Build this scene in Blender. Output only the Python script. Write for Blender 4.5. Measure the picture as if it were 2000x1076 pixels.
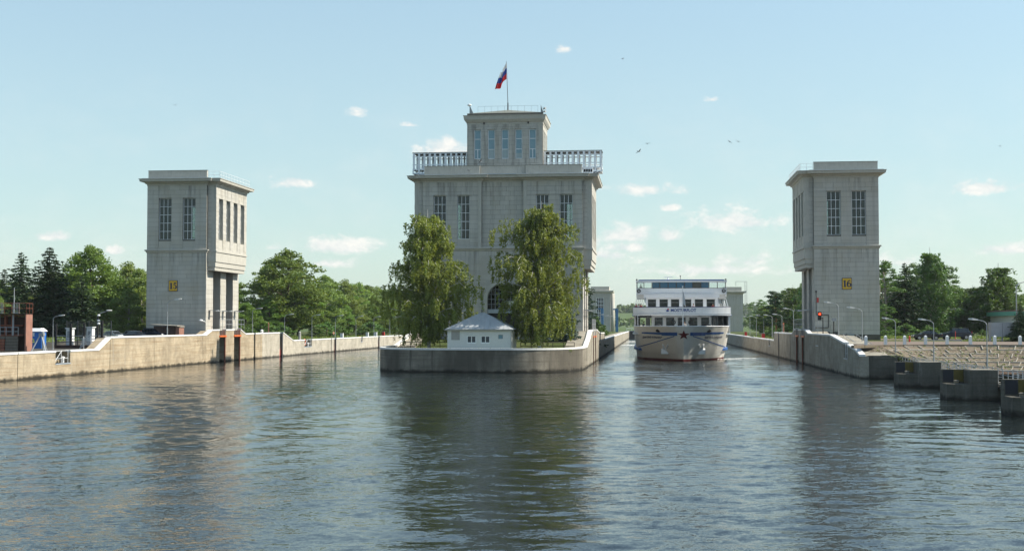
import bpy, math, random
import numpy as np
from math import sin, cos, pi, radians, sqrt, atan2
from mathutils import Vector, Matrix

for _o in list(bpy.data.objects):
    bpy.data.objects.remove(_o)
SC = bpy.context.scene
COL = SC.collection
RNG = random.Random(7)

# ------------------------------------------------------------------ camera
YAW = math.atan(270 / 2500.0)      # the locks run along +Y, the lens looks a little to their left
PITCH = math.atan(94 / 2500.0)
cam_d = bpy.data.cameras.new("camera")
cam_d.sensor_width = 36.0
cam_d.lens = 45.0
cam_d.clip_start = 0.5
cam_d.clip_end = 20000
cam = bpy.data.objects.new("camera", cam_d)
cam.location = (0, 0, 6.2)
cam.rotation_euler = (pi / 2 + PITCH, 0, YAW)
COL.objects.link(cam)
SC.camera = cam

# ------------------------------------------------------------------ light
SUN_AZ = radians(7)                # angle of the sun from +X towards +Y
SUN_EL = radians(44)
SKY_STRENGTH = 0.098
SUN_STRENGTH = 3.3
EXPOSURE = 1.1

def sun_vec():
    return Vector((cos(SUN_EL) * cos(SUN_AZ), cos(SUN_EL) * sin(SUN_AZ), sin(SUN_EL)))

sun_d = bpy.data.lights.new("sun", 'SUN')
sun_d.energy = SUN_STRENGTH
sun_d.angle = radians(0.5)
sun_d.color = (1.0, 0.93, 0.80)
sun = bpy.data.objects.new("sun", sun_d)
sun.rotation_euler = (-sun_vec()).to_track_quat('-Z', 'Y').to_euler()
sun.location = (200, 60, 200)
COL.objects.link(sun)

SC.view_settings.view_transform = 'Standard'
SC.view_settings.look = 'None'
SC.view_settings.exposure = EXPOSURE
SC.view_settings.gamma = 1.0
SC.view_settings.use_curve_mapping = False
SC.render.engine = 'CYCLES'
SC.cycles.use_denoising = True
SC.cycles.max_bounces = 6
SC.cycles.diffuse_bounces = 2
SC.cycles.glossy_bounces = 3
SC.cycles.transparent_max_bounces = 10
SC.cycles.volume_bounces = 0
SC.cycles.caustics_reflective = False
SC.cycles.caustics_refractive = False

# ------------------------------------------------------------------ node helpers
class NT:
    def __init__(self, tree):
        self.t = tree
    def n(self, typ, ins=None, **props):
        nd = self.t.nodes.new(typ)
        for k, v in props.items():
            setattr(nd, k, v)
        for k, v in (ins or {}).items():
            s = nd.inputs[k]
            if hasattr(v, 'is_linked') or hasattr(v, 'links'):
                self.t.links.new(v, s)
            else:
                s.default_value = v
        return nd
    def math(self, op, a, b=None, c=None, clamp=False):
        ins = {0: a}
        if b is not None: ins[1] = b
        if c is not None: ins[2] = c
        nd = self.n('ShaderNodeMath', ins, operation=op)
        nd.use_clamp = clamp
        return nd.outputs[0]
    def vmath(self, op, a, b=None, scale=None):
        ins = {0: a}
        if b is not None: ins[1] = b
        nd = self.n('ShaderNodeVectorMath', ins, operation=op)
        if scale is not None:
            if hasattr(scale, 'links'): self.t.links.new(scale, nd.inputs['Scale'])
            else: nd.inputs['Scale'].default_value = scale
        return nd.outputs['Value'] if op in ('DOT_PRODUCT', 'LENGTH') else nd.outputs[0]
    def noise(self, vec, scale, detail=3.0, rough=0.55, out='Fac', dist=0.0):
        return self.n('ShaderNodeTexNoise', {'Vector': vec, 'Scale': scale, 'Detail': detail, 'Roughness': rough, 'Distortion': dist}).outputs[out]
    def ramp(self, fac, stops):
        nd = self.n('ShaderNodeValToRGB', {'Fac': fac})
        cr = nd.color_ramp
        while len(cr.elements) < len(stops):
            cr.elements.new(0.5)
        for e, (p, c) in zip(cr.elements, stops):
            e.position = p
            e.color = c if len(c) == 4 else (*c, 1)
        return nd.outputs[0]
    def mix(self, fac, a, b, blend='MIX'):
        nd = self.n('ShaderNodeMix', data_type='RGBA', blend_type=blend)
        for i, v in ((0, fac), (6, a), (7, b)):
            s = nd.inputs[i]
            if hasattr(v, 'links'): self.t.links.new(v, s)
            else: s.default_value = v if i == 0 else (v if len(v) == 4 else (*v, 1))
        return nd.outputs[2]
    def scale_vec(self, vec, s):
        return self.vmath('MULTIPLY', vec, s)

def new_mat(name):
    m = bpy.data.materials.new(name)
    m.use_nodes = True
    t = m.node_tree
    t.nodes.clear()
    k = NT(t)
    out = k.n('ShaderNodeOutputMaterial')
    return m, k, out

def pos(k):
    return k.n('ShaderNodeNewGeometry').outputs['Position']

def finish(k, out, col, rough=0.7, metal=0.0, bump=None, bstr=0.3, bdist=0.02, spec=0.4, normal=None, extra=None):
    ins = {'Base Color': col if hasattr(col, 'links') else (*col[:3], 1), 'Roughness': rough, 'Metallic': metal, 'Specular IOR Level': spec}
    ins.update(extra or {})
    b = k.n('ShaderNodeBsdfPrincipled', ins)
    if bump is not None:
        bn = k.n('ShaderNodeBump', {'Height': bump, 'Strength': bstr, 'Distance': bdist})
        k.t.links.new(bn.outputs[0], b.inputs['Normal'])
    if normal is not None:
        k.t.links.new(normal, b.inputs['Normal'])
    k.t.links.new(b.outputs[0], out.inputs['Surface'])
    return b

MATS = {}
def plain(name, col, rough=0.6, metal=0.0, var=0.12, scale=3.0, spec=0.4):
    """A painted or metal surface: a colour with mottling, grime and a slight unevenness of gloss."""
    m, k, out = new_mat(name)
    p = pos(k)
    n = k.noise(p, scale, 4)
    n2 = k.noise(k.scale_vec(p, (3.0, 3.0, 0.5)), scale * 1.5, 3)
    a = tuple(c * (1 - var) for c in col)
    b = tuple(min(1, c * (1 + var)) for c in col)
    c1 = k.mix(n, a, b)
    c2 = k.mix(k.math('MULTIPLY', k.math('SUBTRACT', n2, 0.5, clamp=True), 1.2 * var / 0.12, clamp=True), c1, tuple(c * 0.62 for c in col))
    r = k.math('ADD', k.math('MULTIPLY', n, 0.2), rough - 0.1)
    finish(k, out, c2, r, metal, spec=spec)
    MATS[name] = m
    return m

def m_stone(name, col, var=0.09):
    """Limestone facing: every block has its own tone, with rain streaks and weathering."""
    m, k, out = new_mat(name)
    g = k.n('ShaderNodeNewGeometry')
    oi = k.n('ShaderNodeObjectInfo')
    p = g.outputs['Position']
    r = k.math('FRACT', k.math('ADD', g.outputs['Random Per Island'], oi.outputs['Random']))
    n1 = k.noise(p, 0.35, 5, 0.6)
    n2 = k.noise(k.scale_vec(p, (1.6, 1.6, 0.12)), 1.0, 4, 0.6)
    n3 = k.noise(p, 9.0, 3, 0.6)
    z = k.n('ShaderNodeSeparateXYZ', {0: p}).outputs[2]
    up = k.n('ShaderNodeMapRange', {0: z, 1: 24.8, 2: 28.3}).outputs[0]
    lo = k.math('MULTIPLY', k.n('ShaderNodeMapRange', {0: z, 1: 13.5, 2: 17.5}).outputs[0], k.math('LESS_THAN', z, 17.62))
    drip = k.math('ADD', .55, k.math('MULTIPLY', k.math('MAXIMUM', up, lo), 1.1))     # run-off below the ledges
    n2 = k.math('ADD', .48, k.math('MULTIPLY', k.math('SUBTRACT', n2, .48), drip))
    dark = tuple(c * (1 - var) for c in col)
    c = k.mix(r, dark, tuple(min(1, x * (1 + var * .5)) for x in col))
    c = k.mix(k.math('MULTIPLY', k.math('SUBTRACT', n2, 0.48, clamp=True), 4.0, clamp=True), c, tuple(x * .58 for x in col))
    c = k.mix(k.math('MULTIPLY', k.math('SUBTRACT', n1, 0.46, clamp=True), 2.0, clamp=True), c, (col[0] * .86, col[1] * .79, col[2] * .66))
    c = k.mix(k.math('MULTIPLY', n3, 0.25), c, tuple(x * .7 for x in col))
    finish(k, out, c, 0.85, bump=n3, bstr=0.25, bdist=0.02, spec=0.25)
    MATS[name] = m
    return m

def m_concrete(name, col, warm=(0.36, 0.25, 0.14), boards=1.0, wet=True, streak=1.0, crack=0.5, blotch=0.0):
    """Old board-marked concrete with rust and lime streaks and a tide line by the water."""
    m, k, out = new_mat(name)
    g = k.n('ShaderNodeNewGeometry')
    p = g.outputs['Position']
    sep = k.n('ShaderNodeSeparateXYZ', {0: p})
    x, y, z = sep.outputs
    u = k.math('ADD', x, y)
    bd = k.noise(k.n('ShaderNodeCombineXYZ', {0: k.math('MULTIPLY', u, 0.12), 1: k.math('MULTIPLY', k.math('SUBTRACT', x, y), 0.02), 2: k.math('MULTIPLY', z, 5.0)}).outputs[0], 1.0, 4, 0.65)
    st = k.noise(k.scale_vec(p, (1.3, 1.3, 0.10)), 1.0, 5, 0.65)
    bl = k.noise(p, 0.5, 6, 0.68)
    fn = k.noise(p, 7.0, 4, 0.65)
    c = k.mix(k.n('ShaderNodeMapRange', {0: bl, 1: .34, 2: .66}).outputs[0], tuple(v * .70 for v in col), tuple(min(1, v * 1.22) for v in col))
    c = k.mix(k.math('MULTIPLY', k.math('SUBTRACT', bd, 0.50, clamp=True), 3.6 * boards, clamp=True), c, warm)
    c = k.mix(k.math('MULTIPLY', k.math('SUBTRACT', st, 0.55, clamp=True), 3.0 * streak, clamp=True), c, tuple(v * .42 for v in col))
    st2 = k.noise(k.scale_vec(p, (2.3, 2.3, 0.16)), 0.7, 4, 0.6)
    c = k.mix(k.math('MULTIPLY', k.math('SUBTRACT', st2, 0.62, clamp=True), 3.0, clamp=True), c, (0.45, 0.43, 0.38))
    c = k.mix(k.math('MULTIPLY', k.math('SUBTRACT', fn, 0.45, clamp=True), 1.5), c, tuple(v * .5 for v in col))
    if blotch:
        bb = k.noise(k.scale_vec(p, (1, 1, .35)), .11, 5, .6)
        c = k.mix(k.math('MULTIPLY', k.n('ShaderNodeMapRange', {0: bb, 1: .42, 2: .58}).outputs[0], blotch), c, tuple(v * .30 for v in col))
    vo = k.n('ShaderNodeTexVoronoi', {'Vector': k.vmath('ADD', k.scale_vec(p, (1, 1, 1)), k.vmath('SCALE', k.noise(p, 0.8, 4, 0.6, out='Color'), scale=1.6)), 'Scale': 0.22}, feature='DISTANCE_TO_EDGE')
    ck = k.math('MULTIPLY', k.math('LESS_THAN', vo.outputs['Distance'], 0.007), k.math('MULTIPLY', k.math('GREATER_THAN', k.noise(p, 0.11, 2), 0.62), crack))
    c = k.mix(ck, c, (0.05, 0.04, 0.03))
    if wet:
        wob = k.math('MULTIPLY', k.math('SUBTRACT', k.noise(p, 0.9, 4), 0.5), 0.9)
        w = k.math('SUBTRACT', 1.0, k.math('MULTIPLY', k.math('SUBTRACT', z, k.math('ADD', wob, 0.12)), 3.2), clamp=True)
        c = k.mix(k.math('MULTIPLY', w, 0.93), c, (0.016, 0.015, 0.011))
    finish(k, out, c, 0.88, bump=k.math('ADD', k.math('MULTIPLY', bd, 0.6), fn), bstr=0.5, bdist=0.03, spec=0.2)
    MATS[name] = m
    return m

def m_leaf(name, c0, c1, trans=0.35):
    m, k, out = new_mat(name)
    g = k.n('ShaderNodeNewGeometry')
    oi = k.n('ShaderNodeObjectInfo')
    n = k.noise(g.outputs['Position'], 0.45, 2)
    f = k.math('ADD', k.math('MULTIPLY', g.outputs['Random Per Island'], 0.6), k.math('MULTIPLY', n, 0.5))
    c = k.mix(f, c0, c1)
    hs = k.n('ShaderNodeHueSaturation', {'Hue': 0.5 if name.startswith('flag') else k.math('ADD', 0.485, k.math('MULTIPLY', oi.outputs['Random'], 0.03)), 'Saturation': 1.0, 'Value': k.math('ADD', 0.8, k.math('MULTIPLY', oi.outputs['Random'], 0.4)), 'Color': c}).outputs[0]
    d = k.n('ShaderNodeBsdfPrincipled', {'Base Color': hs, 'Roughness': 0.55, 'Specular IOR Level': 0.3})
    tc = k.mix(1.0, hs, (1.0, 1.0, 1.0) if name.startswith('flag') else (1.25, 1.15, 0.35), 'MULTIPLY')
    t = k.n('ShaderNodeBsdfTranslucent', {'Color': tc})
    mx = k.n('ShaderNodeMixShader', {0: trans, 1: d.outputs[0], 2: t.outputs[0]})
    k.t.links.new(mx.outputs[0], out.inputs['Surface'])
    MATS[name] = m
    return m

def m_glass(name, tint=(0.55, 0.62, 0.62), rough=0.02, refl=1.0):
    """A thin window pane: mostly clear, reflecting more at a slant."""
    m, k, out = new_mat(name)
    tr = k.n('ShaderNodeBsdfTransparent', {'Color': (*tint, 1)})
    gl = k.n('ShaderNodeBsdfGlossy', {'Color': (0.9, 0.95, 1.0, 1), 'Roughness': rough})
    fr = k.n('ShaderNodeFresnel', {'IOR': 1.5})
    f = k.math('MULTIPLY', k.math('ADD', fr.outputs[0], 0.03), refl, clamp=True)
    mx = k.n('ShaderNodeMixShader', {0: f, 1: tr.outputs[0], 2: gl.outputs[0]})
    k.t.links.new(mx.outputs[0], out.inputs['Surface'])
    MATS[name] = m
    return m

# ------------------------------------------------------------------ world: daylight sky with fair-weather cumulus
def cam_ray(px, py):
    f = Vector((-sin(YAW) * cos(PITCH), cos(YAW) * cos(PITCH), sin(PITCH)))
    r = Vector((cos(YAW), sin(YAW), 0))
    u = r.cross(f)
    return (f + r * ((px - 1000) / 2500) - u * ((py - 538) / 2500)).normalized()

def build_world():
    w = bpy.data.worlds.new("World")
    SC.world = w
    w.use_nodes = True
    t = w.node_tree
    t.nodes.clear()
    k = NT(t)
    out = k.n('ShaderNodeOutputWorld')
    sky = k.n('ShaderNodeTexSky', sky_type='NISHITA')
    sky.sun_disc = False
    sky.sun_elevation = SUN_EL
    sky.sun_rotation = pi / 2 - SUN_AZ
    sky.altitude = 100
    sky.air_density = 1.0
    sky.dust_density = 0.8
    sky.ozone_density = 1.5
    d = k.vmath('NORMALIZE', k.n('ShaderNodeTexCoord').outputs['Generated'])
    sep = k.n('ShaderNodeSeparateXYZ', {0: d})
    el = sep.outputs[2]
    # fluffy noise in direction space, stretched along the horizon
    dn = k.scale_vec(d, (1.0, 1.0, 1.7))
    n1 = k.noise(dn, 42, 8, 0.66, dist=0.25)
    nb = k.noise(dn, 120, 4, 0.6)
    n2 = k.noise(dn, 20, 4, 0.55)
    field = None
    # (azimuth from +Y to the right, elevation, half width, half height) in radians
    clouds = []
    for px, py, hw, hh, *wk in ((105, 463, 34, 12), (572, 359, 38, 16), (226, 490, 15, 10), (655, 484, 80, 17), (700, 220, 32, 20, .45), (1098, 97, 22, 13, .35),
                           (872, 296, 62, 24), (1252, 373, 86, 15, .12), (1228, 462, 60, 24), (1425, 437, 92, 24), (1306, 464, 28, 20), (1222, 485, 50, 14),
                           (1922, 369, 78, 15), (1965, 490, 60, 14), (1385, 528, 190, 22, .3), (1450, 512, 70, 20, .15), (1745, 515, 90, 18, .3), (640, 515, 90, 14, .4),
                           (1310, 407, 18, 9), (1395, 195, 26, 8, .5), (800, 245, 26, 7, .5), (1180, 500, 46, 14), (540, 485, 30, 9, .4)):
        v = cam_ray(px, py)
        clouds.append((v, hw * 1.25 / 2500, hh * 1.35 / 2500, wk[0] if wk else 0.0))
    rg = random.Random(3)
    for i in range(26):            # the same kind of sky all round
        az = rg.uniform(radians(30), radians(335)) - YAW
        e = rg.uniform(0.03, 0.34)
        v = Vector((sin(az) * cos(e), cos(az) * cos(e), sin(e)))
        s = rg.uniform(0.02, 0.07)
        clouds.append((v, s, s * rg.uniform(.25, .4), rg.uniform(0, .3)))
    for v, hw, hh, wk in clouds:
        r = Vector((v.y, -v.x, 0)).normalized()
        u = r.cross(v)
        if u.z < 0: u = -u
        a = k.math('DIVIDE', k.vmath('DOT_PRODUCT', d, tuple(r)), hw)
        b0 = k.math('DIVIDE', k.vmath('DOT_PRODUCT', d, tuple(u)), hh)
        b = k.math('MAXIMUM', b0, k.math('MULTIPLY', b0, -1.9))     # flat base
        rr = k.math('SQRT', k.math('ADD', k.math('MULTIPLY', a, a), k.math('MULTIPLY', b, b)))
        fr = k.math('LESS_THAN', k.vmath('DOT_PRODUCT', d, tuple(v)), 0.5)
        q = k.math('SUBTRACT', k.math('SUBTRACT', 1.0 - wk, rr), k.math('MULTIPLY', fr, 99))
        field = q if field is None else k.math('MAXIMUM', field, q)
    fsh = k.math('ADD', k.math('MULTIPLY', k.math('MAXIMUM', field, -1.0), 1.25), k.math('MULTIPLY', k.math('SUBTRACT', n1, 0.46), 4.0))
    dens = k.math('MULTIPLY', k.n('ShaderNodeMapRange', {0: fsh, 1: 0.05, 2: 1.15}, interpolation_type='SMOOTHSTEP').outputs[0], 0.9)
    # thin milky veil low down
    veil = k.math('MULTIPLY', k.math('MULTIPLY', k.math('SUBTRACT', n2, 0.45, clamp=True), 1.1), k.math('SUBTRACT', 1.0, k.math('MULTIPLY', el, 5.0), clamp=True))
    dens = k.math('MAXIMUM', dens, veil, clamp=True)
    skyc = sky.outputs[0]
    hz = k.n('ShaderNodeMapRange', {0: el, 1: 0.06, 2: 0.50, 3: 0.62, 4: 0.06}, interpolation_type='SMOOTHSTEP').outputs[0]
    skyc = k.mix(1.0, skyc, (0.97, 1.03, 0.95), 'MULTIPLY')
    skyc = k.mix(hz, skyc, (2.44, 3.14, 3.16))     # thin summer haze evens out the blue
    cl = k.mix(k.n('ShaderNodeMapRange', {0: k.math('ADD', n1, k.math('MULTIPLY', nb, .5)), 1: .62, 2: .92}).outputs[0], (3.75, 4.0, 4.05), (5.1, 4.95, 4.65))
    col = k.mix(dens, skyc, cl)
    bg = k.n('ShaderNodeBackground', {'Color': col, 'Strength': SKY_STRENGTH})
    t.links.new(bg.outputs[0], out.inputs[0])
build_world()

# ------------------------------------------------------------------ mesh helpers
class MB:
    """Collects faces; build() links them as one mesh object."""
    def __init__(self):
        self.v = []; self.f = []; self.mi = []; self.cur = 0
    def add(self, vs, fs):
        o = len(self.v)
        self.v.extend([tuple(p) for p in vs])
        for f in fs:
            self.f.append(tuple(i + o for i in f)); self.mi.append(self.cur)
        return self
    def box(self, x0, x1, y0, y1, z0, z1):
        return self.add([(x0, y0, z0), (x1, y0, z0), (x1, y1, z0), (x0, y1, z0), (x0, y0, z1), (x1, y0, z1), (x1, y1, z1), (x0, y1, z1)],
                        [(0, 3, 2, 1), (4, 5, 6, 7), (0, 1, 5, 4), (1, 2, 6, 5), (2, 3, 7, 6), (3, 0, 4, 7)])
    def extr(self, poly, vec):
        n = len(poly); vec = Vector(vec)
        a = [Vector(p) for p in poly]
        b = [p + vec for p in a]
        fs = [tuple(range(n))[::-1], tuple(range(n, 2 * n))]
        for i in range(n):
            j = (i + 1) % n
            fs.append((i, j, n + j, n + i))
        return self.add(a + b, fs)
    def prism(self, poly, z0, z1):
        return self.extr([(x, y, z0) for x, y in poly], (0, 0, z1 - z0))
    def tube(self, p0, p1, r0, r1=None, n=6, caps=True):
        r1 = r0 if r1 is None else r1
        p0, p1 = Vector(p0), Vector(p1)
        d = (p1 - p0)
        if d.length < 1e-6: return self
        d.normalize()
        a = d.orthogonal().normalized(); b = d.cross(a)
        vs = []
        for p, r in ((p0, r0), (p1, r1)):
            for i in range(n):
                t = 2 * pi * i / n
                vs.append(p + a * (r * cos(t)) + b * (r * sin(t)))
        fs = [(i, (i + 1) % n, n + (i + 1) % n, n + i) for i in range(n)]
        if caps:
            fs += [tuple(range(n))[::-1], tuple(range(n, 2 * n))]
        return self.add(vs, fs)
    def path(self, pts, r, n=6, r1=None):
        r1 = r if r1 is None else r1
        m = len(pts) - 1
        for i in range(m):
            a = r + (r1 - r) * i / m; b = r + (r1 - r) * (i + 1) / m
            self.tube(pts[i], pts[i + 1], a, b, n)
        return self
    def disc(self, c, axis, r, t, n=16, r1=None):
        c = Vector(c); ax = Vector(axis).normalized()
        return self.tube(c - ax * t / 2, c + ax * t / 2, r, r if r1 is None else r1, n)
    def ring(self, c, axis, R, r, n=18, m=6):
        c = Vector(c); ax = Vector(axis).normalized(); a = ax.orthogonal().normalized(); b = ax.cross(a)
        vs = []; fs = []
        for i in range(n):
            t = 2 * pi * i / n; e = a * cos(t) + b * sin(t)
            for j in range(m):
                s = 2 * pi * j / m
                vs.append(c + e * (R + r * cos(s)) + ax * (r * sin(s)))
        for i in range(n):
            for j in range(m):
                fs.append((i * m + j, ((i + 1) % n) * m + j, ((i + 1) % n) * m + (j + 1) % m, i * m + (j + 1) % m))
        return self.add(vs, fs)
    def ball(self, c, r, n=8, m=6):
        c = Vector(c); rx, ry, rz = r if hasattr(r, '__len__') else (r, r, r)
        vs = [c + Vector((0, 0, rz))]; fs = []
        for i in range(1, m):
            t = pi * i / m
            for j in range(n):
                s = 2 * pi * j / n
                vs.append(c + Vector((rx * sin(t) * cos(s), ry * sin(t) * sin(s), rz * cos(t))))
        vs.append(c - Vector((0, 0, rz)))
        for j in range(n):
            fs.append((0, 1 + j, 1 + (j + 1) % n))
            fs.append((len(vs) - 1, 1 + (m - 2) * n + (j + 1) % n, 1 + (m - 2) * n + j))
        for i in range(m - 2):
            for j in range(n):
                a = 1 + i * n + j; b = 1 + i * n + (j + 1) % n
                fs.append((a, a + n, b + n, b))
        return self.add(vs, fs)
    def rings(self, x0, x1, y0, y1, prof):
        """A mitred moulding round a rectangle; prof = [(outset, z), ...] from the bottom up."""
        vs = []; fs = []
        for o, z in prof:
            vs += [(x0 - o, y0 - o, z), (x1 + o, y0 - o, z), (x1 + o, y1 + o, z), (x0 - o, y1 + o, z)]
        n = len(prof)
        for i in range(n - 1):
            for j in range(4):
                a = i * 4 + j; b = i * 4 + (j + 1) % 4
                fs.append((a, b, b + 4, a + 4))
        fs.append((3, 2, 1, 0)); fs.append(tuple(range((n - 1) * 4, n * 4)))
        return self.add(vs, fs)
    def loft(self, secs, close=True, caps=True):
        """Surface through equal-length closed sections."""
        m = len(secs[0]); vs = [p for s in secs for p in s]; fs = []
        for i in range(len(secs) - 1):
            for j in range(m if close else m - 1):
                a = i * m + j; b = i * m + (j + 1) % m
                fs.append((a, b, b + m, a + m))
        if caps:
            fs.append(tuple(range(m))[::-1]); fs.append(tuple(range((len(secs) - 1) * m, len(secs) * m)))
        return self.add(vs, fs)
    def mesh(self, name, mats, off=(0, 0, 0), smooth=False):
        me = bpy.data.meshes.new(name)
        o = Vector(off)
        me.from_pydata([(p[0] - o.x, p[1] - o.y, p[2] - o.z) for p in self.v], [], self.f)
        if not isinstance(mats, (list, tuple)): mats = [mats]
        for m in mats:
            me.materials.append(MATS[m])
        if len(mats) > 1:
            me.polygons.foreach_set('material_index', self.mi)
        if smooth:
            me.polygons.foreach_set('use_smooth', [True] * len(me.polygons))
        me.update()
        return me
    def build(self, name, mats, parent=None, smooth=False, at=None):
        off = origin(parent) if parent else (at or (0, 0, 0))
        ob = bpy.data.objects.new(name, self.mesh(name, mats, off, smooth))
        COL.objects.link(ob)
        if parent: ob.parent = parent
        elif at: ob.location = at
        return ob

def origin(o):
    v = Vector((0, 0, 0))
    while o:
        v += o.location; o = o.parent
    return v

def tag(o, label=None, cat=None, group=None, kind=None):
    if label: o['label'] = label
    if cat: o['category'] = cat
    if group: o['group'] = group
    if kind: o['kind'] = kind
    return o

def thing(name, label, cat, loc=(0, 0, 0), rz=0.0, group=None):
    o = bpy.data.objects.new(name, None)
    o.empty_display_size = 0.5
    COL.objects.link(o)
    o.location = loc; o.rotation_euler = (0, 0, rz)
    return tag(o, label, cat, group)

def struct(ob):
    ob['kind'] = 'structure'; return ob

def copy_tree(o, parent=None):
    c = o.copy(); COL.objects.link(c); c.parent = parent
    for ch in o.children:
        copy_tree(ch, c)
    return c

def place(proto, used, loc, rz=0.0, sc=1.0, label=None, group=None):
    """The first call moves the prototype itself, later ones copy it with its parts."""
    if not used:
        used.append(1); o = proto
    else:
        o = copy_tree(proto)
    o.location = loc; o.rotation_euler = (0, 0, rz)
    o.scale = sc if hasattr(sc, '__len__') else (sc, sc, sc)
    if label: o['label'] = label
    if group: o['group'] = group
    return o

UNIT = {}
def unit_box(kind, mat, parent, c, dims):
    """One small box-shaped piece; alike pieces share mesh data."""
    key = (kind, mat)
    if key not in UNIT:
        UNIT[key] = MB().box(-.5, .5, -.5, .5, -.5, .5).mesh(kind, mat)
    ob = bpy.data.objects.new(kind, UNIT[key])
    COL.objects.link(ob)
    ob.parent = parent
    ob.location = Vector(c) - origin(parent)
    ob.scale = dims
    return ob

# a facade: axis 'y' faces +-Y and u is X; axis 'x' faces +-X and u is Y
class Face:
    def __init__(self, axis, c, sgn):
        self.a = axis; self.c = c; self.s = sgn
    def p(self, u, z, d):
        return (u, self.c + self.s * d, z) if self.a == 'y' else (self.c + self.s * d, u, z)
    def box(self, mb, u0, u1, z0, z1, d0, d1):
        q = self.c + self.s * d0; w = self.c + self.s * d1
        q, w = min(q, w), max(q, w)
        return mb.box(u0, u1, q, w, z0, z1) if self.a == 'y' else mb.box(q, w, u0, u1, z0, z1)
    def unit(self, kind, mat, parent, u0, u1, z0, z1, d0, d1):
        c = self.p((u0 + u1) / 2, (z0 + z1) / 2, (d0 + d1) / 2)
        dims = (u1 - u0, abs(d1 - d0), z1 - z0) if self.a == 'y' else (abs(d1 - d0), u1 - u0, z1 - z0)
        return unit_box(kind, mat, parent, c, dims)

def wall_holes(mb, face, u0, u1, z0, z1, holes, d0, d1):
    """A slab with openings, as boxes that butt together."""
    zs = sorted({z0, z1} | {h[2] for h in holes} | {h[3] for h in holes})
    for a, b in zip(zs, zs[1:]):
        zc = (a + b) / 2
        cuts = sorted([(h[0], h[1]) for h in holes if h[2] < zc < h[3]])
        u = u0
        for c0, c1 in cuts:
            if c0 > u: face.box(mb, u, c0, a, b, d0, d1)
            u = c1
        if u < u1: face.box(mb, u, u1, a, b, d0, d1)

def courses(face, u0, u1, z0, z1, holes, ch, bl, rg, joint=0.026):
    """Running-bond stones over a facade; returns (u0,u1,z0,z1)."""
    res = []
    n = max(1, round((z1 - z0) / ch)); h = (z1 - z0) / n
    for i in range(n):
        a = z0 + i * h; b = a + h
        cuts = sorted({a, b} | {q for ho in holes for q in (ho[2], ho[3]) if a + .08 < q < b - .08})
        for za, zb in zip(cuts, cuts[1:]):
            zc = (za + zb) / 2
            hs = sorted([(q[0], q[1]) for q in holes if q[2] - .07 < zc < q[3] + .07 and q[2] < zc < q[3]])
            spans = []; u = u0
            for c0, c1 in hs:
                if c0 > u: spans.append((u, c0))
                u = max(u, c1)
            if u < u1: spans.append((u, u1))
            for s0, s1 in spans:
                m = max(1, round((s1 - s0) / bl))
                e = [s0]
                L = (s1 - s0) / m
                for j in range(1, m):
                    e.append(s0 + L * j + (L * .25 if i % 2 else -L * .25) * (1 if m > 1 else 0) + rg.uniform(-.12, .12) * L)
                e.append(s1)
                for q0, q1 in zip(e, e[1:]):
                    if q1 - q0 > .12: res.append((q0 + joint / 2, q1 - joint / 2, za + joint / 2, zb - joint / 2))
    return res

def clad(face, part, blocks, budget, mat, rg, kind='stone_block'):
    """Facing stones: the first ones are parts, past the budget they join into one part of kind stuff."""
    rest = MB()
    for b in blocks:
        d = rg.uniform(-.012, .012)
        if budget[0] > 0:
            budget[0] -= 1
            face.unit(kind, mat, part, *b, -.10, .0 + d)
        else:
            face.box(rest, *b, -.10, .0 + d)
    if rest.v:
        o = rest.build('stone_facing', mat, part); o['kind'] = 'stuff'

def window(parent, face, u0, u1, z0, z1, nu, nz, d, fmat='window_white', gmat='glass', bar=0.07, name='window', rowz=None, extra=None):
    """Frame with glazing bars, one pane object per light."""
    mb = MB()
    w = bar * 1.3
    face.box(mb, u0, u0 + w, z0, z1, d - .08, d + .04); face.box(mb, u1 - w, u1, z0, z1, d - .08, d + .04)
    face.box(mb, u0 + w, u1 - w, z0, z0 + w, d - .08, d + .04); face.box(mb, u0 + w, u1 - w, z1 - w, z1, d - .08, d + .04)
    us = [u0 + w / 2 + (u1 - u0 - w) * i / nu for i in range(nu + 1)]
    zs = rowz or [z0 + w / 2 + (z1 - z0 - w) * i / nz for i in range(nz + 1)]
    for u in us[1:-1]: face.box(mb, u - bar / 2, u + bar / 2, z0 + w, z1 - w, d - .055, d + .028)
    for z in zs[1:-1]: face.box(mb, u0 + w, u1 - w, z - bar / 2, z + bar / 2, d - .05, d + .032)
    if extra: extra(mb)
    wd = mb.build(name, fmat, parent)
    for a, b in zip(us, us[1:]):
        for c, e in zip(zs, zs[1:]):
            face.unit('pane', gmat, wd, a + bar / 2, b - bar / 2, c + bar / 2, e - bar / 2, d - .018, d - .006)
    return wd

# ------------------------------------------------------------------ materials
m_stone('limestone', (0.50, 0.48, 0.43))
m_stone('limestone_far', (0.46, 0.44, 0.39), .05)
plain('mortar', (0.119, 0.113, 0.097), 0.9)
plain('stone_trim', (0.46, 0.44, 0.385), 0.85, var=.16, scale=1.2)
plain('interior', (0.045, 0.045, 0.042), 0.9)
m_concrete('concrete_wall', (0.43, 0.355, 0.25), warm=(0.25, 0.165, 0.085))
m_concrete('concrete_pale', (0.34, 0.31, 0.25), warm=(0.23, 0.185, 0.125), boards=.6, streak=.7, crack=.2)
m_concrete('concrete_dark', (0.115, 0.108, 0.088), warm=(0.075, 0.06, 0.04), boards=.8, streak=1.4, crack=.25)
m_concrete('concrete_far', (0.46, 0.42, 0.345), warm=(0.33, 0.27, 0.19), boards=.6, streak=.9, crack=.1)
m_concrete('concrete_dry', (0.24, 0.22, 0.18), wet=False, crack=.3)
plain('coping_white', (0.691, 0.682, 0.654), 0.75, var=.14, scale=1.5)
plain('window_white', (0.80, 0.82, 0.82), 0.55)
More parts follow.
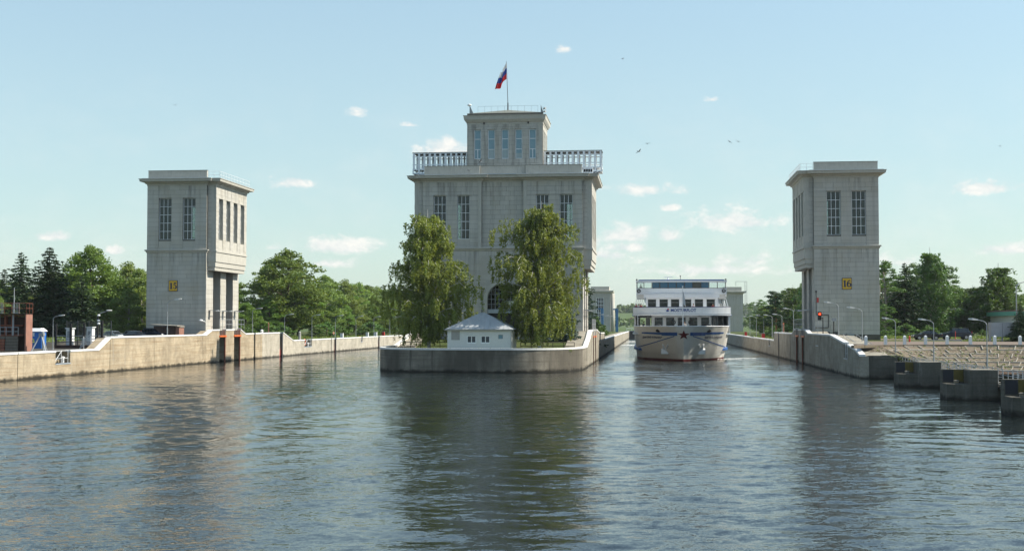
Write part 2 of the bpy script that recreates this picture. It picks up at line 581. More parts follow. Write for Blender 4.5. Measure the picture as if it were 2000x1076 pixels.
plain('white_paint', (0.73, 0.739, 0.739), 0.45, var=.07)
plain('ship_white', (0.80, 0.82, 0.84), 0.38, var=.05, scale=1.0)
plain('hull_cream', (0.72, 0.69, 0.63), 0.35, var=.08, scale=.8)
plain('ship_blue', (0.022, 0.10, 0.33), 0.4)
plain('ship_navy', (0.012, 0.03, 0.10), 0.45)
plain('ship_letters', (0.02, 0.06, 0.24), 0.5)
plain('boot_red', (0.16, 0.022, 0.02), 0.5)
plain('star_red', (0.11, 0.006, 0.008), 0.45)
plain('gate_blue', (0.05, 0.17, 0.33), 0.5)
plain('sign_yellow', (0.669, 0.401, 0.028), 0.5)
plain('sign_navy', (0.012, 0.022, 0.075), 0.5)
plain('galvanised', (0.378, 0.396, 0.405), 0.45, 0.4)
plain('lamp_grey', (0.30, 0.32, 0.33), 0.5, 0.2)
plain('lamp_head', (0.504, 0.504, 0.476), 0.4)
plain('roof_metal', (0.434, 0.486, 0.538), 0.42, 0.35, var=.18, scale=1.0)
plain('roof_dark', (0.085, 0.085, 0.075), 0.8)
plain('roof_green', (0.16, 0.17, 0.145), 0.8)
plain('gallery_grey', (0.82, 0.84, 0.85), 0.5)
plain('rust', (0.235, 0.085, 0.052), 0.85, var=.35, scale=1.4)
plain('rust_pale', (0.294, 0.147, 0.108), 0.8, var=.25, scale=1.2)
plain('rust_dark', (0.055, 0.03, 0.022), 0.9, var=.3)
plain('old_wood', (0.136, 0.12, 0.1), 0.9, var=.3, scale=2)
plain('shed_wood', (0.075, 0.045, 0.036), 0.85, var=.3, scale=3)
plain('black_steel', (0.016, 0.015, 0.015), 0.6)
plain('dark_steel', (0.05, 0.052, 0.055), 0.5)
plain('orange_paint', (0.62, 0.13, 0.025), 0.55)
plain('red_paint', (0.50, 0.03, 0.022), 0.5)
plain('stripe_black', (0.02, 0.022, 0.028), 0.7)
plain('yard', (0.075, 0.068, 0.055), 0.95, var=.3, scale=.7)
plain('yellow_faded', (0.13, 0.10, 0.022), 0.8, var=.3)
plain('toilet_blue', (0.02, 0.14, 0.50), 0.45)
plain('plaster_white', (0.68, 0.68, 0.66), 0.8, var=.08)
plain('eaves_green', (0.16, 0.42, 0.33), 0.6)
plain('board_grey', (0.353, 0.37, 0.386), 0.6)
plain('asphalt_grey', (0.055, 0.056, 0.06), 0.9, var=.2, scale=.8)
plain('asphalt_pink', (0.173, 0.131, 0.101), 0.92, var=.2, scale=.6)
plain('kerb', (0.353, 0.344, 0.328), 0.85)
plain('soil', (0.17, 0.135, 0.095), 0.95, var=.3, scale=2)
plain('rib_concrete', (0.34, 0.31, 0.26), 0.85)
plain('car_black', (0.012, 0.012, 0.014), 0.22, 0.0, var=.1, spec=.6)
plain('car_blue', (0.014, 0.022, 0.04), 0.22, var=.1, spec=.6)
plain('car_silver', (0.25, 0.28, 0.30), 0.25, .5, var=.1, spec=.6)
plain('tyre', (0.012, 0.012, 0.012), 0.85)
plain('rim', (0.40, 0.41, 0.42), 0.35, .7)
plain('car_glass', (0.012, 0.016, 0.020), 0.06, spec=.7)
plain('headlight', (0.55, 0.56, 0.56), 0.15)
plain('tail_red', (0.30, 0.015, 0.015), 0.25)
plain('bark', (0.095, 0.075, 0.055), 0.9, var=.3)
plain('bark_pale', (0.30, 0.27, 0.23), 0.85, var=.3)
plain('bark_birch', (0.50, 0.48, 0.44), 0.8, var=.4, scale=4)
plain('bark_pine', (0.20, 0.105, 0.055), 0.9, var=.3)
plain('skin', (0.48, 0.29, 0.20), 0.6)
plain('cloth_red', (0.30, 0.03, 0.04), 0.85)
plain('cloth_white', (0.62, 0.60, 0.58), 0.85)
plain('cloth_dark', (0.03, 0.035, 0.05), 0.85)
plain('cloth_blue', (0.06, 0.10, 0.22), 0.85)
plain('hair', (0.03, 0.02, 0.015), 0.7)
m_leaf('flag_white', (0.72, 0.73, 0.75), (0.74, 0.75, 0.77), .45)
m_leaf('flag_blue', (0.02, 0.06, 0.32), (0.02, 0.06, 0.33), .45)
m_leaf('flag_red', (0.60, 0.02, 0.02), (0.62, 0.02, 0.02), .45)
plain('cloth_pennant', (0.75, 0.76, 0.777), 0.8, var=.03)
plain('gull_white', (0.396, 0.396, 0.384), 0.7)
plain('gull_grey', (0.16, 0.17, 0.18), 0.7)
m_leaf('leaf_poplar', (0.085, 0.167, 0.038), (0.226, 0.322, 0.078))
m_leaf('leaf_willow', (0.128, 0.21, 0.06), (0.289, 0.365, 0.117))
m_leaf('leaf_birch', (0.125, 0.175, 0.038), (0.285, 0.325, 0.085), .38)
m_leaf('leaf_dark', (0.06, 0.13, 0.037), (0.16, 0.254, 0.075), .25)
m_leaf('needle', (0.016, 0.042, 0.016), (0.046, 0.081, 0.029), .12)
m_leaf('needle_blue', (0.039, 0.072, 0.058), (0.091, 0.13, 0.111), .1)
m_leaf('grass', (0.096, 0.15, 0.035), (0.211, 0.264, 0.079), .3)
plain('roof_pale', (0.42, 0.44, 0.45), 0.55, var=.2, scale=1.2)
plain('glass_dark', (0.045, 0.06, 0.075), 0.08, spec=.6)
m_glass('glass', (0.50, 0.55, 0.53), refl=.55)
plain('glass_pale', (0.34, 0.42, 0.43), 0.12)
plain('glass_teal', (0.012, 0.10, 0.20), 0.10, spec=.6)
m_glass('glass_ship', (0.25, 0.36, 0.38), refl=.5)
m_glass('glass_clear', (0.85, 0.9, 0.9))

def m_emit(name, col, s):
    m, k, out = new_mat(name)
    e = k.n('ShaderNodeEmission', {'Color': (*col, 1), 'Strength': s})
    k.t.links.new(e.outputs[0], out.inputs['Surface']); MATS[name] = m
m_emit('signal_lit', (1.0, 0.06, 0.02), 2.0)

def m_blue_glass():
    m, k, out = new_mat('glass_sky_blind')
    p = pos(k)
    n = k.noise(p, .8, 2)
    c = k.mix(n, (0.14, 0.27, 0.33), (0.19, 0.33, 0.39))  # reflected sky and curtains are put into the pane colour
    finish(k, out, c, .07, spec=.6)
    MATS['glass_sky_blind'] = m
m_blue_glass()

def m_ground():
    m, k, out = new_mat('lawn')
    p = pos(k)
    n1 = k.noise(p, .06, 4); n2 = k.noise(p, 1.4, 5, .65); n3 = k.noise(p, 14, 3)
    c = k.mix(n2, (0.045, 0.07, 0.018), (0.105, 0.125, 0.04))
    c = k.mix(k.math('MULTIPLY', k.math('SUBTRACT', n1, .5, clamp=True), 3.0, clamp=True), c, (0.15, 0.135, 0.07))
    c = k.mix(k.math('MULTIPLY', n3, .4), c, (0.03, 0.045, 0.012))
    finish(k, out, c, .95, bump=n3, bstr=.6, bdist=.08, spec=.1)
    MATS['lawn'] = m
    m, k, out = new_mat('hill_grass')
    p = pos(k)
    n1 = k.noise(p, .01, 4); n2 = k.noise(p, .08, 4)
    c = k.mix(n1, (0.07, 0.11, 0.035), (0.13, 0.17, 0.06))
    c = k.mix(k.math('MULTIPLY', n2, .5), c, (0.04, 0.07, 0.03))
    finish(k, out, c, .95, spec=.1)
    MATS['hill_grass'] = m
    # dry turf and soil between the ribs of the paved slope
    m, k, out = new_mat('slope_fill')
    p = pos(k); oi = k.n('ShaderNodeObjectInfo')
    n1 = k.noise(p, .5, 4, .6); n2 = k.noise(p, 3.2, 5, .7); n3 = k.noise(p, 16, 3)
    c = k.mix(n1, (0.19, 0.155, 0.115), (0.29, 0.245, 0.185))
    c = k.mix(k.math('MULTIPLY', k.math('SUBTRACT', n2, .46, clamp=True), 7.0, clamp=True), c, (0.05, 0.038, 0.024))
    c = k.mix(k.math('MULTIPLY', k.math('SUBTRACT', n1, .55, clamp=True), 2.5, clamp=True), c, (0.12, 0.12, 0.05))
    finish(k, out, c, .95, bump=k.math('ADD', n2, k.math('MULTIPLY', n3, .4)), bstr=.9, bdist=.1, spec=.1)
    MATS['slope_fill'] = m
    m, k, out = new_mat('slope_soil')
    p = pos(k)
    n2 = k.noise(p, 2.6, 5, .7); n3 = k.noise(p, 16, 3)
    c = k.mix(n2, (0.045, 0.028, 0.018), (0.13, 0.085, 0.055))
    finish(k, out, c, .95, bump=k.math('ADD', n2, k.math('MULTIPLY', n3, .4)), bstr=.9, bdist=.1, spec=.1)
    MATS['slope_soil'] = m
m_ground()

def m_water():
    m, k, out = new_mat('water')
    g = k.n('ShaderNodeNewGeometry')
    p = g.outputs['Position']
    zero = (0.5, 0.5, 0.5)
    def layer(sx, sy, sc, detail, amp, rough=.5, dist=0.0, ang=0.0):
        v = p
        if ang:
            v = k.n('ShaderNodeVectorRotate', {'Vector': p, 'Angle': ang}, rotation_type='Z_AXIS').outputs[0]
        c = k.noise(k.scale_vec(v, (sx, sy, 1)), sc, detail, rough, out='Color', dist=dist)
        v = k.vmath('SUBTRACT', c, zero)
        if hasattr(amp, 'links'):
            return k.vmath('SCALE', v, scale=amp)
        return k.vmath('SCALE', v, scale=amp)
    sep = k.n('ShaderNodeSeparateXYZ', {0: p})
    # the right hand side lies in the wash of the two ships, the left is calmer
    wash = k.n('ShaderNodeMapRange', {0: sep.outputs[0], 1: -22.0, 2: 4.0, 3: 0.0, 4: 1.0}, interpolation_type='SMOOTHSTEP').outputs[0]
    patch = k.n('ShaderNodeMapRange', {0: k.noise(k.scale_vec(p, (1, .35, 1)), .055, 4, .6), 1: .40, 2: .60, 3: .30, 4: 1.45}).outputs[0]
    chop = layer(.55, 1.3, .85, 3, k.math('MULTIPLY', patch, k.math('ADD', .05, k.math('MULTIPLY', wash, .05))), .5, .4, .25)
    rip = layer(.7, 1.3, 3.6, 3, k.math('MULTIPLY', patch, k.math('SUBTRACT', .50, k.math('MULTIPLY', wash, .08))), .6, .3, -.3)
    fine = layer(1.0, 1.2, 13.0, 2, k.math('MULTIPLY', patch, .30), .55)
    s = k.vmath('ADD', chop, k.vmath('ADD', rip, fine))
    s = k.scale_vec(s, (1, 1, 0))
    nrm = k.vmath('NORMALIZE', k.vmath('ADD', s, g.outputs['Normal']))
    n = k.noise(p, .03, 3)
    col = k.mix(n, (0.010, 0.016, 0.018), (0.015, 0.019, 0.017))
    b = finish(k, out, col, 0.06, spec=.5, normal=nrm, extra={'IOR': 1.33})
    MATS['water'] = m
m_water()

def m_foam():
    m, k, out = new_mat('foam')
    p = pos(k)
    n = k.noise(p, 2.5, 5, .7)
    a = k.n('ShaderNodeMapRange', {0: n, 1: .40, 2: .54}, interpolation_type='SMOOTHSTEP').outputs[0]
    b = k.n('ShaderNodeBsdfPrincipled', {'Base Color': (.72, .73, .70, 1), 'Roughness': .6, 'Alpha': a})
    k.t.links.new(b.outputs[0], out.inputs['Surface'])
    MATS['foam'] = m
m_foam()
# ================================================================== SETTING
XL, XIL, XIR, XR = -69.2, -36.8, -8.9, 23.4       # faces of the four lock walls
YEND = 545.0

def sheet(name, pts, faces, mat):
    mb = MB(); mb.add(pts, faces)
    return struct(mb.build(name, mat))

# water of the forebay and of both chambers
def water():
    rng = np.random.default_rng(12)
    gx0, gx1, gy0, gy1 = -69.6, 30.0, 12.0, 224.0
    xs = np.linspace(gx0, gx1, 440)
    ys = [gy0]
    while ys[-1] < gy1: ys.append(ys[-1] + (.15 if ys[-1] < 55 else .15 + (ys[-1] - 55) * .0025))
    ys = np.array(ys); gy1 = ys[-1]
    X, Y = np.meshgrid(xs, ys)
    Z = np.zeros_like(X)
    def smooth(a, b, v):
        t = np.clip((v - a) / (b - a), 0, 1); return t * t * (3 - 2 * t)
    wash = smooth(-24, 2, X)
    # wind patches
    q = sum(np.sin(X * rng.normal(0, .07) + Y * rng.normal(0, .05) + rng.uniform(0, 6)) for _ in range(7)) / 3.0
    patch = np.clip(.75 + .65 * q, .12, 1.6)
    def waves(n, l0, l1, slope, amp, a0=0.0, spread=9.0):
        Zw = np.zeros_like(X)
        for i in range(n):
            lam = np.exp(rng.uniform(np.log(l0), np.log(l1))); k_ = 2 * pi / lam
            a = a0 + rng.normal(0, spread) if spread < 5 else rng.uniform(0, 2 * pi)
            fade = 1.0 if lam > 2 else np.clip(1.4 - Y / (lam * 110), 0, 1)
            Zw += slope * sqrt(2.0 / n) / k_ * fade * np.sin(k_ * (X * cos(a) + Y * sin(a)) + rng.uniform(0, 6.28))
        return Zw * amp
    Z += waves(44, .48, 1.6, .047, patch, pi / 2, .65)               # wind ripples
    Z += waves(12, 3.0, 9.0, .017, 1.0)                              # slow swell
    Z += waves(30, .8, 2.8, .040, wash * (.4 + .6 * patch), pi / 2, .5)   # wash of the ships
    bow = smooth(-10, -4, X) * (1 - smooth(20, 25, X)) * smooth(70, 130, Y)
    Z += waves(6, 4.0, 9.0, .045, bow, pi / 2, .10)                  # long crests ahead of the bow
    for cx, cy, lam, r0, sl in ((-44, 70, 2.6, 16, .055), (-30, 60, 2.0, 12, .035), (-52, 96, 3.2, 20, .05), (6, 48, 3.0, 14, .03)):
        R = np.hypot(X - cx, (Y - cy)); k_ = 2 * pi / lam
        Z += sl / k_ * np.sin(k_ * R) * np.exp(-((R - r0) / (r0 * .8)) ** 2)  # rings spreading over the calm part
    edge = smooth(gx0, gx0 + 1.5, X) * (1 - smooth(gx1 - 1.5, gx1, X)) * smooth(gy0, gy0 + 2, Y) * (1 - smooth(gy1 - 25, gy1, Y))
    Z *= edge
    ny, nx = X.shape
    V = np.stack([X, Y, Z], -1).reshape(-1, 3)
    i = np.arange(ny - 1)[:, None] * nx + np.arange(nx - 1)[None, :]
    F = np.stack([i, i + 1, i + nx + 1, i + nx], -1).reshape(-1, 4)
    n0 = len(V)
    ex = [(-2500, -3000), (2500, -3000), (2500, gy0), (-2500, gy0), (gx0, gy0), (gx1, gy0), (gx1, gy1), (gx0, gy1), (2500, gy1), (-2500, gy1), (2500, YEND), (-2500, YEND)]
    V = np.concatenate([V, np.array([(a, b, 0.0) for a, b in ex])])
    F = np.concatenate([F, n0 + np.array([(0, 1, 2, 3), (3, 4, 7, 9), (5, 2, 8, 6), (9, 8, 10, 11)])])
    me = bpy.data.meshes.new('water'); n = len(F)
    me.vertices.add(len(V)); me.loops.add(4 * n); me.polygons.add(n)
    me.vertices.foreach_set('co', V.astype(np.float32).ravel())
    me.loops.foreach_set('vertex_index', F.astype(np.int32).ravel())
    me.polygons.foreach_set('loop_start', np.arange(0, 4 * n, 4, dtype=np.int32)); me.polygons.foreach_set('loop_total', np.full(n, 4, dtype=np.int32))
    me.polygons.foreach_set('use_smooth', [True] * n)
    me.materials.append(MATS['water']); me.update(calc_edges=True)
    o = bpy.data.objects.new('water', me); COL.objects.link(o); struct(o)
water()

def land(name, x0, x1, prof, mat):
    """Flat ground between two X with a height profile along Y."""
    mb = MB(); n = len(prof)
    vs = [(x0, y, z) for y, z in prof] + [(x1, y, z) for y, z in prof]
    mb.add(vs, [(i, n + i, n + i + 1, i + 1) for i in range(n - 1)])
    return struct(mb.build(name, mat))

land('ground', -2900, XL - .35, [(-1500, 2.85), (171, 2.85), (174, 3.7), (238, 3.7), (245, 2.8), (YEND, 2.8)], 'lawn')
land('path', -95, XL - .36, [(100, 2.856), (171, 2.856), (174, 3.706), (200, 3.706)], 'yard')
land('ground', XIL + .35, XIR - .35, [(180, 2.6), (190, 3.7), (240, 3.7), (248, 2.8), (YEND, 2.8)], 'lawn')
land('ground', XR + .35, 2900, [(158, 3.7), (238, 3.7), (247, 2.8), (YEND, 2.8)], 'lawn')
land('ground', -2900, 2900, [(YEND + 8, 2.8), (2900, 2.8)], 'hill_grass')

# far bank beyond the lower gates
def hill_z(x, y):
    t = min(1, max(0, (y - 1450) / 330))
    return 2.2 + (14 + 4 * sin(x * .0026 + 1) + 2.5 * sin(x * .007 + 2.2) + 1.2 * sin(x * .019)) * (sin(t * pi / 2)) ** 1.3
def hills():
    mb = MB()
    nx, ny = 90, 40
    rg = random.Random(5)
    ph = [rg.uniform(0, 6) for _ in range(6)]
    vs = []
    for j in range(ny):
        for i in range(nx):
            x = -2600 + 5200 * i / (nx - 1); y = 1450 + 34 * j
            t = j / (ny - 1)
            vs.append((x, y, hill_z(x, y)))
    fs = [(j * nx + i, j * nx + i + 1, (j + 1) * nx + i + 1, (j + 1) * nx + i) for j in range(ny - 1) for i in range(nx - 1)]
    mb.add(vs, fs)
    struct(mb.build('hills', 'hill_grass', smooth=True))
hills()

# ------------------------------------------------------------------ lock walls
# coping height along Y, alike for every wall
PROF = [(60, 3.05), (155.2, 3.05), (158.8, 4.55), (194.5, 4.55), (197.2, 5.28), (211.6, 5.28), (214.2, 4.55), (236.9, 4.6), (244, 3.02), (YEND, 3.02)]
PROF_R = [(147.5, 2.75), (150.5, 3.3), (156.0, 3.72), (160.0, 4.0), (171.5, 4.80), (195, 4.80), (198.6, 5.34), (213, 5.34), (216.5, 4.65), (247.3, 4.62), (248.0, 3.12), (YEND, 3.12)]
PROF_I = [(181.5, 3.1), (189.5, 4.1), (195.8, 5.25), (215.5, 5.25), (227, 4.62), (249, 4.5), (251, 3.25), (YEND, 3.05)]

def zat(prof, y):
    for (a, za), (b, zb) in zip(prof, prof[1:]):
        if a <= y <= b: return za + (zb - za) * (y - a) / (b - a)
    return prof[-1][1] if y > prof[-1][0] else prof[0][1]

def lock_wall(name, label, X, side, prof, cuts, slots, niches, mat, thick=3.2, far=None):
    """side=+1: the wet face looks to +X. cuts: joints; slots: deep gate grooves; niches: ladder recesses (y0,y1,zbot)."""
    t = thing(name, label, 'wall', (X, prof[0][0], 0))
    y0, y1 = prof[0][0], prof[-1][0]
    gaps = sorted([(c - w / 2, c + w / 2, .5, None) for c, w in cuts] + [(a, b, 1.7, m) for a, b, m in slots])
    spans = []; y = y0
    for a, b, dp, m in gaps:
        spans.append((y, a)); y = b
    spans.append((y, y1))
    s = side
    for a, b in spans:
        if b - a < .05: continue
        ys = [a] + [p[0] for p in prof if a < p[0] < b] + [b]
        nn = [q for q in niches if a < q[0] and q[1] < b]
        pts = []
        # top line with rectangular notches for the niches
        top = [(yy, zat(prof, yy) - .22) for yy in ys]
        for q in nn:
            i = next(i for i, v in enumerate(top) if v[0] > q[0])
            top[i:i] = [(q[0], zat(prof, q[0]) - .22), (q[0], q[2]), (q[1], q[2]), (q[1], zat(prof, q[1]) - .22)]
        mb = MB()
        # split at niches into simple quads columns
        for (ya, za), (yb, zb) in zip(top, top[1:]):
            if yb - ya < 1e-4: continue
            p = [(X, ya, -3), (X, yb, -3), (X, yb, zb), (X, ya, za)]
            mb.extr(p, (-s * (thick if not nn else thick), 0, 0))
        for q in nn:   # back of the niche
            mb.box(*sorted((X - s * 1.3, X - s * thick)), q[0], q[1], q[2], zat(prof, q[0]) - .22)
        mb.build('wall_segment', far[1] if far and a >= far[0] else mat, t)
        # white coping
        cps = [(yy, zat(prof, yy)) for yy in ys]
        segs = []
        cuty = sorted(nn)
        cm = MB()
        def inside(ym): return any(q[0] <= ym <= q[1] for q in nn)
        allys = sorted(set([v[0] for v in cps] + [v for q in nn for v in q[:2]]))
        for ya, yb in zip(allys, allys[1:]):
            if inside((ya + yb) / 2): continue
            za, zb = zat(prof, ya + 1e-5), zat(prof, yb - 1e-5)
            p = [(X + s * .07, ya, za - .22), (X + s * .07, yb, zb - .22), (X + s * .07, yb, zb - .03), (X + s * .03, yb, zb), (X + s * .03, ya, za), (X + s * .07, ya, za - .03)]
            cm.add([(X + s * .07, ya, za - .22), (X + s * .07, yb, zb - .22), (X + s * .07, yb, zb - .04), (X + s * .07, ya, za - .04),
                    (X + s * .01, ya, za), (X + s * .01, yb, zb), (X - s * .62, yb, zb), (X - s * .62, ya, za), (X - s * .62, ya, za - .22), (X - s * .62, yb, zb - .22)],
                   [(0, 1, 2, 3), (3, 2, 5, 4), (4, 5, 6, 7), (7, 6, 9, 8), (8, 9, 1, 0), (0, 3, 4, 7, 8), (1, 9, 6, 5, 2)])
        cm.build('coping', 'coping_white', t)
    for a, b, dp, m in gaps:
        mb = MB(); ztop = zat(prof, (a + b) / 2)
        mb.box(*sorted((X - s * dp, X - s * (dp + .4))), a - .02, b + .02, -3, ztop - .25)
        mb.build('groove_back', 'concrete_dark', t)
        if m == 'gate':
            g = MB()
            g.box(*sorted((X + s * .10, X - s * .9)), a - .15, b + .15, ztop - 1.25, ztop - .98)
            g.build('groove_beam', 'orange_paint', t)
            g = MB()
            g.box(*sorted((X - s * .02, X - s * .22)), b - .22, b, -1, ztop - 1.3)
            g.build('groove_rail', 'rust', t)
            r = MB()
            for yy in np.linspace(a + .05, b - .05, 5): r.tube((X - s * .03, yy, ztop - .98), (X - s * .03, yy, ztop + .12), .03, n=5)
            r.tube((X - s * .03, a, ztop + .12), (X - s * .03, b, ztop + .12), .035, n=5)
            r.build('groove_railing', 'galvanised', t)
        elif m == 'bollard':
            g = MB()
            g.tube((X - s * .55, (a + b) / 2, .1), (X - s * .55, (a + b) / 2, 1.0), .32, n=10)
            g.ball((X - s * .55, (a + b) / 2, 1.15), .36)
            g.build('floating_bollard', 'red_paint', t)
            g = MB(); g.box(*sorted((X - s * .02, X - s * .12)), b - .42, b - .02, -1, ztop - .3)
            g.build('groove_rail', 'dark_steel', t)
    for q in niches:
        ym = (q[0] + q[1]) / 2; zt = zat(prof, ym)
        r = MB()
        w = q[1] - q[0]
        for k_ in range(3):
            yy = q[0] + .12 + (w - .3) * k_ / 2
            r.tube((X - s * .2, yy, q[2]), (X - s * .2, yy, zt), .035, n=5)
        r.tube((X - s * .2, q[0] + .1, zt - .05), (X - s * .2, q[1] - .1, zt - .05), .035, n=5)
        r.tube((X - s * .2, q[0] + .1, q[2] + .1), (X - s * .2, ym, zt - .1), .035, n=5)
        r.tube((X - s * .2, q[0] + .1, q[2] + .55), (X - s * .2, q[1] - .2, q[2] + .55), .03, n=5)
        r.build('niche_railing', 'white_paint', t)
        b_ = MB(); b_.tube((X - s * .65, q[1] - .6, q[2]), (X - s * .65, q[1] - .6, q[2] + .55), .18, n=10); b_.ball((X - s * .65, q[1] - .6, q[2] + .62), (.26, .26, .14))
        b_.build('mooring_bollard', 'white_paint', t)
        b_ = MB(); b_.box(*sorted((X + s * .05, X - s * 1.3)), q[0] - .05, q[1] + .05, q[2] - .14, q[2]); b_.build('niche_sill', 'roof_metal', t)
    return t

lwall = lock_wall('lock_wall', 'long sunlit tan concrete lock wall with white coping at left', XL, 1, PROF,
          [(134.4, .12), (158.6, .14), (173.5, .04), (193.0, .04), (219.2, .85), (223.7, .06), (244.2, .06), (260, .05), (273.7, .55), (292, .05), (305, .05), (345, .06), (366, .8), (390, .06), (411, .8), (455, .8), (500, .8)],
          [(200.7, 203.8, 'gate'), (208.0, 211.4, 'gate'), (234.6, 236.7, 'bollard'), (276.3, 278.2, 'bollard'), (322.0, 323.8, 'bollard')],
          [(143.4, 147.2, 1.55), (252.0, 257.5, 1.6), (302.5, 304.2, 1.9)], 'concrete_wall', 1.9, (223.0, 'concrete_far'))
rwall = lock_wall('lock_wall', 'shaded grey-brown concrete lock wall right of the ship below tower 16', XR, -1, PROF_R,
          [(169.4, .05), (154.3, .05), (184, .04), (223.9, .10), (219.5, .5), (262, .05), (281.5, .7), (300, .06), (313, .05), (331.2, .7), (356.8, .7), (400, .8), (450, .8), (500, .8)],
          [(199.6, 203.3, 'gate'), (207.4, 211.2, 'gate'), (238.0, 240.2, 'bollard')],
          [(183.5, 185.8, 3.15), (156.6, 159.4, 2.05), (256.5, 258.6, 1.9)], 'concrete_pale')
iwall = lock_wall('lock_wall', 'pale concrete wall along the right side of the island beside the ship', XIR, 1, PROF_I,
          [(196, .15), (219.2, .6), (238, .4), (273.7, .5), (322, .6), (366, .8), (411, .8), (455, .8), (500, .8)],
          [(200.7, 203.8, 'gate'), (208.0, 211.4, 'gate')], [], 'concrete_pale')
iwall2 = lock_wall('lock_wall', 'concrete wall along the left side of the island facing the empty lock', XIL, -1, PROF_I,
          [(219.2, .6), (273.7, .5), (322, .6), (411, .8), (500, .8)], [(200.7, 203.8, 'gate'), (208.0, 211.4, 'gate')], [], 'concrete_pale')

# rounded nose of the island
def nose():
    cx, a = (XIL + XIR) / 2, (XIR - XIL) / 2
    yb, yf = 181.5, 160.6
    N = 84
    pts = []
    for i in range(N + 1):
        th = pi * i / N
        c, s = cos(th), sin(th)
        e = 2 / 3.4
        x = cx - a * (abs(c) ** e) * (1 if c > 0 else -1)
        y = yb - (yb - yf) * (abs(s) ** e)
        pts.append((x, y))
    t = thing('quay_wall', 'curved concrete quay wall round the nose of the island with white coping', 'wall', (cx, yf, 0))
    def inset(d):
        r = []
        for i, (x, y) in enumerate(pts):
            p0 = pts[max(0, i - 1)]; p1 = pts[min(N, i + 1)]
            tx, ty = p1[0] - p0[0], p1[1] - p0[1]; L = sqrt(tx * tx + ty * ty) or 1
            r.append((x - ty / L * d, y + tx / L * d))
        return r
    segs = [0, 20, 32, 42, 52, 64, N]
    outer, inner, lip, inl = pts, inset(1.6), inset(-.07), inset(.6)
    for a0, b0 in zip(segs, segs[1:]):
        mb = MB(); cm = MB()
        for i in range(a0, b0):
            j = i + 1
            q = [outer[i], outer[j], inner[j], inner[i]]
            mb.prism(q, -3, 2.86)
            q = [lip[i], lip[j], inl[j], inl[i]]
            cm.prism(q, 2.86, 3.08)
        mb.build('wall_segment', 'concrete_nose', t)
        cm.build('coping', 'coping_white', t)
    g = MB(); ip = inset(1.5)
    g.add([(x, y, 2.6) for x, y in ip], [tuple(range(len(ip)))[::-1]])
    struct(g.build('ground', 'lawn'))
m_concrete('concrete_nose', (0.27, 0.24, 0.19), warm=(0.11, 0.09, 0.06), boards=1.1, streak=2.6, crack=.35, blotch=.85)
nose()

# guard piers with footbridges, ahead of the right wall
def pier(y0, y1, ztop, label, first=False):
    t = thing('guard_pier', label, 'pier', (26, y0, 0), 0, 'guard piers in a row along the right bank')
    x0, x1 = 24.0, (27.5 if first else 27.9)
    mb = MB()
    c = .5
    body = [(x0 + c, y0), (x1, y0), (x1, y1), (x0, y1), (x0, y0 + c)]
    if first:
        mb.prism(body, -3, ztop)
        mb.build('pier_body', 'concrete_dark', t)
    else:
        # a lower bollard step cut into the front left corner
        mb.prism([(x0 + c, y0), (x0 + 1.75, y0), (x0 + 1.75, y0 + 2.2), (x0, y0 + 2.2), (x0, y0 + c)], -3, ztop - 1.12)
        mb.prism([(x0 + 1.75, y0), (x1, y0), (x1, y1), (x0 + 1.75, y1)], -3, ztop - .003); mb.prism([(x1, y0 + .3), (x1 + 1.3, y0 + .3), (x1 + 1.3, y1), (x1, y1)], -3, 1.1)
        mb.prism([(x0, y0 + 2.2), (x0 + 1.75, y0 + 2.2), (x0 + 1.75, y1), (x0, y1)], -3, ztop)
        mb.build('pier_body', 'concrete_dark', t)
        s = MB(); s.box(x0 + .95, x0 + 1.72, y0 + 2.17, y0 + 2.198, ztop - 1.0, ztop - .04); s.build('warning_stripe', 'yellow_faded', t)
        s = MB(); s.box(x0 + .08, x0 + .9, y0 + 2.17, y0 + 2.196, ztop - 1.0, ztop - .04); s.build('warning_stripe', 'stripe_black', t)
        b = MB(); b.tube((x0 + .9, y0 + 1.15, ztop - 1.12), (x0 + .9, y0 + 1.15, ztop - .9), .2, n=10); b.ball((x0 + .9, y0 + 1.15, ztop - .9), (.26, .24, .08), 10)
        b.build('mooring_bollard', 'concrete_dry', t)
    cp = MB(); cp.prism([(x0 + 1.9, y0 + .05), (x1 - .05, y0 + .05), (x1 - .05, y1 - .05), (x0 + 1.9, y1 - .05)], ztop, ztop + .05)
    cp.build('pier_cap', 'concrete_dry', t)
    return t
piers = [(147.4, 148.9, 2.62, 'dark concrete pier at the end of the right lock wall', True),
         (127.6, 130.6, 2.45, 'dark concrete guard pier with cut corner, second from the lock wall', False),
         (107.3, 110.3, 2.42, 'dark concrete guard pier with faded yellow stripe, third from the lock wall', False),
         (88.6, 91.6, 2.40, 'concrete guard pier cut off by the right edge of the photo', False)]
for p in piers: pier(*p)

def footbridge(y0, y1, label):
    t = thing('footbridge', label, 'footbridge', (28, y0, 0), 0, 'footbridges between the guard piers')
    x0, x1 = 27.95, 29.15
    mb = MB(); mb.box(x0, x1, y0, y1, 1.15, 1.32); mb.build('deck', 'concrete_dry', t)
    mb = MB(); mb.box(x0 + .1, x0 + .3, y0 + .01, y1 - .01, .9, 1.15); mb.box(x1 - .3, x1 - .1, y0 + .01, y1 - .01, .9, 1.15); mb.build('beam', 'dark_steel', t)
    for x in (x0 + .05, x1 - .05):
        n = int((y1 - y0) / 1.4)
        r = MB()
        for i in range(n + 1):
            y = y0 + .06 + (y1 - y0 - .12) * i / n
            r.tube((x, y, 1.32), (x, y, 2.45), .035, n=5)
        for z in (2.45, 2.1, 1.75):
            r.tube((x, y0 + .06, z), (x, y1 - .06, z), .03, n=5)
        r.build('railing', 'galvanised', t)
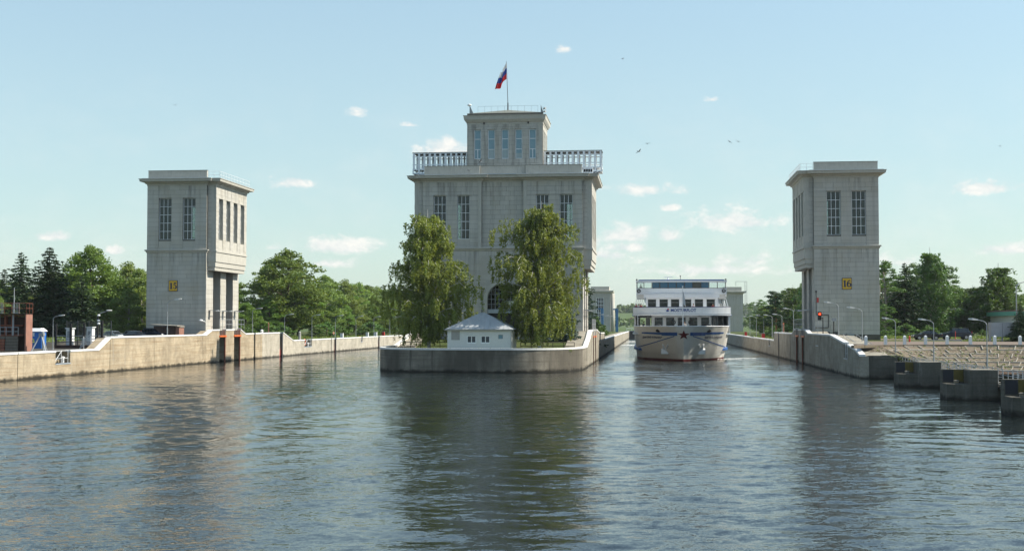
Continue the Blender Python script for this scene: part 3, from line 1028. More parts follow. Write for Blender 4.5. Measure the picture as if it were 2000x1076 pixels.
for a, b, l in ((91.65, 107.6, 'steel railed footbridge nearest the right edge, between the last two piers'),
                (110.35, 127.9, 'steel railed footbridge between the second and third guard piers'),
                (130.65, 148.6, 'steel railed footbridge from the lock wall to the second guard pier')):
    footbridge(a, b, l)

# ------------------------------------------------------------------ paved bowl-shaped bank on the right
BC = (36.0, 138.6); BR1, BR2, BZ1, BZ2 = 16.0, 7.6, 3.66, 1.12
def bowl_pt(phi, s, up=0.0):
    r = BR1 + (BR2 - BR1) * s
    return (BC[0] + r * cos(phi), BC[1] + r * sin(phi), BZ1 + (BZ2 - BZ1) * s + up)
def bowl():
    t = thing('paved_bank', 'curved sloping bank of dry turf cells between pale concrete ribs', 'embankment', (BC[0], BC[1] + 10, 2))
    rows = 6; base = MB()
    P0, P1 = radians(-5), radians(128)
    n = 40
    for i in range(n):
        a = P0 + (P1 - P0) * i / n; b = P0 + (P1 - P0) * (i + 1) / n
        base.add([bowl_pt(a, 0, -.12), bowl_pt(b, 0, -.12), bowl_pt(b, 1, -.12), bowl_pt(a, 1, -.12)], [(0, 1, 2, 3)])
    base.build('slope_base', 'soil', t)
    rg = random.Random(11)
    cols = 20
    def slab(name, mat, pa, pb, sa, sb, up, th):
        mb = MB(); m = 3
        top = []
        for i in range(m + 1):
            ph = pa + (pb - pa) * i / m
            top.append((bowl_pt(ph, sa, up), bowl_pt(ph, sb, up)))
        vs = [q for pr in top for q in pr] + [(q[0], q[1], q[2] - th) for pr in top for q in pr]
        o = 2 * (m + 1); fs = []
        for i in range(m):
            k0 = 2 * i
            fs.append((k0, k0 + 1, k0 + 3, k0 + 2))
            fs.append((k0, k0 + 2, o + k0 + 2, o + k0)); fs.append((k0 + 1, o + k0 + 1, o + k0 + 3, k0 + 3))
        fs.append((0, o, o + 1, 1)); fs.append((2 * m, 2 * m + 1, o + 2 * m + 1, o + 2 * m))
        mb.add(vs, fs)
        return mb.build(name, mat, t)
    for r in range(rows):
        s0, s1 = r / rows, (r + 1) / rows
        off = (.5 if r % 2 else 0)
        for c in range(cols):
            a = P0 + (P1 - P0) * (c + off) / cols; b = P0 + (P1 - P0) * (c + 1 + off) / cols
            b = min(b, P1)
            if b - a < .01: continue
            bare = (r >= 4 and a < radians(100) and rg.random() < .75) or (r == 0 and rg.random() < .4)
            if r >= 3 and a < radians(62): bare = True
            slab('turf_cell', 'slope_soil' if bare else 'slope_fill', a + .004, b - .004, s0 + .012, s1 - .012, -.10 + rg.uniform(-.03, .02) - (.07 if bare else 0), .15)
            if rg.random() < .8 or bare:
                slab('rib', 'rib_concrete', a - .0034, a + .0034, s0 + .008, s1 - .008, .0 + rg.uniform(-.04, .03), .2)
    for r in range(rows + 1):
        for c in range(cols // 2):
            if rg.random() < (.5 if r in (2, 3) else .3): continue
            a = P0 + (P1 - P0) * c * 2 / cols; b = P0 + (P1 - P0) * (c * 2 + 2) / cols
            slab('rib', 'rib_concrete', a + .001, b - .001, r / rows - .006, r / rows + .006, .005 + rg.uniform(-.03, .01), .2)
    return t
bowl()
# ground between bowl rim and the plateau, kerbed path and road
def plateau():
    mb = MB()
    n = 40; P0, P1 = radians(-60), radians(146)
    for i in range(n):
        a = P0 + (P1 - P0) * i / n; b = P0 + (P1 - P0) * (i + 1) / n
        pa, pb = bowl_pt(a, 0), bowl_pt(b, 0)
        oa = (BC[0] + 400 * cos(a), min(158, BC[1] + 400 * sin(a))); ob = (BC[0] + 400 * cos(b), min(158, BC[1] + 400 * sin(b)))
        def out(ph, p):
            # walk outwards until Y=158 or X far
            ca, sa = cos(ph), sin(ph)
            L = 400
            if sa > 1e-3: L = min(L, (158 - BC[1]) / sa)
            if ca < -1e-3: L = min(L, (24.0 - BC[0]) / ca)
            L = max(L, BR1 + .05)
            return (BC[0] + L * ca, BC[1] + L * sa, 3.7)
        mb.add([(pa[0], pa[1], 3.7), out(a, pa), out(b, pb), (pb[0], pb[1], 3.7)], [(0, 1, 2, 3)])
        mb.add([(pa[0], pa[1], 3.7), (pb[0], pb[1], 3.7), (pb[0], pb[1], 3.4), (pa[0], pa[1], 3.4)], [(0, 1, 2, 3)])
    struct(mb.build('path', 'asphalt_pink'))
    land('path', XR + .36, 400, [(158.0, 3.704), (186.5, 3.704)], 'asphalt_pink')
    land('road', 44, 400, [(189.0, 3.708), (196.5, 3.708)], 'asphalt_grey')
    land('road', 36.0, 400, [(200.5, 3.712), (214, 3.712)], 'asphalt_pink')
    k = MB(); k.box(40, 400, 196.6, 196.85, 3.6, 3.83); k.box(44, 400, 188.7, 188.95, 3.6, 3.83)
    struct(k.build('kerb', 'kerb'))
    k = MB()
    n = 60
    for i in range(n):
        a = radians(15) + radians(131) * i / n; b = radians(15) + radians(131) * (i + 1) / n
        q = [(BC[0] + r * cos(p), BC[1] + r * sin(p)) for r, p in ((15.95, a), (15.95, b), (16.3, b), (16.3, a))]
        k.prism(q, 3.45, 3.76)
    struct(k.build('kerb', 'soil'))
plateau()
mb = MB(); mb.add([(24.2, 148.95, 2.55), (27.6, 148.95, 2.55), (28.3, 148.4, 2.45), (26.2, 151.25, 3.64), (24.2, 152.6, 3.68), (22.7, 147.6, 2.5)], [(0, 1, 3), (1, 2, 3), (0, 3, 4)])
struct(mb.build('ground', 'slope_fill'))
# bank floor: silt and shallow water inside the bowl edge
mb = MB(); n = 30
mb.add([(BC[0] + BR2 * cos(radians(-10 + 200 * i / n)), BC[1] + BR2 * sin(radians(-10 + 200 * i / n)), 1.0) for i in range(n + 1)], [tuple(range(n + 1))])
struct(mb.build('silt_bed', 'slope_soil'))

# ================================================================== TOWERS
def moulding(mb, x0, x1, y0, y1, z):
    mb.rings(x0, x1, y0, y1, [(.06, z), (.06, z + .22), (.32, z + .34), (.32, z + .5), (.95, z + .62), (1.0, z + .95), (1.08, z + 1.0), (1.08, z + 1.08)])

def digit_strokes(ch):
    """Serif numerals as thick strokes in a 1 x 1.5 cell: list of (points, widths)."""
    if ch == '1':
        return [([(.5, 0), (.5, 1.5)], [.26, .26]), ([(.22, .04), (.80, .04)], [.09, .09]), ([(.46, 1.44), (.20, 1.26)], [.12, .07])]
    arc = lambda cx, cy, rx, ry, a0, a1, n=14: [(cx + rx * cos(radians(a0 + (a1 - a0) * i / n)), cy + ry * sin(radians(a0 + (a1 - a0) * i / n))) for i in range(n + 1)]
    if ch == '5':
        p = arc(.48, .47, .36, .45, 128, -150)
        w = [.07 + .20 * max(0, cos(radians(128 - 278 * i / 14))) for i in range(15)]
        return [(p, w), ([(.24, .80), (.30, 1.46)], [.08, .08]), ([(.26, 1.38), (.86, 1.38)], [.22, .20]), ([(.13, .26), (.20, .32)], [.2, .2])]
    if ch == '6':
        p = arc(.52, .46, .36, .44, 0, 360, 20)
        w = [.09 + .18 * abs(cos(radians(18 * i))) for i in range(21)]
        q = arc(.62, .60, .46, .86, 185, 70, 12)
        w2 = [.26 - .16 * i / 12 for i in range(13)]
        return [(p, w), (q, w2), ([(.80, 1.30), (.86, 1.24)], [.18, .18])]
def number_plate(parent, face, uc, zc, txt, w=1.32, h=1.62):
    mb = MB(); face.box(mb, uc - w / 2 - .07, uc + w / 2 + .07, zc - h / 2 - .07, zc + h / 2 + .07, .0, .10)
    pl = mb.build('number_plate', 'sign_navy', parent)
    mb = MB(); face.box(mb, uc - w / 2, uc + w / 2, zc - h / 2, zc + h / 2, .10, .115); mb.build('plate_field', 'sign_yellow', pl)
    sc = .66
    mb = MB()
    for i, ch in enumerate(txt):
        ox = uc + (i - 1) * .62 - .03; oz = zc - .50
        for lay, (pts, ws) in enumerate(digit_strokes(ch)):
            for (p, q), (wa, wb) in zip(zip(pts, pts[1:]), zip(ws, ws[1:])):
                dx, dz = q[0] - p[0], q[1] - p[1]; L = sqrt(dx * dx + dz * dz) or 1
                nx, nz = -dz / L, dx / L; wa, wb = wa * 1.35 + .03, wb * 1.35 + .03
                quad = [(p[0] + nx * wa / 2, p[1] + nz * wa / 2), (p[0] - nx * wa / 2, p[1] - nz * wa / 2), (q[0] - nx * wb / 2, q[1] - nz * wb / 2), (q[0] + nx * wb / 2, q[1] + nz * wb / 2)]
                mb.add([face.p(ox + a * sc, oz + b * sc, .120 + .001 * lay) for a, b in quad], [(0, 1, 2, 3)])
    mb.build('numerals', 'sign_navy', pl)

ZG, ZB, ZT = 3.6, 18.0, 28.45
YF, YR = 199.0, 215.3

def rail_fence(parent, pts, z0, h, step=.9, r=.03, mat='galvanised', name='railing', rails=(1.0, .5)):
    mb = MB()
    for p, q in zip(pts, pts[1:]):
        L = sqrt((q[0] - p[0]) ** 2 + (q[1] - p[1]) ** 2); n = max(1, round(L / step))
        for i in range(n + 1):
            t = i / n; x = p[0] + (q[0] - p[0]) * t; y = p[1] + (q[1] - p[1]) * t
            mb.tube((x, y, z0), (x, y, z0 + h), r, n=5)
        for f in rails:
            mb.tube((*p, z0 + h * f), (*q, z0 + h * f), r, n=5)
    return mb.build(name, mat, parent)

def bay_wing(t, xe, s, budget, rg, npanes):
    """The chamber side of a tower: piers below, the boxed-out upper storey above. xe: body edge, s: outward sign."""
    xo = xe + s * 1.42
    f = Face('x', xo, s)
    y0, y1 = YF + .45, YR - .25
    # box-out bottom
    mb = MB()
    a, b = sorted((xe - s * .4, xo))
    mb.box(a, b, y0, y1, 16.15, 17.72)
    a2, b2 = sorted((xe - s * .4, xo - s * .12)); mb.box(a2, b2, y0 + .12, y1 - .12, 15.35, 16.15)
    a3, b3 = sorted((xe - s * .4, xo - s * .26)); mb.box(a3, b3, y0 + .26, y1 - .26, 14.75, 15.35)
    mb.build('bay_base', 'stone_trim', t)
    mb = MB(); a4, b4 = sorted((xe - s * .4, xo + s * .12)); mb.box(a4, b4, y0 - .12, y1 + .12, 17.72, 17.98); mb.build('sill_band', 'stone_trim', t)
    holes = []
    n = 4; pitch = (y1 - y0 - .9) / n
    for i in range(n):
        u = y0 + .45 + pitch * (i + .5)
        holes.append((u - 1.02, u + 1.02, 19.75, 26.45))
    mb = MB()
    wall_holes(mb, f, y0, y1, 17.98, ZT, holes, -.06, -.75)
    w = mb.build('bay_wall', 'stone_trim', t)
    hol2 = holes + [(h[0], h[1], 18.4, 19.75) for h in holes]
    clad(f, w, courses(f, y0, y1, 17.98, ZT, hol2, .72, 1.7, rg, .02), budget, 'limestone', rg)
    for h in holes:
        window(t, f, h[0], h[1], h[2], h[3], 2, 5, -.62, bar=.08)
    # returns of the bay
    for fy, sg in ((Face('y', y0, -1), -1), (Face('y', y1, 1), 1)):
        mb = MB(); u0, u1 = sorted((xe - s * .3, xo - s * .0605))
        fy.box(mb, u0, u1, 17.98, ZT, -.06, -.7)
        w2 = mb.build('bay_return', 'mortar', t)
        if sg < 0: clad(fy, w2, courses(fy, *sorted((xe, xo)), 17.98, ZT, [], .72, 1.6, rg), budget, 'limestone', rg)
        else:
            m3 = MB(); fy.box(m3, *sorted((xe, xo)), 17.98, ZT, -.059, 0); m3.build('bay_return', 'limestone', t)
    mb = MB(); moulding(mb, *sorted((xe - s * 1.0, xo)), y0, y1, ZT - .004); mb.build('cornice', 'stone_trim', t)
    mb = MB(); a5, b5 = sorted((xe - s * .9, xo + s * .75)); mb.box(a5, b5, y0 - .7, y1 + .7, ZT + 1.08, ZT + 1.16); mb.build('roof_flashing', 'roof_metal', t)

def pier_side(t, xe, s, xin, budget, rg):
    """Three piers with two deep recesses over the gate grooves."""
    f = Face('x', xe, s)
    spans = [(YF + .06, YF + 3.3), (YF + 6.9, YF + 9.7), (YF + 13.3, YR)]
    for i, (a, b) in enumerate(spans):
        mb = MB(); x0, x1 = sorted((xe - s * .06, xin)); mb.box(x0, x1, a + (.0 if i == 0 else .06), b, ZG - 1, 17.6)
        w = mb.build('pier', 'mortar', t)
        clad(f, w, courses(f, a - (.06 if i == 0 else 0), b, ZG, 17.6, [], .72, 3.4, rg, .02), budget, 'limestone', rg)
        if i: 
            fy = Face('y', a, -1); m2 = MB(); fy.box(m2, *sorted((xin + s * .05, xe - s * .061)), ZG - 1, 17.6, -.0595, 0); m2.build('pier_cheek', 'limestone', t)
    for (a, b), (c, d) in zip(spans, spans[1:]):
        mb = MB(); x0, x1 = sorted((xin + s * .02, xin + s * .3)); mb.box(x0, x1, b, c, ZG, ZG + 6.0); mb.box(x0, x1, b + .9, c - .9, ZG + 6.0, 14.5); mb.build('gate_guide', 'dark_steel', t)
    # steel working platform above the gate grooves
    mb = MB()
    xr0, xr1 = sorted((xe + s * .05, xe + s * 1.5))
    for y in (YF + 1.2, YF + 7.8, YF + 13.9): mb.box(xr0, xr1, y, y + .9, 8.30, 8.40)
    mb.tube((xe + s * .9, YF + 1.2, 8.25), (xe + s * .9, YF + 15, 8.25), .05, n=5)
    mb.build('light_bar', 'galvanised', t)
    rail_fence(t, [(xe + s * 1.3, YF + 2.8), (xe + s * 1.3, YF + 15.5)], 5.28, 1.6, 1.6, .04)

def gate_tower(name, label, x0, x1, s, num, uc):
    """s=+1: the lock lies on the +X side."""
    rg = random.Random(num)
    t = thing(name, label, 'tower', ((x0 + x1) / 2, YF, ZG))
    budget = [300]
    ff = Face('y', YF, -1)
    xe, xf = (x1, x0) if s > 0 else (x0, x1)      # lock side, far side
    xin = xe - s * 3.0
    # lower body
    mb = MB(); a, b = sorted((xin, xf - s * -.06)); mb.box(a, b, YF + .06, YR - .06, ZG - 1.5, 17.6)
    w = mb.build('lower_wall', 'mortar', t)
    mbf = MB(); ff.box(mbf, *sorted((xin, xe - s * .061)), ZG - 1.5, 17.6, -.06, -1.0); mbf.build('lower_wall', 'mortar', t)
    clad(ff, w, courses(ff, x0, x1, 4.55, 17.6, [], .70, 1.95, rg), budget, 'limestone', rg)
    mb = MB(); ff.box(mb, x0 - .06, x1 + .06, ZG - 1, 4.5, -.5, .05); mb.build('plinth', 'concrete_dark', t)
    # band
    mb = MB(); mb.rings(x0, x1, YF, YR, [(.02, 17.6), (.12, 17.66), (.12, 17.82), (.30, 17.92), (.30, 18.1), (.04, 18.14)]); mb.build('string_course', 'stone_trim', t)
    # upper storey, hollow
    W = x1 - x0
    hs = [(x0 + 1.95, x0 + 4.05, 19.72, 26.45), (x0 + W - 4.0, x0 + W - 1.9, 19.72, 26.45)]
    inn = [(h[0], h[1], 18.45, 19.72) for h in hs]
    mb = MB(); wall_holes(mb, ff, x0, x1, 18.14, ZT, hs, -.06, -.65)
    w = mb.build('upper_wall', 'mortar', t)
    clad(ff, w, courses(ff, x0, x1, 18.14, ZT, [(h[0], h[1], 18.45, h[3]) for h in hs], .72, 1.55, rg), budget, 'limestone', rg)
    for h in hs:
        window(t, ff, *h, 3, 5, -.38)
        mb = MB(); ff.box(mb, h[0], h[1], 19.5, 19.74, -.3, -.02); mb.build('window_sill', 'mortar', t)
        mb = MB(); ff.box(mb, h[0] + .01, h[1] - .01, 18.46, 19.5, -.0595, -.035); mb.build('apron_panel', 'limestone', t)
    fb = Face('y', YR, 1)
    hb = [(h[0] + (.35 if s < 0 else -.35), h[1] + (.35 if s < 0 else -.35), h[2], h[3]) for h in hs]
    mb = MB(); wall_holes(mb, fb, x0, x1, 18.14, ZT, hb, 0, -.6); mb.build('rear_wall', 'limestone', t)
    for h in hb: window(t, fb, *h, 3, 5, -.3, gmat='glass_clear')
    fx = Face('x', xf, -s)
    mb = MB(); fx.box(mb, YF + .65, YR - .6, 18.14, ZT, 0, -.6); mb.build('outer_wall', 'limestone', t)
    mb = MB(); fx.box(mb, YF + .061, YR - .06, ZG - 1, 17.6, -.05, 0); mb.build('outer_wall', 'limestone', t)
    fx.box(mb, YF, YF + .65, 18.14, ZT, -.06, 0)
    mb = MB(); mb.box(x0 + .6, x1 - .6, YF + .65, YR - .6, 17.9, 18.2); mb.box(x0 + .3, x1 - .3, YF + .3, YR - .3, 28.0, ZT); mb.build('floor_slab', 'interior', t)
    mb = MB(); moulding(mb, x0, x1, YF, YR, ZT); mb.build('cornice', 'stone_trim', t)
    mb = MB(); zc = ZT + 1.08
    pf0, pf1 = (x0 + .05, x1 - .1) if s > 0 else (x0 + .1, x1 - .05)
    mb.box(pf0, pf1, YF + .25, YF + .7, zc, zc + 1.35)
    mb.box(*sorted((xf + s * .05, xf + s * .5)), YF + .7, YR - .3, zc, zc + 1.35)
    mb.build('parapet', 'stone_trim', t)
    mb = MB(); mb.box(pf0 - .04, pf1 + .04, YF + .21, YF + .74, zc + 1.35, zc + 1.42); mb.build('parapet_cap', 'roof_dark', t)
    mb = MB(); mb.box(x0 - .7, x1 + .7, YF - .75, YF + .2, zc, zc + .09); mb.box(x0, x1, YF + .2, YR, zc, zc + .07); mb.build('roof_flashing', 'roof_metal', t)
    xo = xe + s * 1.42
    rail_fence(t, [(xe, YF + .6), (xo + s * .5, YF + .6), (xo + s * .5, YR - .3)], zc + .08, 1.15, .8, .025, 'white_paint', 'roof_railing')
    bay_wing(t, xe, s, budget, rg, 5)
    pier_side(t, xe, s, xin, budget, rg)
    number_plate(t, ff, uc, 12.28, str(num))
    return t

t15 = gate_tower('gate_tower', 'pale stone gate tower numbered 15 with sunlit right side', -80.85, -70.9, 1, 15, -76.35)
t16 = gate_tower('gate_tower', 'shaded stone gate tower numbered 16 beside the ship', 24.9, 34.6, -1, 16, 29.75)
# things fixed to tower 16: side balcony, conduits, camera
def t16_extras():
    mb = MB(); mb.extr([(34.66, YF + 5, 10.2), (35.6, YF + 5, 10.6), (35.6, YF + 5, 12.2), (34.66, YF + 5, 12.2)], (0, 4, 0)); mb.build('balcony', 'stone_trim', t16)
    mb = MB(); mb.extr([(34.66, YF + 6, 12.2), (35.2, YF + 6, 12.2), (34.66, YF + 6, 14.6)], (0, 2, 0)); mb.build('balcony_brace', 'stone_trim', t16)
    mb = MB()
    mb.path([(25.15, YF - .1, 11.0), (25.15, YF - .1, 7.55)], .05); mb.path([(25.15, YF - .1, 7.55), (26.95, YF - .1, 7.55), (26.95, YF - .1, 5.6), (25.0, YF - .1, 5.6)], .06)
    mb.ball((25.15, YF - .1, 11.1), .16); mb.build('conduit', 'dark_steel', t16)
    for x in (26.35, 27.6):
        mb = MB(); mb.box(x, x + .75, YF - .35, YF - .06, 3.9, 5.0); mb.build('switch_box', 'dark_steel', t16)
    mb = MB(); mb.box(29.6, 30.6, YF - 1.0, YF - .06, 3.65, 4.7); mb.build('cabinet', 'lamp_grey', t16)
t16_extras()
mb = MB(); mb.tube((-70.95, YF - .06, 6.5), (-71.35, YF - .5, 6.65), .06); mb.ball((-71.5, YF - .6, 6.7), (.34, .3, .2)); mb.build('floodlight', 'white_paint', t15)

# ------------------------------------------------------------------ central building
def central():
    rg = random.Random(99)
    x0, x1 = -35.65, -10.40
    t = thing('lock_headquarters', 'large central stone lock building with arched window, upper tower and flagpole', 'building', ((x0 + x1) / 2, YF, ZG))
    budget = [300]
    ff = Face('y', YF, -1)
    XA, XB = -26.3, -19.7
    rec = .45
    fm = Face('y', YF + rec, -1)
    xc, ra, ro, zs = -23.0, 2.42, 2.92, 10.05
    # upper storey front: two bays with windows, plain recessed middle
    bays = [(x0, XA, [(-33.95, -31.95, 19.5, 26.4), (-30.17, -28.2, 19.5, 26.4)]), (XB, x1, [(-17.7, -15.72, 19.5, 26.4), (-14.0, -11.97, 19.5, 26.4)])]
    # facing stones go up first on the visible upper storey
    for a, b, hs in bays:
        mb = MB(); wall_holes(mb, ff, a, b, 18.14, ZT, hs, -.06, -.7)
        w = mb.build('bay_wall', 'mortar', t)
        clad(ff, w, courses(ff, a, b, 18.14, ZT, [(h[0], h[1], 18.5, h[3]) for h in hs], .74, 1.75, rg, .03), budget, 'limestone', rg)
        for h in hs:
            window(t, ff, *h, 3, 5, -.36)
            mb = MB(); ff.box(mb, h[0], h[1], 19.28, 19.52, -.3, -.02); mb.build('window_sill', 'stone_trim', t)
            mb = MB(); ff.box(mb, h[0] + .01, h[1] - .01, 18.51, 19.28, -.0595, -.035); mb.build('apron_panel', 'limestone', t)
        mb = MB(); 
        e0, e1 = (b - .55, b) if a == x0 else (a, a + .55)
        ff.box(mb, e0, e1, 18.14, ZT, 0.0, .12); mb.build('pilaster', 'stone_trim', t)
    mb = MB(); fm.box(mb, XA, XB, 18.14, ZT, -.06, -.6); w = mb.build('middle_wall', 'mortar', t)
    clad(fm, w, courses(fm, XA, XB, 18.95, ZT, [], .74, 1.75, rg, .03), budget, 'limestone', rg)
    mb = MB(); fm.box(mb, XA, XB, 18.14, 18.45, -.1, .1); fm.box(mb, XA, XB, 18.5, 18.93, -.05, .06); mb.build('apron_panel', 'stone_trim', t)
    # lower storey with the arch
    mb = MB(); hole = [(xc - ra, xc + ra, ZG - 2, zs)]
    wall_holes(mb, ff, x0, x1, ZG - 2, 13.2, [(xc - ro, xc + ro, ZG - 2, 13.2)], -.06, -1.0); ff.box(mb, x0, x1, 13.2, 17.6, -.06, -1.0)
    # spandrels round the arch
    N = 24
    for i in range(N):
        a = pi * i / N; b = pi * (i + 1) / N
        p = [(xc + ra * cos(a), zs + ra * sin(a)), (xc + ra * cos(b), zs + ra * sin(b)), (xc + ro * cos(b), 13.2), (xc + ro * cos(a), 13.2)]
        mb.extr([(q[0], YF + .06, q[1]) for q in p], (0, .94, 0))
    for sg in (-1, 1): mb.box(*sorted((xc + sg * ra, xc + sg * ro)), YF + .06, YF + 1.0, ZG - 2, zs)
    w = mb.build('lower_wall', 'limestone', t)
    hol = [(xc - ro, xc + ro, ZG - 2, zs)]
    nst = 10
    for i in range(nst):   # stepped clearance for the stones round the arch
        z_a = zs + ro * i / nst; z_b = zs + ro * (i + 1) / nst
        half = sqrt(max(0, ro * ro - (ro * i / nst) ** 2))
        hol.append((xc - half, xc + half, z_a, z_b + .001))
    clad(ff, w, courses(ff, x0, x1, 4.2, 17.6, hol, .74, 1.9, rg, .03), budget, 'limestone', rg)
    # archivolt
    mb = MB()
    for i in range(N):
        a = pi * i / N; b = pi * (i + 1) / N
        p = [(xc + (ra) * cos(a), zs + (ra) * sin(a)), (xc + (ra) * cos(b), zs + (ra) * sin(b)), (xc + (ro + .05) * cos(b), zs + (ro + .05) * sin(b)), (xc + (ro + .05) * cos(a), zs + (ro + .05) * sin(a))]
        mb.extr([(q[0], YF - .12, q[1]) for q in p], (0, .3, 0))
    for sg in (-1, 1): mb.box(*sorted((xc + sg * ra, xc + sg * (ro + .05))), YF - .12, YF + .18, ZG, zs)
    mb.build('archivolt', 'stone_trim', t)
    # arched window: bars clipped to the arch, one pane per light
    d = .62; zb = 8.45
    fr = MB(); cols, rowh = 8, .78
    us = [xc - ra + 2 * ra * i / cols for i in range(cols + 1)]
    zrows = [zb + rowh * i for i in range(7)]
    ztop = lambda u: zs + sqrt(max(0, ra * ra - (u - xc) ** 2))
    for u in us[1:-1]: fr.box(u - .035, u + .035, YF + d - .04, YF + d + .04, zb, ztop(u))
    for z in zrows:
        half = ra if z <= zs else sqrt(max(0, ra * ra - (z - zs) ** 2))
        if half > .2: fr.box(xc - half, xc + half, YF + d - .035, YF + d + .045, z - .035, z + .035)
    for i in range(N):
        a = pi * i / N; b = pi * (i + 1) / N
        p = [(xc + (ra - .09) * cos(a), zs + (ra - .09) * sin(a)), (xc + (ra - .09) * cos(b), zs + (ra - .09) * sin(b)), (xc + ra * cos(b), zs + ra * sin(b)), (xc + ra * cos(a), zs + ra * sin(a))]
        fr.extr([(q[0], YF + d - .06, q[1]) for q in p], (0, .12, 0))
    wd = fr.build('arched_window', 'lamp_grey', t)
    for ua, ub in zip(us, us[1:]):
        for za, zc_ in zip(zrows, zrows[1:] + [99]):
            tp = min(zc_, ztop(ua), ztop(ub))
            if tp - za > .15: ff.unit('pane', 'glass', wd, ua + .035, ub - .035, za + .035, tp - .035, -(d + .006), -(d - .006))
    mb = MB(); mb.box(xc - ra, xc + ra, YF + .3, YF + .9, zb - .62, zb - .04); mb.build('arch_sill', 'roof_metal', t)
    mb = MB(); mb.box(xc - ra, xc + ra, YF + .5, YF + .7, ZG, zb - .62); mb.build('passage_dark', 'black_steel', t)  # black sheet standing in for the darkness of the open passage
    # rest of the lower body, hollow hall behind the arch
    mb = MB()
    mb.box(x0 + .06, xc - 3.4, YF + 1.0, YR - .06, ZG - 2, 17.55); mb.box(xc + 3.4, x1 - .06, YF + 1.0, YR - .06, ZG - 2, 17.55)
    mb.box(xc - 3.4, xc + 3.4, YF + 1.0, YR - .06, 13.6, 17.55)
    mb.box(xc - 3.4, xc - 1.0, YR - 1.0, YR - .06, ZG - 2, 13.6); mb.box(xc + 1.6, xc + 3.4, YR - 1.0, YR - .06, ZG - 2, 13.6); mb.box(xc - 1.0, xc + 1.6, YR - 1.0, YR - .06, ZG - 2, 8.6); mb.box(xc - 1.0, xc + 1.6, YR - 1.0, YR - .06, 10.0, 13.6)
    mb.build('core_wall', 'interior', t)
    mb = MB(); mb.rings(x0, x1, YF, YR, [(.02, 17.6), (.12, 17.66), (.12, 17.82), (.32, 17.92), (.32, 18.1), (.04, 18.14)]); mb.build('string_course', 'stone_trim', t)
    # rear wall of the upper storey with windows so daylight shows through
    fb = Face('y', YR + .3, 1)
    hb = [h for b_ in bays for h in b_[2]]
    mb = MB(); wall_holes(mb, fb, x0, x1, 18.14, ZT, hb, 0, -.6); mb.build('rear_wall', 'limestone', t)
    for h in hb: window(t, fb, *h, 3, 5, -.3, gmat='glass_clear')
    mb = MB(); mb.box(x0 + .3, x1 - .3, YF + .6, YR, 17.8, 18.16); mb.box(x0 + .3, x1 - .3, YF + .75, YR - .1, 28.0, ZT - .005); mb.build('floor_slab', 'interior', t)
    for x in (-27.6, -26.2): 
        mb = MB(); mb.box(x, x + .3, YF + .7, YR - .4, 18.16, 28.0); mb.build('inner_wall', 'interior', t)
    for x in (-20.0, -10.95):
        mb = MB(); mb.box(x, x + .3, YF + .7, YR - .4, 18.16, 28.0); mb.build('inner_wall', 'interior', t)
    # cornices
    mb = MB(); moulding(mb, x0, XA, YF, YR, ZT); mb.build('cornice', 'stone_trim', t)
    mb = MB(); moulding(mb, XB, x1, YF, YR, ZT); mb.build('cornice', 'stone_trim', t)
    mb = MB(); moulding(mb, XA - 1, XB + 1, YF + rec, YR, ZT - .006); mb.build('cornice', 'stone_trim', t)
    zc = ZT + 1.08
    mb = MB(); mb.box(x0 - .7, x1 + .7, YF - .7, YF + .5, zc, zc + .10); mb.box(x0, x1, YF + .5, YR, zc, zc + .07); mb.build('roof_flashing', 'roof_metal', t)
    for a, b, dy in ((x0 + .15, XA - .35, 0), (XA - .33, XB + .33, .4), (XB + .35, x1 - .15, .02)):
        mb = MB(); mb.box(a, b, YF + .35 + dy, YF + .85 + dy, zc + .05, 31.05); mb.build('parapet', 'stone_trim', t)
        mb = MB(); mb.box(a - .04, b + .04, YF + .31 + dy, YF + .89 + dy, 31.05, 31.11); mb.build('parapet_cap', 'roof_green', t)
    for xe, s in ((x0, -1), (x1, 1)):
        bay_wing(t, xe, s, budget, rg, 5)
        pier_side(t, xe, s, xe - s * 3.0, budget, rg)
    # upper tower
    tx0, tx1, ty0, ty1 = -29.05, -16.9, 202.0, 211.0
    ft = Face('y', ty0, -1)
    hs = []
    for i in range(5):
        u = -27.35 + 2.205 * i
        hs.append((u - .58, u + .58, 32.45, 37.2))
    mb = MB(); wall_holes(mb, ft, tx0, tx1, zc, 38.3, hs, -.06, -.6)
    tw = mb.build('upper_tower', 'mortar', t)
    b2 = [160]
    clad(ft, tw, courses(ft, tx0, tx1, 31.0, 38.3, hs, .70, 1.6, rg, .03), b2, 'limestone', rg)
    for i, h in enumerate(hs):
        z3 = [h[2] + .05, h[2] + 1.55, h[2] + 3.2, h[3] - .05]
        ex = None
        if i in (0, 4):
            u = (h[0] + h[1]) / 2
            def ex(mb_, u=u, h=h): ft.box(mb_, u - .06, u + .06, h[2] + .1, h[2] + 1.6, -.33, -.2)
        wd_ = window(t, ft, *h, 1, 3, -.26, gmat='glass_sky_blind', bar=.10, rowz=z3, extra=ex)
        if i in (1, 2, 3):
            low = min(wd_.children, key=lambda o: o.location.z); ft.unit('pane', 'glass_pale', wd_, h[0] + .1, h[1] - .1, z3[0] + .05, z3[1] - .05 - (.6 if i == 3 else 0), -.268, -.262)
    fr_ = Face('x', tx1, 1)
    hs2 = [(ty0 + 1.4 + 2.0 * i, ty0 + 2.5 + 2.0 * i, 32.45, 37.2) for i in range(4)]
    mb = MB(); wall_holes(mb, fr_, ty0, ty1, zc, 38.3, hs2, 0, -.6); mb.build('tower_side', 'limestone', t)
    for h in hs2: window(t, fr_, *h, 1, 3, -.25, gmat='glass_sky_blind', bar=.1)
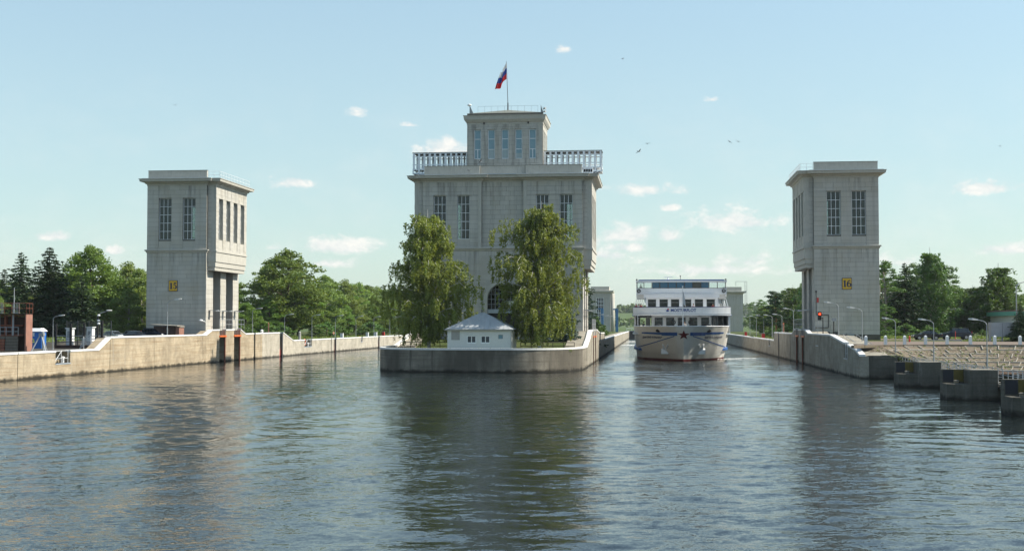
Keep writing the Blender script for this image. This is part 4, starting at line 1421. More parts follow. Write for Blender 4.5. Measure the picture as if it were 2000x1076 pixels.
    mb = MB(); mb.box(tx0, tx0 + .6, ty0 + .6, ty1, zc, 38.3); mb.box(tx0 + .6, tx1 - .6, ty1 - .6, ty1, zc, 38.3); mb.box(tx0 + .6, tx1 - .6, ty0 + .7, ty1 - .6, 31.6, 31.9); mb.build('tower_side', 'limestone', t)
    mb = MB(); mb.box(tx0 + .6, tx1 - .6, ty0 + 1.2, ty0 + 1.5, 31.9, 38.2); mb.build('tower_partition', 'interior', t)
    mb = MB(); mb.rings(tx0, tx1, ty0, ty1, [(.05, 38.0), (.05, 38.25), (.18, 38.35), (.45, 38.75), (.52, 39.3), (.6, 39.34), (.6, 39.4)]); mb.build('tower_cornice', 'stone_trim', t)
    for u in (-26.3, -19.2):
        mb = MB(); mb.box(u - .12, u + .12, ty0 - .14, ty0 - .06, 38.0, 38.34); mb.build('drain_spout', 'black_steel', t)
    mb = MB(); mb.rings(tx0, tx1, ty0, ty1, [(.0, 39.4), (.0, 39.78)]); mb.build('roof_kerb', 'roof_dark', t)
    mb = MB(); cx_, cy_ = (tx0 + tx1) / 2, (ty0 + ty1) / 2
    mb.add([(tx0, ty0, 39.781), (tx1, ty0, 39.781), (tx1, ty1, 39.781), (tx0, ty1, 39.781), (cx_, cy_, 41.0)], [(0, 1, 4), (1, 2, 4), (2, 3, 4), (3, 0, 4), (3, 2, 1, 0)])
    mb.build('hip_roof', 'roof_green', t)
    rail_fence(t, [(tx0 + 1.7, ty0 + .4), (tx1 - .8, ty0 + .4)], 39.8, 1.15, 1.1, .014, 'dark_steel', 'roof_railing', (1.0, .02))
    mb = MB(); mb.extr([(tx0 + .35, ty0 + .3, 39.8), (tx0 + 1.0, ty0 + .3, 39.8), (tx0 + .45, ty0 + .3, 41.0), (tx0 + .35, ty0 + .3, 41.0)], (0, .25, 0)); mb.build('bracket', 'lamp_grey', t)
    mb = MB(); mb.ball((tx0 + .32, ty0 + .4, 41.2), (.34, .3, .2)); mb.build('floodlight', 'white_paint', t)
    mb = MB(); mb.extr([(tx1 - .35, ty0 + .3, 39.8), (tx1 + .05, ty0 + .3, 39.8), (tx1 - .33, ty0 + .3, 41.1)], (0, .25, 0)); mb.build('bracket', 'lamp_grey', t)
    mb = MB()
    for dz in (0, .5): mb.tube((tx1 + .1, ty0 + .3, 39.9 + dz), (tx1 + .45, ty0 + .1, 39.95 + dz), .06, .22, 8)
    mb.tube((tx1 + .05, ty0 + .4, 39.5), (tx1 + .05, ty0 + .4, 40.7), .05); mb.build('loudspeaker', 'lamp_grey', t)
    # steel galleries on both sides of the tower
    for gx0, gx1, sg in ((-38.15, tx0, -1), (tx1, -7.55, 1)):
        yg0, yg1 = 203.4, 206.6
        mb = MB(); mb.box(gx0, gx1, yg0, yg1, 31.0, 31.2)
        for yy in (yg0, yg1):
            mb.box(gx0, gx1, yy - .05, yy + .05, 33.62, 33.74); mb.box(gx0, gx1, yy - .04, yy + .04, 33.05, 33.2); mb.box(gx0, gx1, yy - .04, yy + .04, 31.75, 31.9)
        mb.build('gallery_frame', 'gallery_grey', t)
        n = 11
        for yy in (yg0, yg1):
            for i in range(n):
                x = gx0 + .22 + (gx1 - gx0 - .44) * i / (n - 1)
                unit_box('gallery_post', 'gallery_grey', t, (x, yy, 32.4), (.32, .10, 2.5))
        mb = MB(); mb.box(gx0 - .02, gx1 + .02, yg0 - .09, yg1 + .09, 33.75, 33.82); mb.build('gallery_rail', 'roof_dark', t)
        # dropped end bay with struts
        e0, e1 = (gx0, gx0 + 2.1) if sg < 0 else (gx1 - 2.1, gx1)
        mb = MB()
        for yy in (yg0, yg1):
            for x in (e0 + .1, (e0 + e1) / 2, e1 - .1): mb.box(x - .1, x + .1, yy - .05, yy + .05, 30.55, 31.0)
            mb.box(e0, e1, yy - .06, yy + .06, 30.35, 30.55)
        mb.box(e0, e1, yg0 + .06, yg1 - .06, 30.35, 30.45)
        mb.build('gallery_end', 'gallery_grey', t)
        mb = MB(); xw = x0 - .5 if sg < 0 else x1 + .5
        for k_ in (0, .6): mb.tube(((gx0 + .3 + k_) if sg < 0 else (gx1 - .3 - k_), yg0, 30.4), (xw + sg * (.3 - k_), yg0, 29.55), .07)
        mb.build('strut', 'dark_steel', t)
    for i in range(4):
        mb = MB(); x = -9.9 + .36 * i - .4; mb.box(x, x + .26, YF + 1.3, YF + 1.4, 30.0, 30.4); mb.build('vent', 'black_steel', t)
    mb = MB(); mb.box(-10.5, -8.9, YF + 1.4, YF + 2.2, 29.6, 30.7); mb.build('roof_cabinet', 'gallery_grey', t)
    mb = MB(); mb.tube((cx_, cy_, 40.9), (cx_, cy_, 42.2), .12, .1); mb.tube((cx_, cy_, 42.2), (cx_ - .25, cy_, 49.0), .06, .035); mb.build('flagpole', 'dark_steel', t)
    return t, (cx_ - .22, cy_)
hq, FLAG = central()

def flag():
    fx, fy = FLAG
    t = thing('flag', 'white, blue and red striped flag hanging on the rooftop pole', 'flag', (fx, fy, 46.7))
    n, m = 16, 9
    def pt(i, j):
        # i along the fly (0 hoist), j down the hoist; the cloth droops and folds
        u = i / n; v = j / m
        drop = u * 2.2
        x = fx - .02 - u * 1.75 * (.55 + .45 * v) + .14 * sin(u * 9 + v * 2) * u
        y = fy + .38 * sin(u * 11 + v * 1.2) * (.25 + u)
        z = 48.85 - v * 2.75 - drop * (.8 + .2 * sin(u * 3)) + .1 * sin(u * 8)
        return (x, y, z)
    for k_, (mat, a, b) in enumerate((('flag_white', 0, 3), ('flag_blue', 3, 6), ('flag_red', 6, 9))):
        mb = MB(); vs = [pt(i, j) for i in range(n + 1) for j in range(a, b + 1)]; w = b - a + 1
        mb.add(vs, [(i * w + j, i * w + j + 1, (i + 1) * w + j + 1, (i + 1) * w + j) for i in range(n) for j in range(b - a)])
        mb.build('flag_stripe', mat, t, smooth=True)
flag()

# ------------------------------------------------------------------ far towers and gates at the lower end
def far_tower(name, label, x0, x1, y0, s, z0, zt):
    rg = random.Random(int(x0))
    t = thing(name, label, 'tower', ((x0 + x1) / 2, y0, 2.8))
    f = Face('y', y0, -1); y1 = y0 + 14
    hs = [(x0 + (x1 - x0) * .5 - 1.5, x0 + (x1 - x0) * .5 + 1.7, 7.5, 17.6)] if s > 0 else []
    mb = MB(); wall_holes(mb, f, x0, x1, 1, zt - 1.4, hs, 0, -.6); mb.box(x0, x0 + .6, y0 + .6, y1, 1, zt - 1.4); mb.box(x1 - .6, x1, y0 + .6, y1, 1, zt - 1.4); mb.box(x0 + .6, x1 - .6, y1 - .6, y1, 1, zt - 1.4)
    mb.build('wall', 'limestone_far', t)
    for h in hs: window(t, f, *h, 4, 6, -.3, bar=.16)
    mb = MB(); mb.rings(x0, x1, y0, y1, [(.05, zt - 1.4), (.3, zt - 1.1), (1.2, zt - .8), (1.3, zt - .2), (.2, zt - .1)]); mb.build('cornice', 'stone_trim', t)
    mb = MB(); mb.box(x0 + .6, x1 - .6, y0 + .4, y1 - .4, zt - .1, zt + 1.6); mb.build('parapet', 'stone_trim', t)
    # half columns on the lock side
    xe = x1 if s > 0 else x0
    for y in (y0 + .8, y0 + 5, y0 + 9.5):
        mb = MB(); mb.tube((xe + s * .8, y, 1), (xe + s * .8, y, zt - 1.4), .75, n=12); mb.build('column', 'limestone_far', t, smooth=True)
    return t
far_tower('gate_house', 'far pale gatehouse with one tall window beyond the island spruce', -26.5, -17.2, 560, 1, 3, 20.8)
ft2 = far_tower('gate_house', 'far plain grey gatehouse right behind the ship', 30.0, 38.8, 545, -1, 3, 20.0)
mb = MB()
for x in (39.8, 40.6): mb.tube((x, 548, 8), (x, 548, 24), .09, n=5)
for i in range(14): mb.tube((39.8, 548, 9 + i), (40.6, 548, 9 + i), .06, n=4)
mb.tube((36, 548, 24), (40.6, 548, 24), .09, n=5); mb.tube((36, 548, 22), (36, 548, 24), .09, n=5)
mb.build('ladder', 'galvanised', ft2)

def lower_gate():
    t = thing('lower_gate', 'dark closed steel gate across the far end of the lock', 'lock gate', (7, 541, 0))
    for i in range(12):
        a = XIR - .3 + (XR - XIR + .6) * i / 12
        unit_box('gate_plate', 'dark_steel', t, (a + 1.37, 541, 1.0), (2.68, .5, 4.2))
    mb = MB(); mb.box(XIR - 2, XR + 2, 540.4, 541.6, 3.1, 3.3); mb.build('walkway', 'galvanised', t)
    rail_fence(t, [(XIR - 1, 540.5), (XR + 1, 540.5)], 3.3, 1.1, 2.2, .06, 'white_paint')
    t2 = thing('lower_gate', 'closed steel gate across the far end of the left lock', 'lock gate', (-53, 541, 0))
    for i in range(12):
        a = XL - .3 + (XIL - XL + .6) * i / 12
        unit_box('gate_plate', 'dark_steel', t2, (a + 1.37, 541, 1.0), (2.68, .5, 4.2))
lower_gate()
for x, y, lab in ((-18.8, 505, 'nearer blue steel gate mast left of the ship'), (-13.6, 525, 'farther blue steel gate mast left of the ship')):
    t = thing('gate_mast', lab, 'mast', (x, y, 3), 0, 'blue gate masts')
    mb = MB(); mb.box(x - .55, x + .55, y - .5, y + .5, 2.5, 11.8); mb.build('post', 'gate_blue', t)
    mb = MB(); mb.box(x - 1.6, x + .54, y - .4, y + .4, 11.8, 12.3); mb.build('crossbar', 'gate_blue', t)
# ================================================================== RIVER CRUISE SHIP
SX, SY = 5.45, 214.6
DK = [(0.0, -3.0), (1.5, -2.75), (3.2, -1.8), (5.0, .2), (6.6, 3.0), (7.7, 6.5), (8.25, 11), (8.4, 18), (8.4, 60), (8.4, 112), (6.0, 120)]
WL = [(0.0, 0.0), (.7, .9), (1.8, 2.8), (3.4, 5.4), (5.1, 8.6), (6.6, 12), (7.5, 17), (7.9, 24), (8.1, 60), (8.0, 110), (5.5, 117)]
HZ = 5.75
def hull_s(s, z):
    i = min(int(s), len(DK) - 2); f = s - i
    d = [DK[i][k] + (DK[i + 1][k] - DK[i][k]) * f for k in (0, 1)]
    w = [WL[i][k] + (WL[i + 1][k] - WL[i][k]) * f for k in (0, 1)]
    q = max(-.3, z / HZ)
    g = q if q < 0 else q ** .9
    return w[0] + (d[0] - w[0]) * g, w[1] + (d[1] - w[1]) * g
def hull_at(x, z, off=.035):
    """Point of the hull at half-breadth x and height z (bow part), pushed outwards a little."""
    lo, hi = 0.0, 7.0
    ax = min(abs(x), hull_s(7.0, z)[0] - .001)
    for _ in range(40):
        m = (lo + hi) / 2
        if hull_s(m, z)[0] < ax: lo = m
        else: hi = m
    p = hull_s(lo, z); q = hull_s(lo + .05, z)
    tx, ty = q[0] - p[0], q[1] - p[1]; L = sqrt(tx * tx + ty * ty) or 1
    sg = 1 if x >= 0 else -1
    return (SX + sg * (p[0] + ty / L * off), SY + p[1] - tx / L * off, z)

def text_tris(txt, bold=.012, shear=0.0):
    cu = bpy.data.curves.new('lettering', 'FONT'); cu.body = txt; cu.offset = bold; cu.shear = shear; cu.resolution_u = 3
    ob = bpy.data.objects.new('lettering', cu); COL.objects.link(ob)
    dg = bpy.context.evaluated_depsgraph_get()
    me = bpy.data.meshes.new_from_object(ob.evaluated_get(dg))
    vs = [tuple(v.co) for v in me.vertices]; fs = [tuple(p.vertices) for p in me.polygons]
    bpy.data.objects.remove(ob); bpy.data.meshes.remove(me); bpy.data.curves.remove(cu)
    xs = [v[0] for v in vs]; ys = [v[1] for v in vs]
    x0, y0, w, h = min(xs), min(ys), max(xs) - min(xs), max(ys) - min(ys)
    return [((v[0] - x0) / w, (v[1] - y0) / h) for v in vs], fs

def ship():
    t = thing('cruise_ship', 'white river cruise ship with blue stripes and red star leaving the lock', 'ship', (SX, SY, 0))
    # hull
    zs = [-1.2, 0, .3, 1.0, 1.8, 2.8, 3.8, 4.8, HZ]
    ss = [i * .25 for i in range(0, 29)] + [8, 9, 10]
    def shell(z_list):
        mb = MB(); m = len(z_list)
        for sg in (-1, 1):
            vs = []
            for s in ss:
                for z in z_list:
                    x, y = hull_s(s, z); vs.append((SX + sg * x, SY + y, z))
            fs = []
            for i in range(len(ss) - 1):
                for j in range(m - 1):
                    a = i * m + j; f = (a, a + m, a + m + 1, a + 1)
                    fs.append(f if sg > 0 else f[::-1])
            mb.add(vs, fs)
        # stern
        n = len(ss) - 1
        return mb
    hull = shell(zs[2:]).build('hull', 'hull_cream', t, smooth=True)
    shell([-1.2, 0, .3]).build('boot_top', 'boot_red', t, smooth=True)
    mb = MB()
    outl = [(SX + sg * hull_s(s, 4.7)[0] * .995, SY + hull_s(s, 4.7)[1] + .03) for sg in (1,) for s in ss] + [(SX - hull_s(s, 4.7)[0] * .995, SY + hull_s(s, 4.7)[1] + .03) for s in reversed(ss)]
    mb.add([(x, y, 4.7) for x, y in outl], [tuple(range(len(outl)))]); mb.build('foredeck', 'lamp_grey', t)
    # bulwark rail
    mb = MB()
    for sg in (-1, 1):
        pr = [(SX + sg * hull_s(s, HZ)[0], SY + hull_s(s, HZ)[1] + .05, HZ + .03) for s in ss[:30]]
        mb.path(pr, .07, 5)
    mb.build('bulwark_rail', 'ship_white', t)
    # painted bands
    def band(name, mat, x0, x1, zf0, zf1, off=.03, n=14):
        for sg in (-1, 1):
            mb = MB(); vs = []
            for i in range(n + 1):
                x = x0 + (x1 - x0) * i / n
                vs.append(hull_at(sg * x, zf0(x), off)); vs.append(hull_at(sg * x, zf1(x), off))
            mb.add(vs, [(2 * i, 2 * i + 1, 2 * i + 3, 2 * i + 2) for i in range(n)])
            mb.build(name, mat, hull)
    band('bow_stripe', 'ship_blue', 1.05, 3.6, lambda x: 4.22, lambda x: 4.76)
    band('bow_stripe', 'ship_blue', 3.6, 6.9, lambda x: 4.36 + .05 * (x - 3.6), lambda x: 4.77)
    band('bow_stripe', 'ship_blue', 1.5, 7.6, lambda x: 4.06 - (x - 1.5) * .335, lambda x: 4.22 - (x - 1.5) * .335, n=24)
    # rubbing strakes standing off the side
    for z0, z1, s0, mat in ((4.25, 4.62, 5.2, 'roof_metal'), (1.55, 2.0, 5.0, 'ship_blue')):
        for sg in (-1, 1):
            mb = MB(); secs = []
            for k_ in range(24):
                s = s0 + (8.0 - s0) * k_ / 23
                x, y = hull_s(s, (z0 + z1) / 2); o = .38 if k_ else .02
                secs.append([(SX + sg * (x - .2), SY + y, z0), (SX + sg * (x + o), SY + y, z0 + .06), (SX + sg * (x + o), SY + y, z1 - .06), (SX + sg * (x - .2), SY + y, z1)])
            mb.loft(secs); mb.build('rubbing_strake', mat, hull)
    # star, anchors, hawse pipes, name
    mb = MB(); c = (0, 4.32); pts = []
    for i in range(10):
        a = pi / 2 + i * pi / 5; r = 1.0 if i % 2 == 0 else .40
        pts.append((c[0] + r * cos(a), c[1] + r * sin(a) * .82))
    yst = min(hull_at(.01, 4.3, .05)[1], 9e9) - .02
    vs = [(SX + p[0], min(hull_at(p[0], p[1], .06)[1], 9e9) - .03, p[1]) for p in pts] + [(SX, yst - .10, 4.32)]
    mb.add(vs, [(i, (i + 1) % 10, 10) for i in range(10)]); mb.build('star', 'star_red', hull)
    for sg in (-1, 1):
        mb = MB()
        p = hull_at(sg * 3.0, 1.6, .05); q = hull_at(sg * 2.5, 2.6, .05); q2 = hull_at(sg * 3.3, 2.6, .05)
        mb.box(p[0] - .62, p[0] + .62, p[1] - .34, p[1] + .3, 1.12, 1.72)
        mb.extr([(p[0] - .62, p[1] - .34, 1.722), (p[0] + .62, p[1] - .34, 1.722), (p[0] + .62, p[1] + .3, 1.9), (p[0] - .62, p[1] + .3, 1.9)], (0, 0, .12))
        for qq in (q, q2): mb.tube((p[0] + (qq[0] - p[0]) * .3, p[1] - .12, 1.8), (qq[0], qq[1] - .06, 2.75), .2, .15, 6)
        mb.build('anchor', 'ship_white', hull)
        mb = MB(); h = hull_at(sg * 4.1, 5.05, .02); mb.ball(h, (.48, .14, .28), 10); mb.build('hawse_pipe', 'black_steel', hull)
    uv, fs = text_tris('ДМИТРИЙ ФУРМАНОВ', .035)
    for u0 in (-6.75, 3.45):
        mb = MB(); mb.add([hull_at(u0 + u * 3.25, 3.66 + v * .52, .045) for u, v in uv], fs); mb.build('ship_name', 'ship_navy', hull)
    # ---- house on the foredeck
    def wall_front(name, yl, x0, x1, z0, z1, wins, mat='ship_white', gm='glass_ship', bar=.09):
        f = Face('y', SY + yl, -1)
        hs = [(SX + a, SX + b, c_, d) for a, b, c_, d in wins]
        mb = MB(); wall_holes(mb, f, SX + x0, SX + x1, z0, z1, hs, 0, -.14); w = mb.build(name, mat, t)
        for h in hs:
            window(t, f, *h, 1, 2, -.07, fmat='lamp_grey', gmat=gm, bar=.05, rowz=[h[2] + .05, h[2] + (h[3] - h[2]) * .70, h[3] - .05])
        return f
    w1 = [(c_ - .72, c_ + .72, 5.45, 7.30) for c_ in (-4.0, -2.0, 0.0, 2.0, 4.05)]
    wall_front('deckhouse_front', 11.2, -5.25, 5.15, 4.7, 7.62, w1)
    mb = MB(); mb.box(SX - 5.25, SX + 5.15, SY + 11.34, SY + 108, 4.7, 4.75); mb.box(SX - 5.25, SX - 5.1, SY + 11.34, SY + 108, 4.75, 7.6); mb.box(SX + 5.0, SX + 5.15, SY + 11.34, SY + 108, 4.75, 7.6); mb.box(SX - 5.1, SX + 5.0, SY + 16, SY + 16.2, 4.75, 7.6); mb.build('deckhouse', 'interior', t)
    for x0, x1 in ((-6.25, -5.45), (5.35, 6.1)):
        mb = MB(); mb.box(SX + x0, SX + x1, SY + 12.5, SY + 12.6, 4.75, 7.5); d = mb.build('door', 'board_grey', t)
        mb = MB(); mb.box(SX + x0 + .15, SX + x1 - .15, SY + 12.47, SY + 12.5, 5.9, 7.2); mb.build('door_pane', 'car_glass', d)
    mb = MB(); mb.box(SX - 8.3, SX - 7.95, SY + 11.5, SY + 104, 4.7, 7.62); mb.box(SX + 7.95, SX + 8.3, SY + 9.5, SY + 104, 4.7, 7.62); mb.build('side_wall', 'ship_white', t)
    for x in (-7.6,):
        mb = MB(); mb.tube((SX + x, SY + 8.6, 4.7), (SX + x, SY + 8.6, 7.62), .07); mb.build('stanchion', 'ship_white', t)
    # lifebuoy frames and lamps against the house
    for x in (-1.45, 1.55):
        mb = MB(); mb.ring((SX + x, SY + 11.05, 6.45), (0, 1, 0), .33, .09); mb.build('life_ring', 'dark_steel', t)
    for x in (-3.0, 3.1):
        mb = MB(); mb.tube((SX + x, SY + 11.0, 7.62), (SX + x, SY + 11.0, 7.25), .08, .2, 8); mb.build('deck_lamp', 'ship_white', t)
    # upper bulwark carrying the lettering
    def arcfront(name, mat, y0, bow, hx, z0, z1, th=.12, parent=t):
        mb = MB(); n = 24; o = []; i_ = []
        for i in range(n + 1):
            x = -hx + 2 * hx * i / n; y = y0 + bow * (abs(x) / hx) ** 3
            o.append((SX + x, SY + y)); i_.append((SX + x * (1 - th / hx), SY + y + th))
        for i in range(n): mb.prism([o[i], o[i + 1], i_[i + 1], i_[i]], z0, z1)
        return mb.build(name, mat, parent)
    bw = arcfront('upper_bulwark', 'ship_white', 7.6, 1.6, 8.35, 7.90, 9.0)
    arcfront('deck_edge', 'ship_white', 7.45, 1.6, 8.45, 7.60, 7.86, 1.2)
    arcfront('deck_edge_line', 'roof_metal', 7.42, 1.6, 8.47, 7.862, 7.898, .3)
    mb = MB()
    pr = [(SX - 8.3 + 16.6 * i / 24, SY + 7.65 + 1.6 * (abs(-8.3 + 16.6 * i / 24) / 8.35) ** 3, 9.06) for i in range(25)]
    mb.path(pr, .06, 5); mb.build('bulwark_rail', 'ship_navy', t)
    mb = MB(); mb.box(SX - 8.3, SX + 8.3, SY + 9.2, SY + 106, 7.64, 7.84); mb.build('upper_deck', 'ship_white', t)
    mb = MB(); mb.box(SX - 8.42, SX - 8.25, SY + 9.2, SY + 104, 7.86, 9.0); mb.box(SX + 8.25, SX + 8.42, SY + 9.2, SY + 104, 7.86, 9.0); mb.build('side_bulwark', 'ship_white', t)
    mb = MB(); mb.box(SX + 7.6, SX + 8.55, SY + 9.3, SY + 60, 7.55, 7.85); mb.box(SX - 8.55, SX - 7.6, SY + 9.3, SY + 60, 7.55, 7.85); mb.build('deck_trim', 'ship_blue', t)
    uv, fs = text_tris('MOSTURFLOT', .03)
    mb = MB()
    for_y = lambda x: SY + 7.6 + 1.6 * (abs(x) / 8.35) ** 3 - .03
    mb.add([(SX - 1.95 + u * 4.35, for_y(-1.95 + u * 4.35), 8.24 + v * .54) for u, v in uv], fs); mb.build('lettering', 'ship_letters', bw)
    mb = MB(); mb.ball((SX - 2.5, SY + 7.57, 8.42), (.26, .02, .16), 10); mb.build('emblem', 'ship_blue', bw)
    mb = MB(); mb.ball((SX - 2.4, SY + 7.57, 8.68), (.15, .02, .12), 10); mb.build('emblem', 'flag_red', bw)
    # ---- second house
    w2 = [(c_ - .74, c_ + .74, 8.6, 10.50) for c_ in (-5.15, -3.1, -1.1, 1.0, 3.05, 5.1)]
    wall_front('saloon_front', 12.4, -6.2, 6.35, 7.84, 10.75, w2)
    mb = MB(); mb.box(SX - 6.2, SX - 6.05, SY + 12.54, SY + 100, 7.84, 10.75); mb.box(SX + 6.2, SX + 6.35, SY + 12.54, SY + 100, 7.84, 10.75); mb.build('saloon_side', 'ship_white', t)
    mb = MB(); mb.box(SX - 6.05, SX + 6.2, SY + 18, SY + 18.2, 7.84, 10.7); mb.build('saloon_partition', 'interior', t)
    arcfront('saloon_brow', 'ship_white', 11.3, .5, 6.6, 10.72, 11.42, 1.4)
    mb = MB(); mb.box(SX - 6.5, SX + 6.5, SY + 12.6, SY + 104, 10.75, 11.0); mb.build('boat_deck', 'ship_white', t)
    # ---- bridge
    f = Face('y', SY + 13.2, -1)
    bx = [-7.75, -6.55, -5.15, -3.75, -2.3, -.85, .55, 2.0, 3.45, 4.85, 6.3, 7.75]
    mb = MB(); mb.box(SX - 7.9, SX + 7.9, SY + 13.05, SY + 13.2, 11.36, 12.42); mb.build('bridge_bulwark', 'ship_white', t)
    mb = MB(); mb.box(SX - 7.9, SX + 7.9, SY + 13.2, SY + 17.6, 11.2, 11.36); mb.build('bridge_deck', 'hull_cream', t)
    mb = MB()
    for x in bx: mb.box(SX + x - .06, SX + x + .06, SY + 13.06, SY + 13.2, 12.42, 13.5)
    mb.box(SX - 7.8, SX + 7.8, SY + 13.07, SY + 13.19, 12.42, 12.5); mb.build('bridge_frame', 'dark_steel', t)
    for i, (a, b) in enumerate(zip(bx, bx[1:])):
        f2 = Face('y', SY + 13.13, -1)
        clear = i in (0, 1, 9, 10)
        f2.unit('bridge_pane', 'glass_clear' if clear else ('car_glass' if i == 7 else 'glass_teal'), t, SX + a + .07, SX + b - .07, 12.51, 13.48, -.01, .01)
    mb = MB(); mb.box(SX - 5.0, SX + 4.8, SY + 15.0, SY + 15.1, 11.36, 13.5); mb.build('bridge_rear_wall', 'interior', t)
    mb = MB(); mb.box(SX - 7.95, SX + 7.95, SY + 12.7, SY + 17.6, 13.5, 13.78); mb.build('bridge_roof', 'ship_white', t)
    mb = MB(); mb.box(SX - 7.5, SX + 7.5, SY + 12.8, SY + 12.95, 13.78, 13.96); mb.build('roof_stripe', 'ship_blue', t)
    for x in (-7.8, 7.75):
        mb = MB(); mb.tube((SX + x, SY + 13.2, 11.0), (SX + x, SY + 13.2, 13.95), .09); mb.build('wing_post', 'ship_white', t)
        mb = MB(); mb.ball((SX + x, SY + 12.8, 13.95), .16); mb.build('navigation_light', 'dark_steel', t)
        mb = MB(); mb.ring((SX + x * .955, SY + 12.98, 11.95), (0, 1, 0), .26, .09); mb.build('life_ring', 'dark_steel', t)
    for sg in (-1, 1):
        mb = MB(); mb.box(*sorted((SX + sg * 6.5, SX + sg * 7.85)), SY + 13.2, SY + 17.5, 10.55, 11.2); mb.build('wing_base', 'hull_cream', t)
        mb = MB()
        for k_ in range(5): mb.tube((SX + sg * (7.8 - k_ * .35), SY + 14.2, 10.6), (SX + sg * (8.2 - k_ * .35), SY + 13.6, 9.0), .05, n=5)
        mb.build('wing_strut', 'ship_white', t)
    # companion stairs on the right-hand side
    for k_, (xx, yy, z0, z1) in enumerate(((6.75, 11.6, 4.8, 7.6), (7.0, 12.6, 7.9, 11.2))):
        mb = MB()
        for i in range(9):
            z = z0 + (z1 - z0) * i / 9; mb.box(SX + xx - .45, SX + xx + .45, SY + yy + i * .18, SY + yy + i * .18 + .22, z, z + .05)
        mb.build('stair_treads', 'galvanised', t)
        mb = MB()
        for dx in (-.47, .47): mb.tube((SX + xx + dx, SY + yy, z0 + .9), (SX + xx + dx, SY + yy + 1.7, z1 + .9), .035, n=5); mb.tube((SX + xx + dx, SY + yy, z0), (SX + xx + dx, SY + yy + 1.7, z1), .06, n=5)
        mb.build('stair_rail', 'ship_white', t)
    # foredeck gear
    for x in (-4.1, 4.35):
        mb = MB(); mb.ring((SX + x, SY + 2.6, 5.45), (0, 1, 0), .55, .11, 16); mb.tube((SX + x, SY + 2.2, 5.45), (SX + x, SY + 3.6, 5.45), .18); mb.box(SX + x - .5, SX + x + .5, SY + 2.3, SY + 3.5, 4.7, 5.2); mb.build('windlass', 'dark_steel', t)
    mb = MB(); mb.tube((SX - .1, SY - 1.6, 4.7), (SX - .12, SY - 1.6, 12.2), .10, .06, 8); mb.ball((SX - .12, SY - 1.6, 12.3), .12); mb.build('bow_mast', 'ship_white', t)
    mb = MB()
    n, m = 6, 10; vs = []
    for j in range(m + 1):
        for i in range(n + 1):
            u = i / n; v = j / m
            vs.append((SX - .06 + u * .45 * (.5 + v * .5), SY - 1.6 + .12 * sin(u * 8 + v * 3), 11.6 - v * 2.1 - u * .6))
    mb.add(vs, [(j * (n + 1) + i, j * (n + 1) + i + 1, (j + 1) * (n + 1) + i + 1, (j + 1) * (n + 1) + i) for j in range(m) for i in range(n)])
    mb.build('pennant', 'cloth_pennant', t, smooth=True)
    mb = MB(); mb.tube((SX - 2.3, SY + 14, 13.78), (SX - 2.3, SY + 14, 14.35), .22, .14, 8); mb.box(SX - 3.0, SX - 1.5, SY + 13.95, SY + 14.1, 14.35, 14.48); mb.build('radar', 'ship_white', t)
    mb = MB(); mb.tube((SX - .1, SY + 15, 13.78), (SX - .1, SY + 15, 14.6), .05); mb.ball((SX - .1, SY + 15, 14.65), .12); mb.build('mast_light', 'dark_steel', t)
    # funnel and awning far aft, hidden from here but part of the ship
    mb = MB(); mb.box(SX - 1.6, SX + 1.6, SY + 70, SY + 76, 11.0, 13.4); mb.build('funnel', 'ship_white', t)
    return t
m_glass('glass_bridge', (0.06, 0.16, 0.24), refl=.8)
ship()

def foam_sheet(label, pts, seed):
    rg = random.Random(seed)
    mb = MB()
    for (x0, y0, x1, y1, w) in pts:
        n = 22; vs = []
        for i in range(n + 1):
            u = i / n; x = x0 + (x1 - x0) * u; y = y0 + (y1 - y0) * u
            ww = w * (.25 + .75 * sin(pi * min(1, u * 1.05))) * rg.uniform(.5, 1.2)
            for s in (-1, -.3, .3, 1): vs.append((x, y + s * ww, .03 + .12 * (1 - abs(s)) * rg.random()))
        mb.add(vs, [(i * 4 + j, (i + 1) * 4 + j, (i + 1) * 4 + j + 1, i * 4 + j + 1) for i in range(n) for j in range(3)])
    o = mb.build('wake_foam', 'foam', smooth=True)
    tag(o, label, 'foam', kind='stuff')
foam_sheet('white foam curling off the bow of the cruise ship', [(12.8, 228.0, 19.5, 232.5, 1.8), (11.6, 225.5, 14.2, 228.6, 1.3), (13.0, 227.6, 15.2, 228.4, 1.9)], 1)
foam_sheet('bright foam in the lock behind the ship beside the island wall', [(-8.5, 372, -2.8, 366, 9), (-8.3, 440, -2.8, 452, 16)], 2)

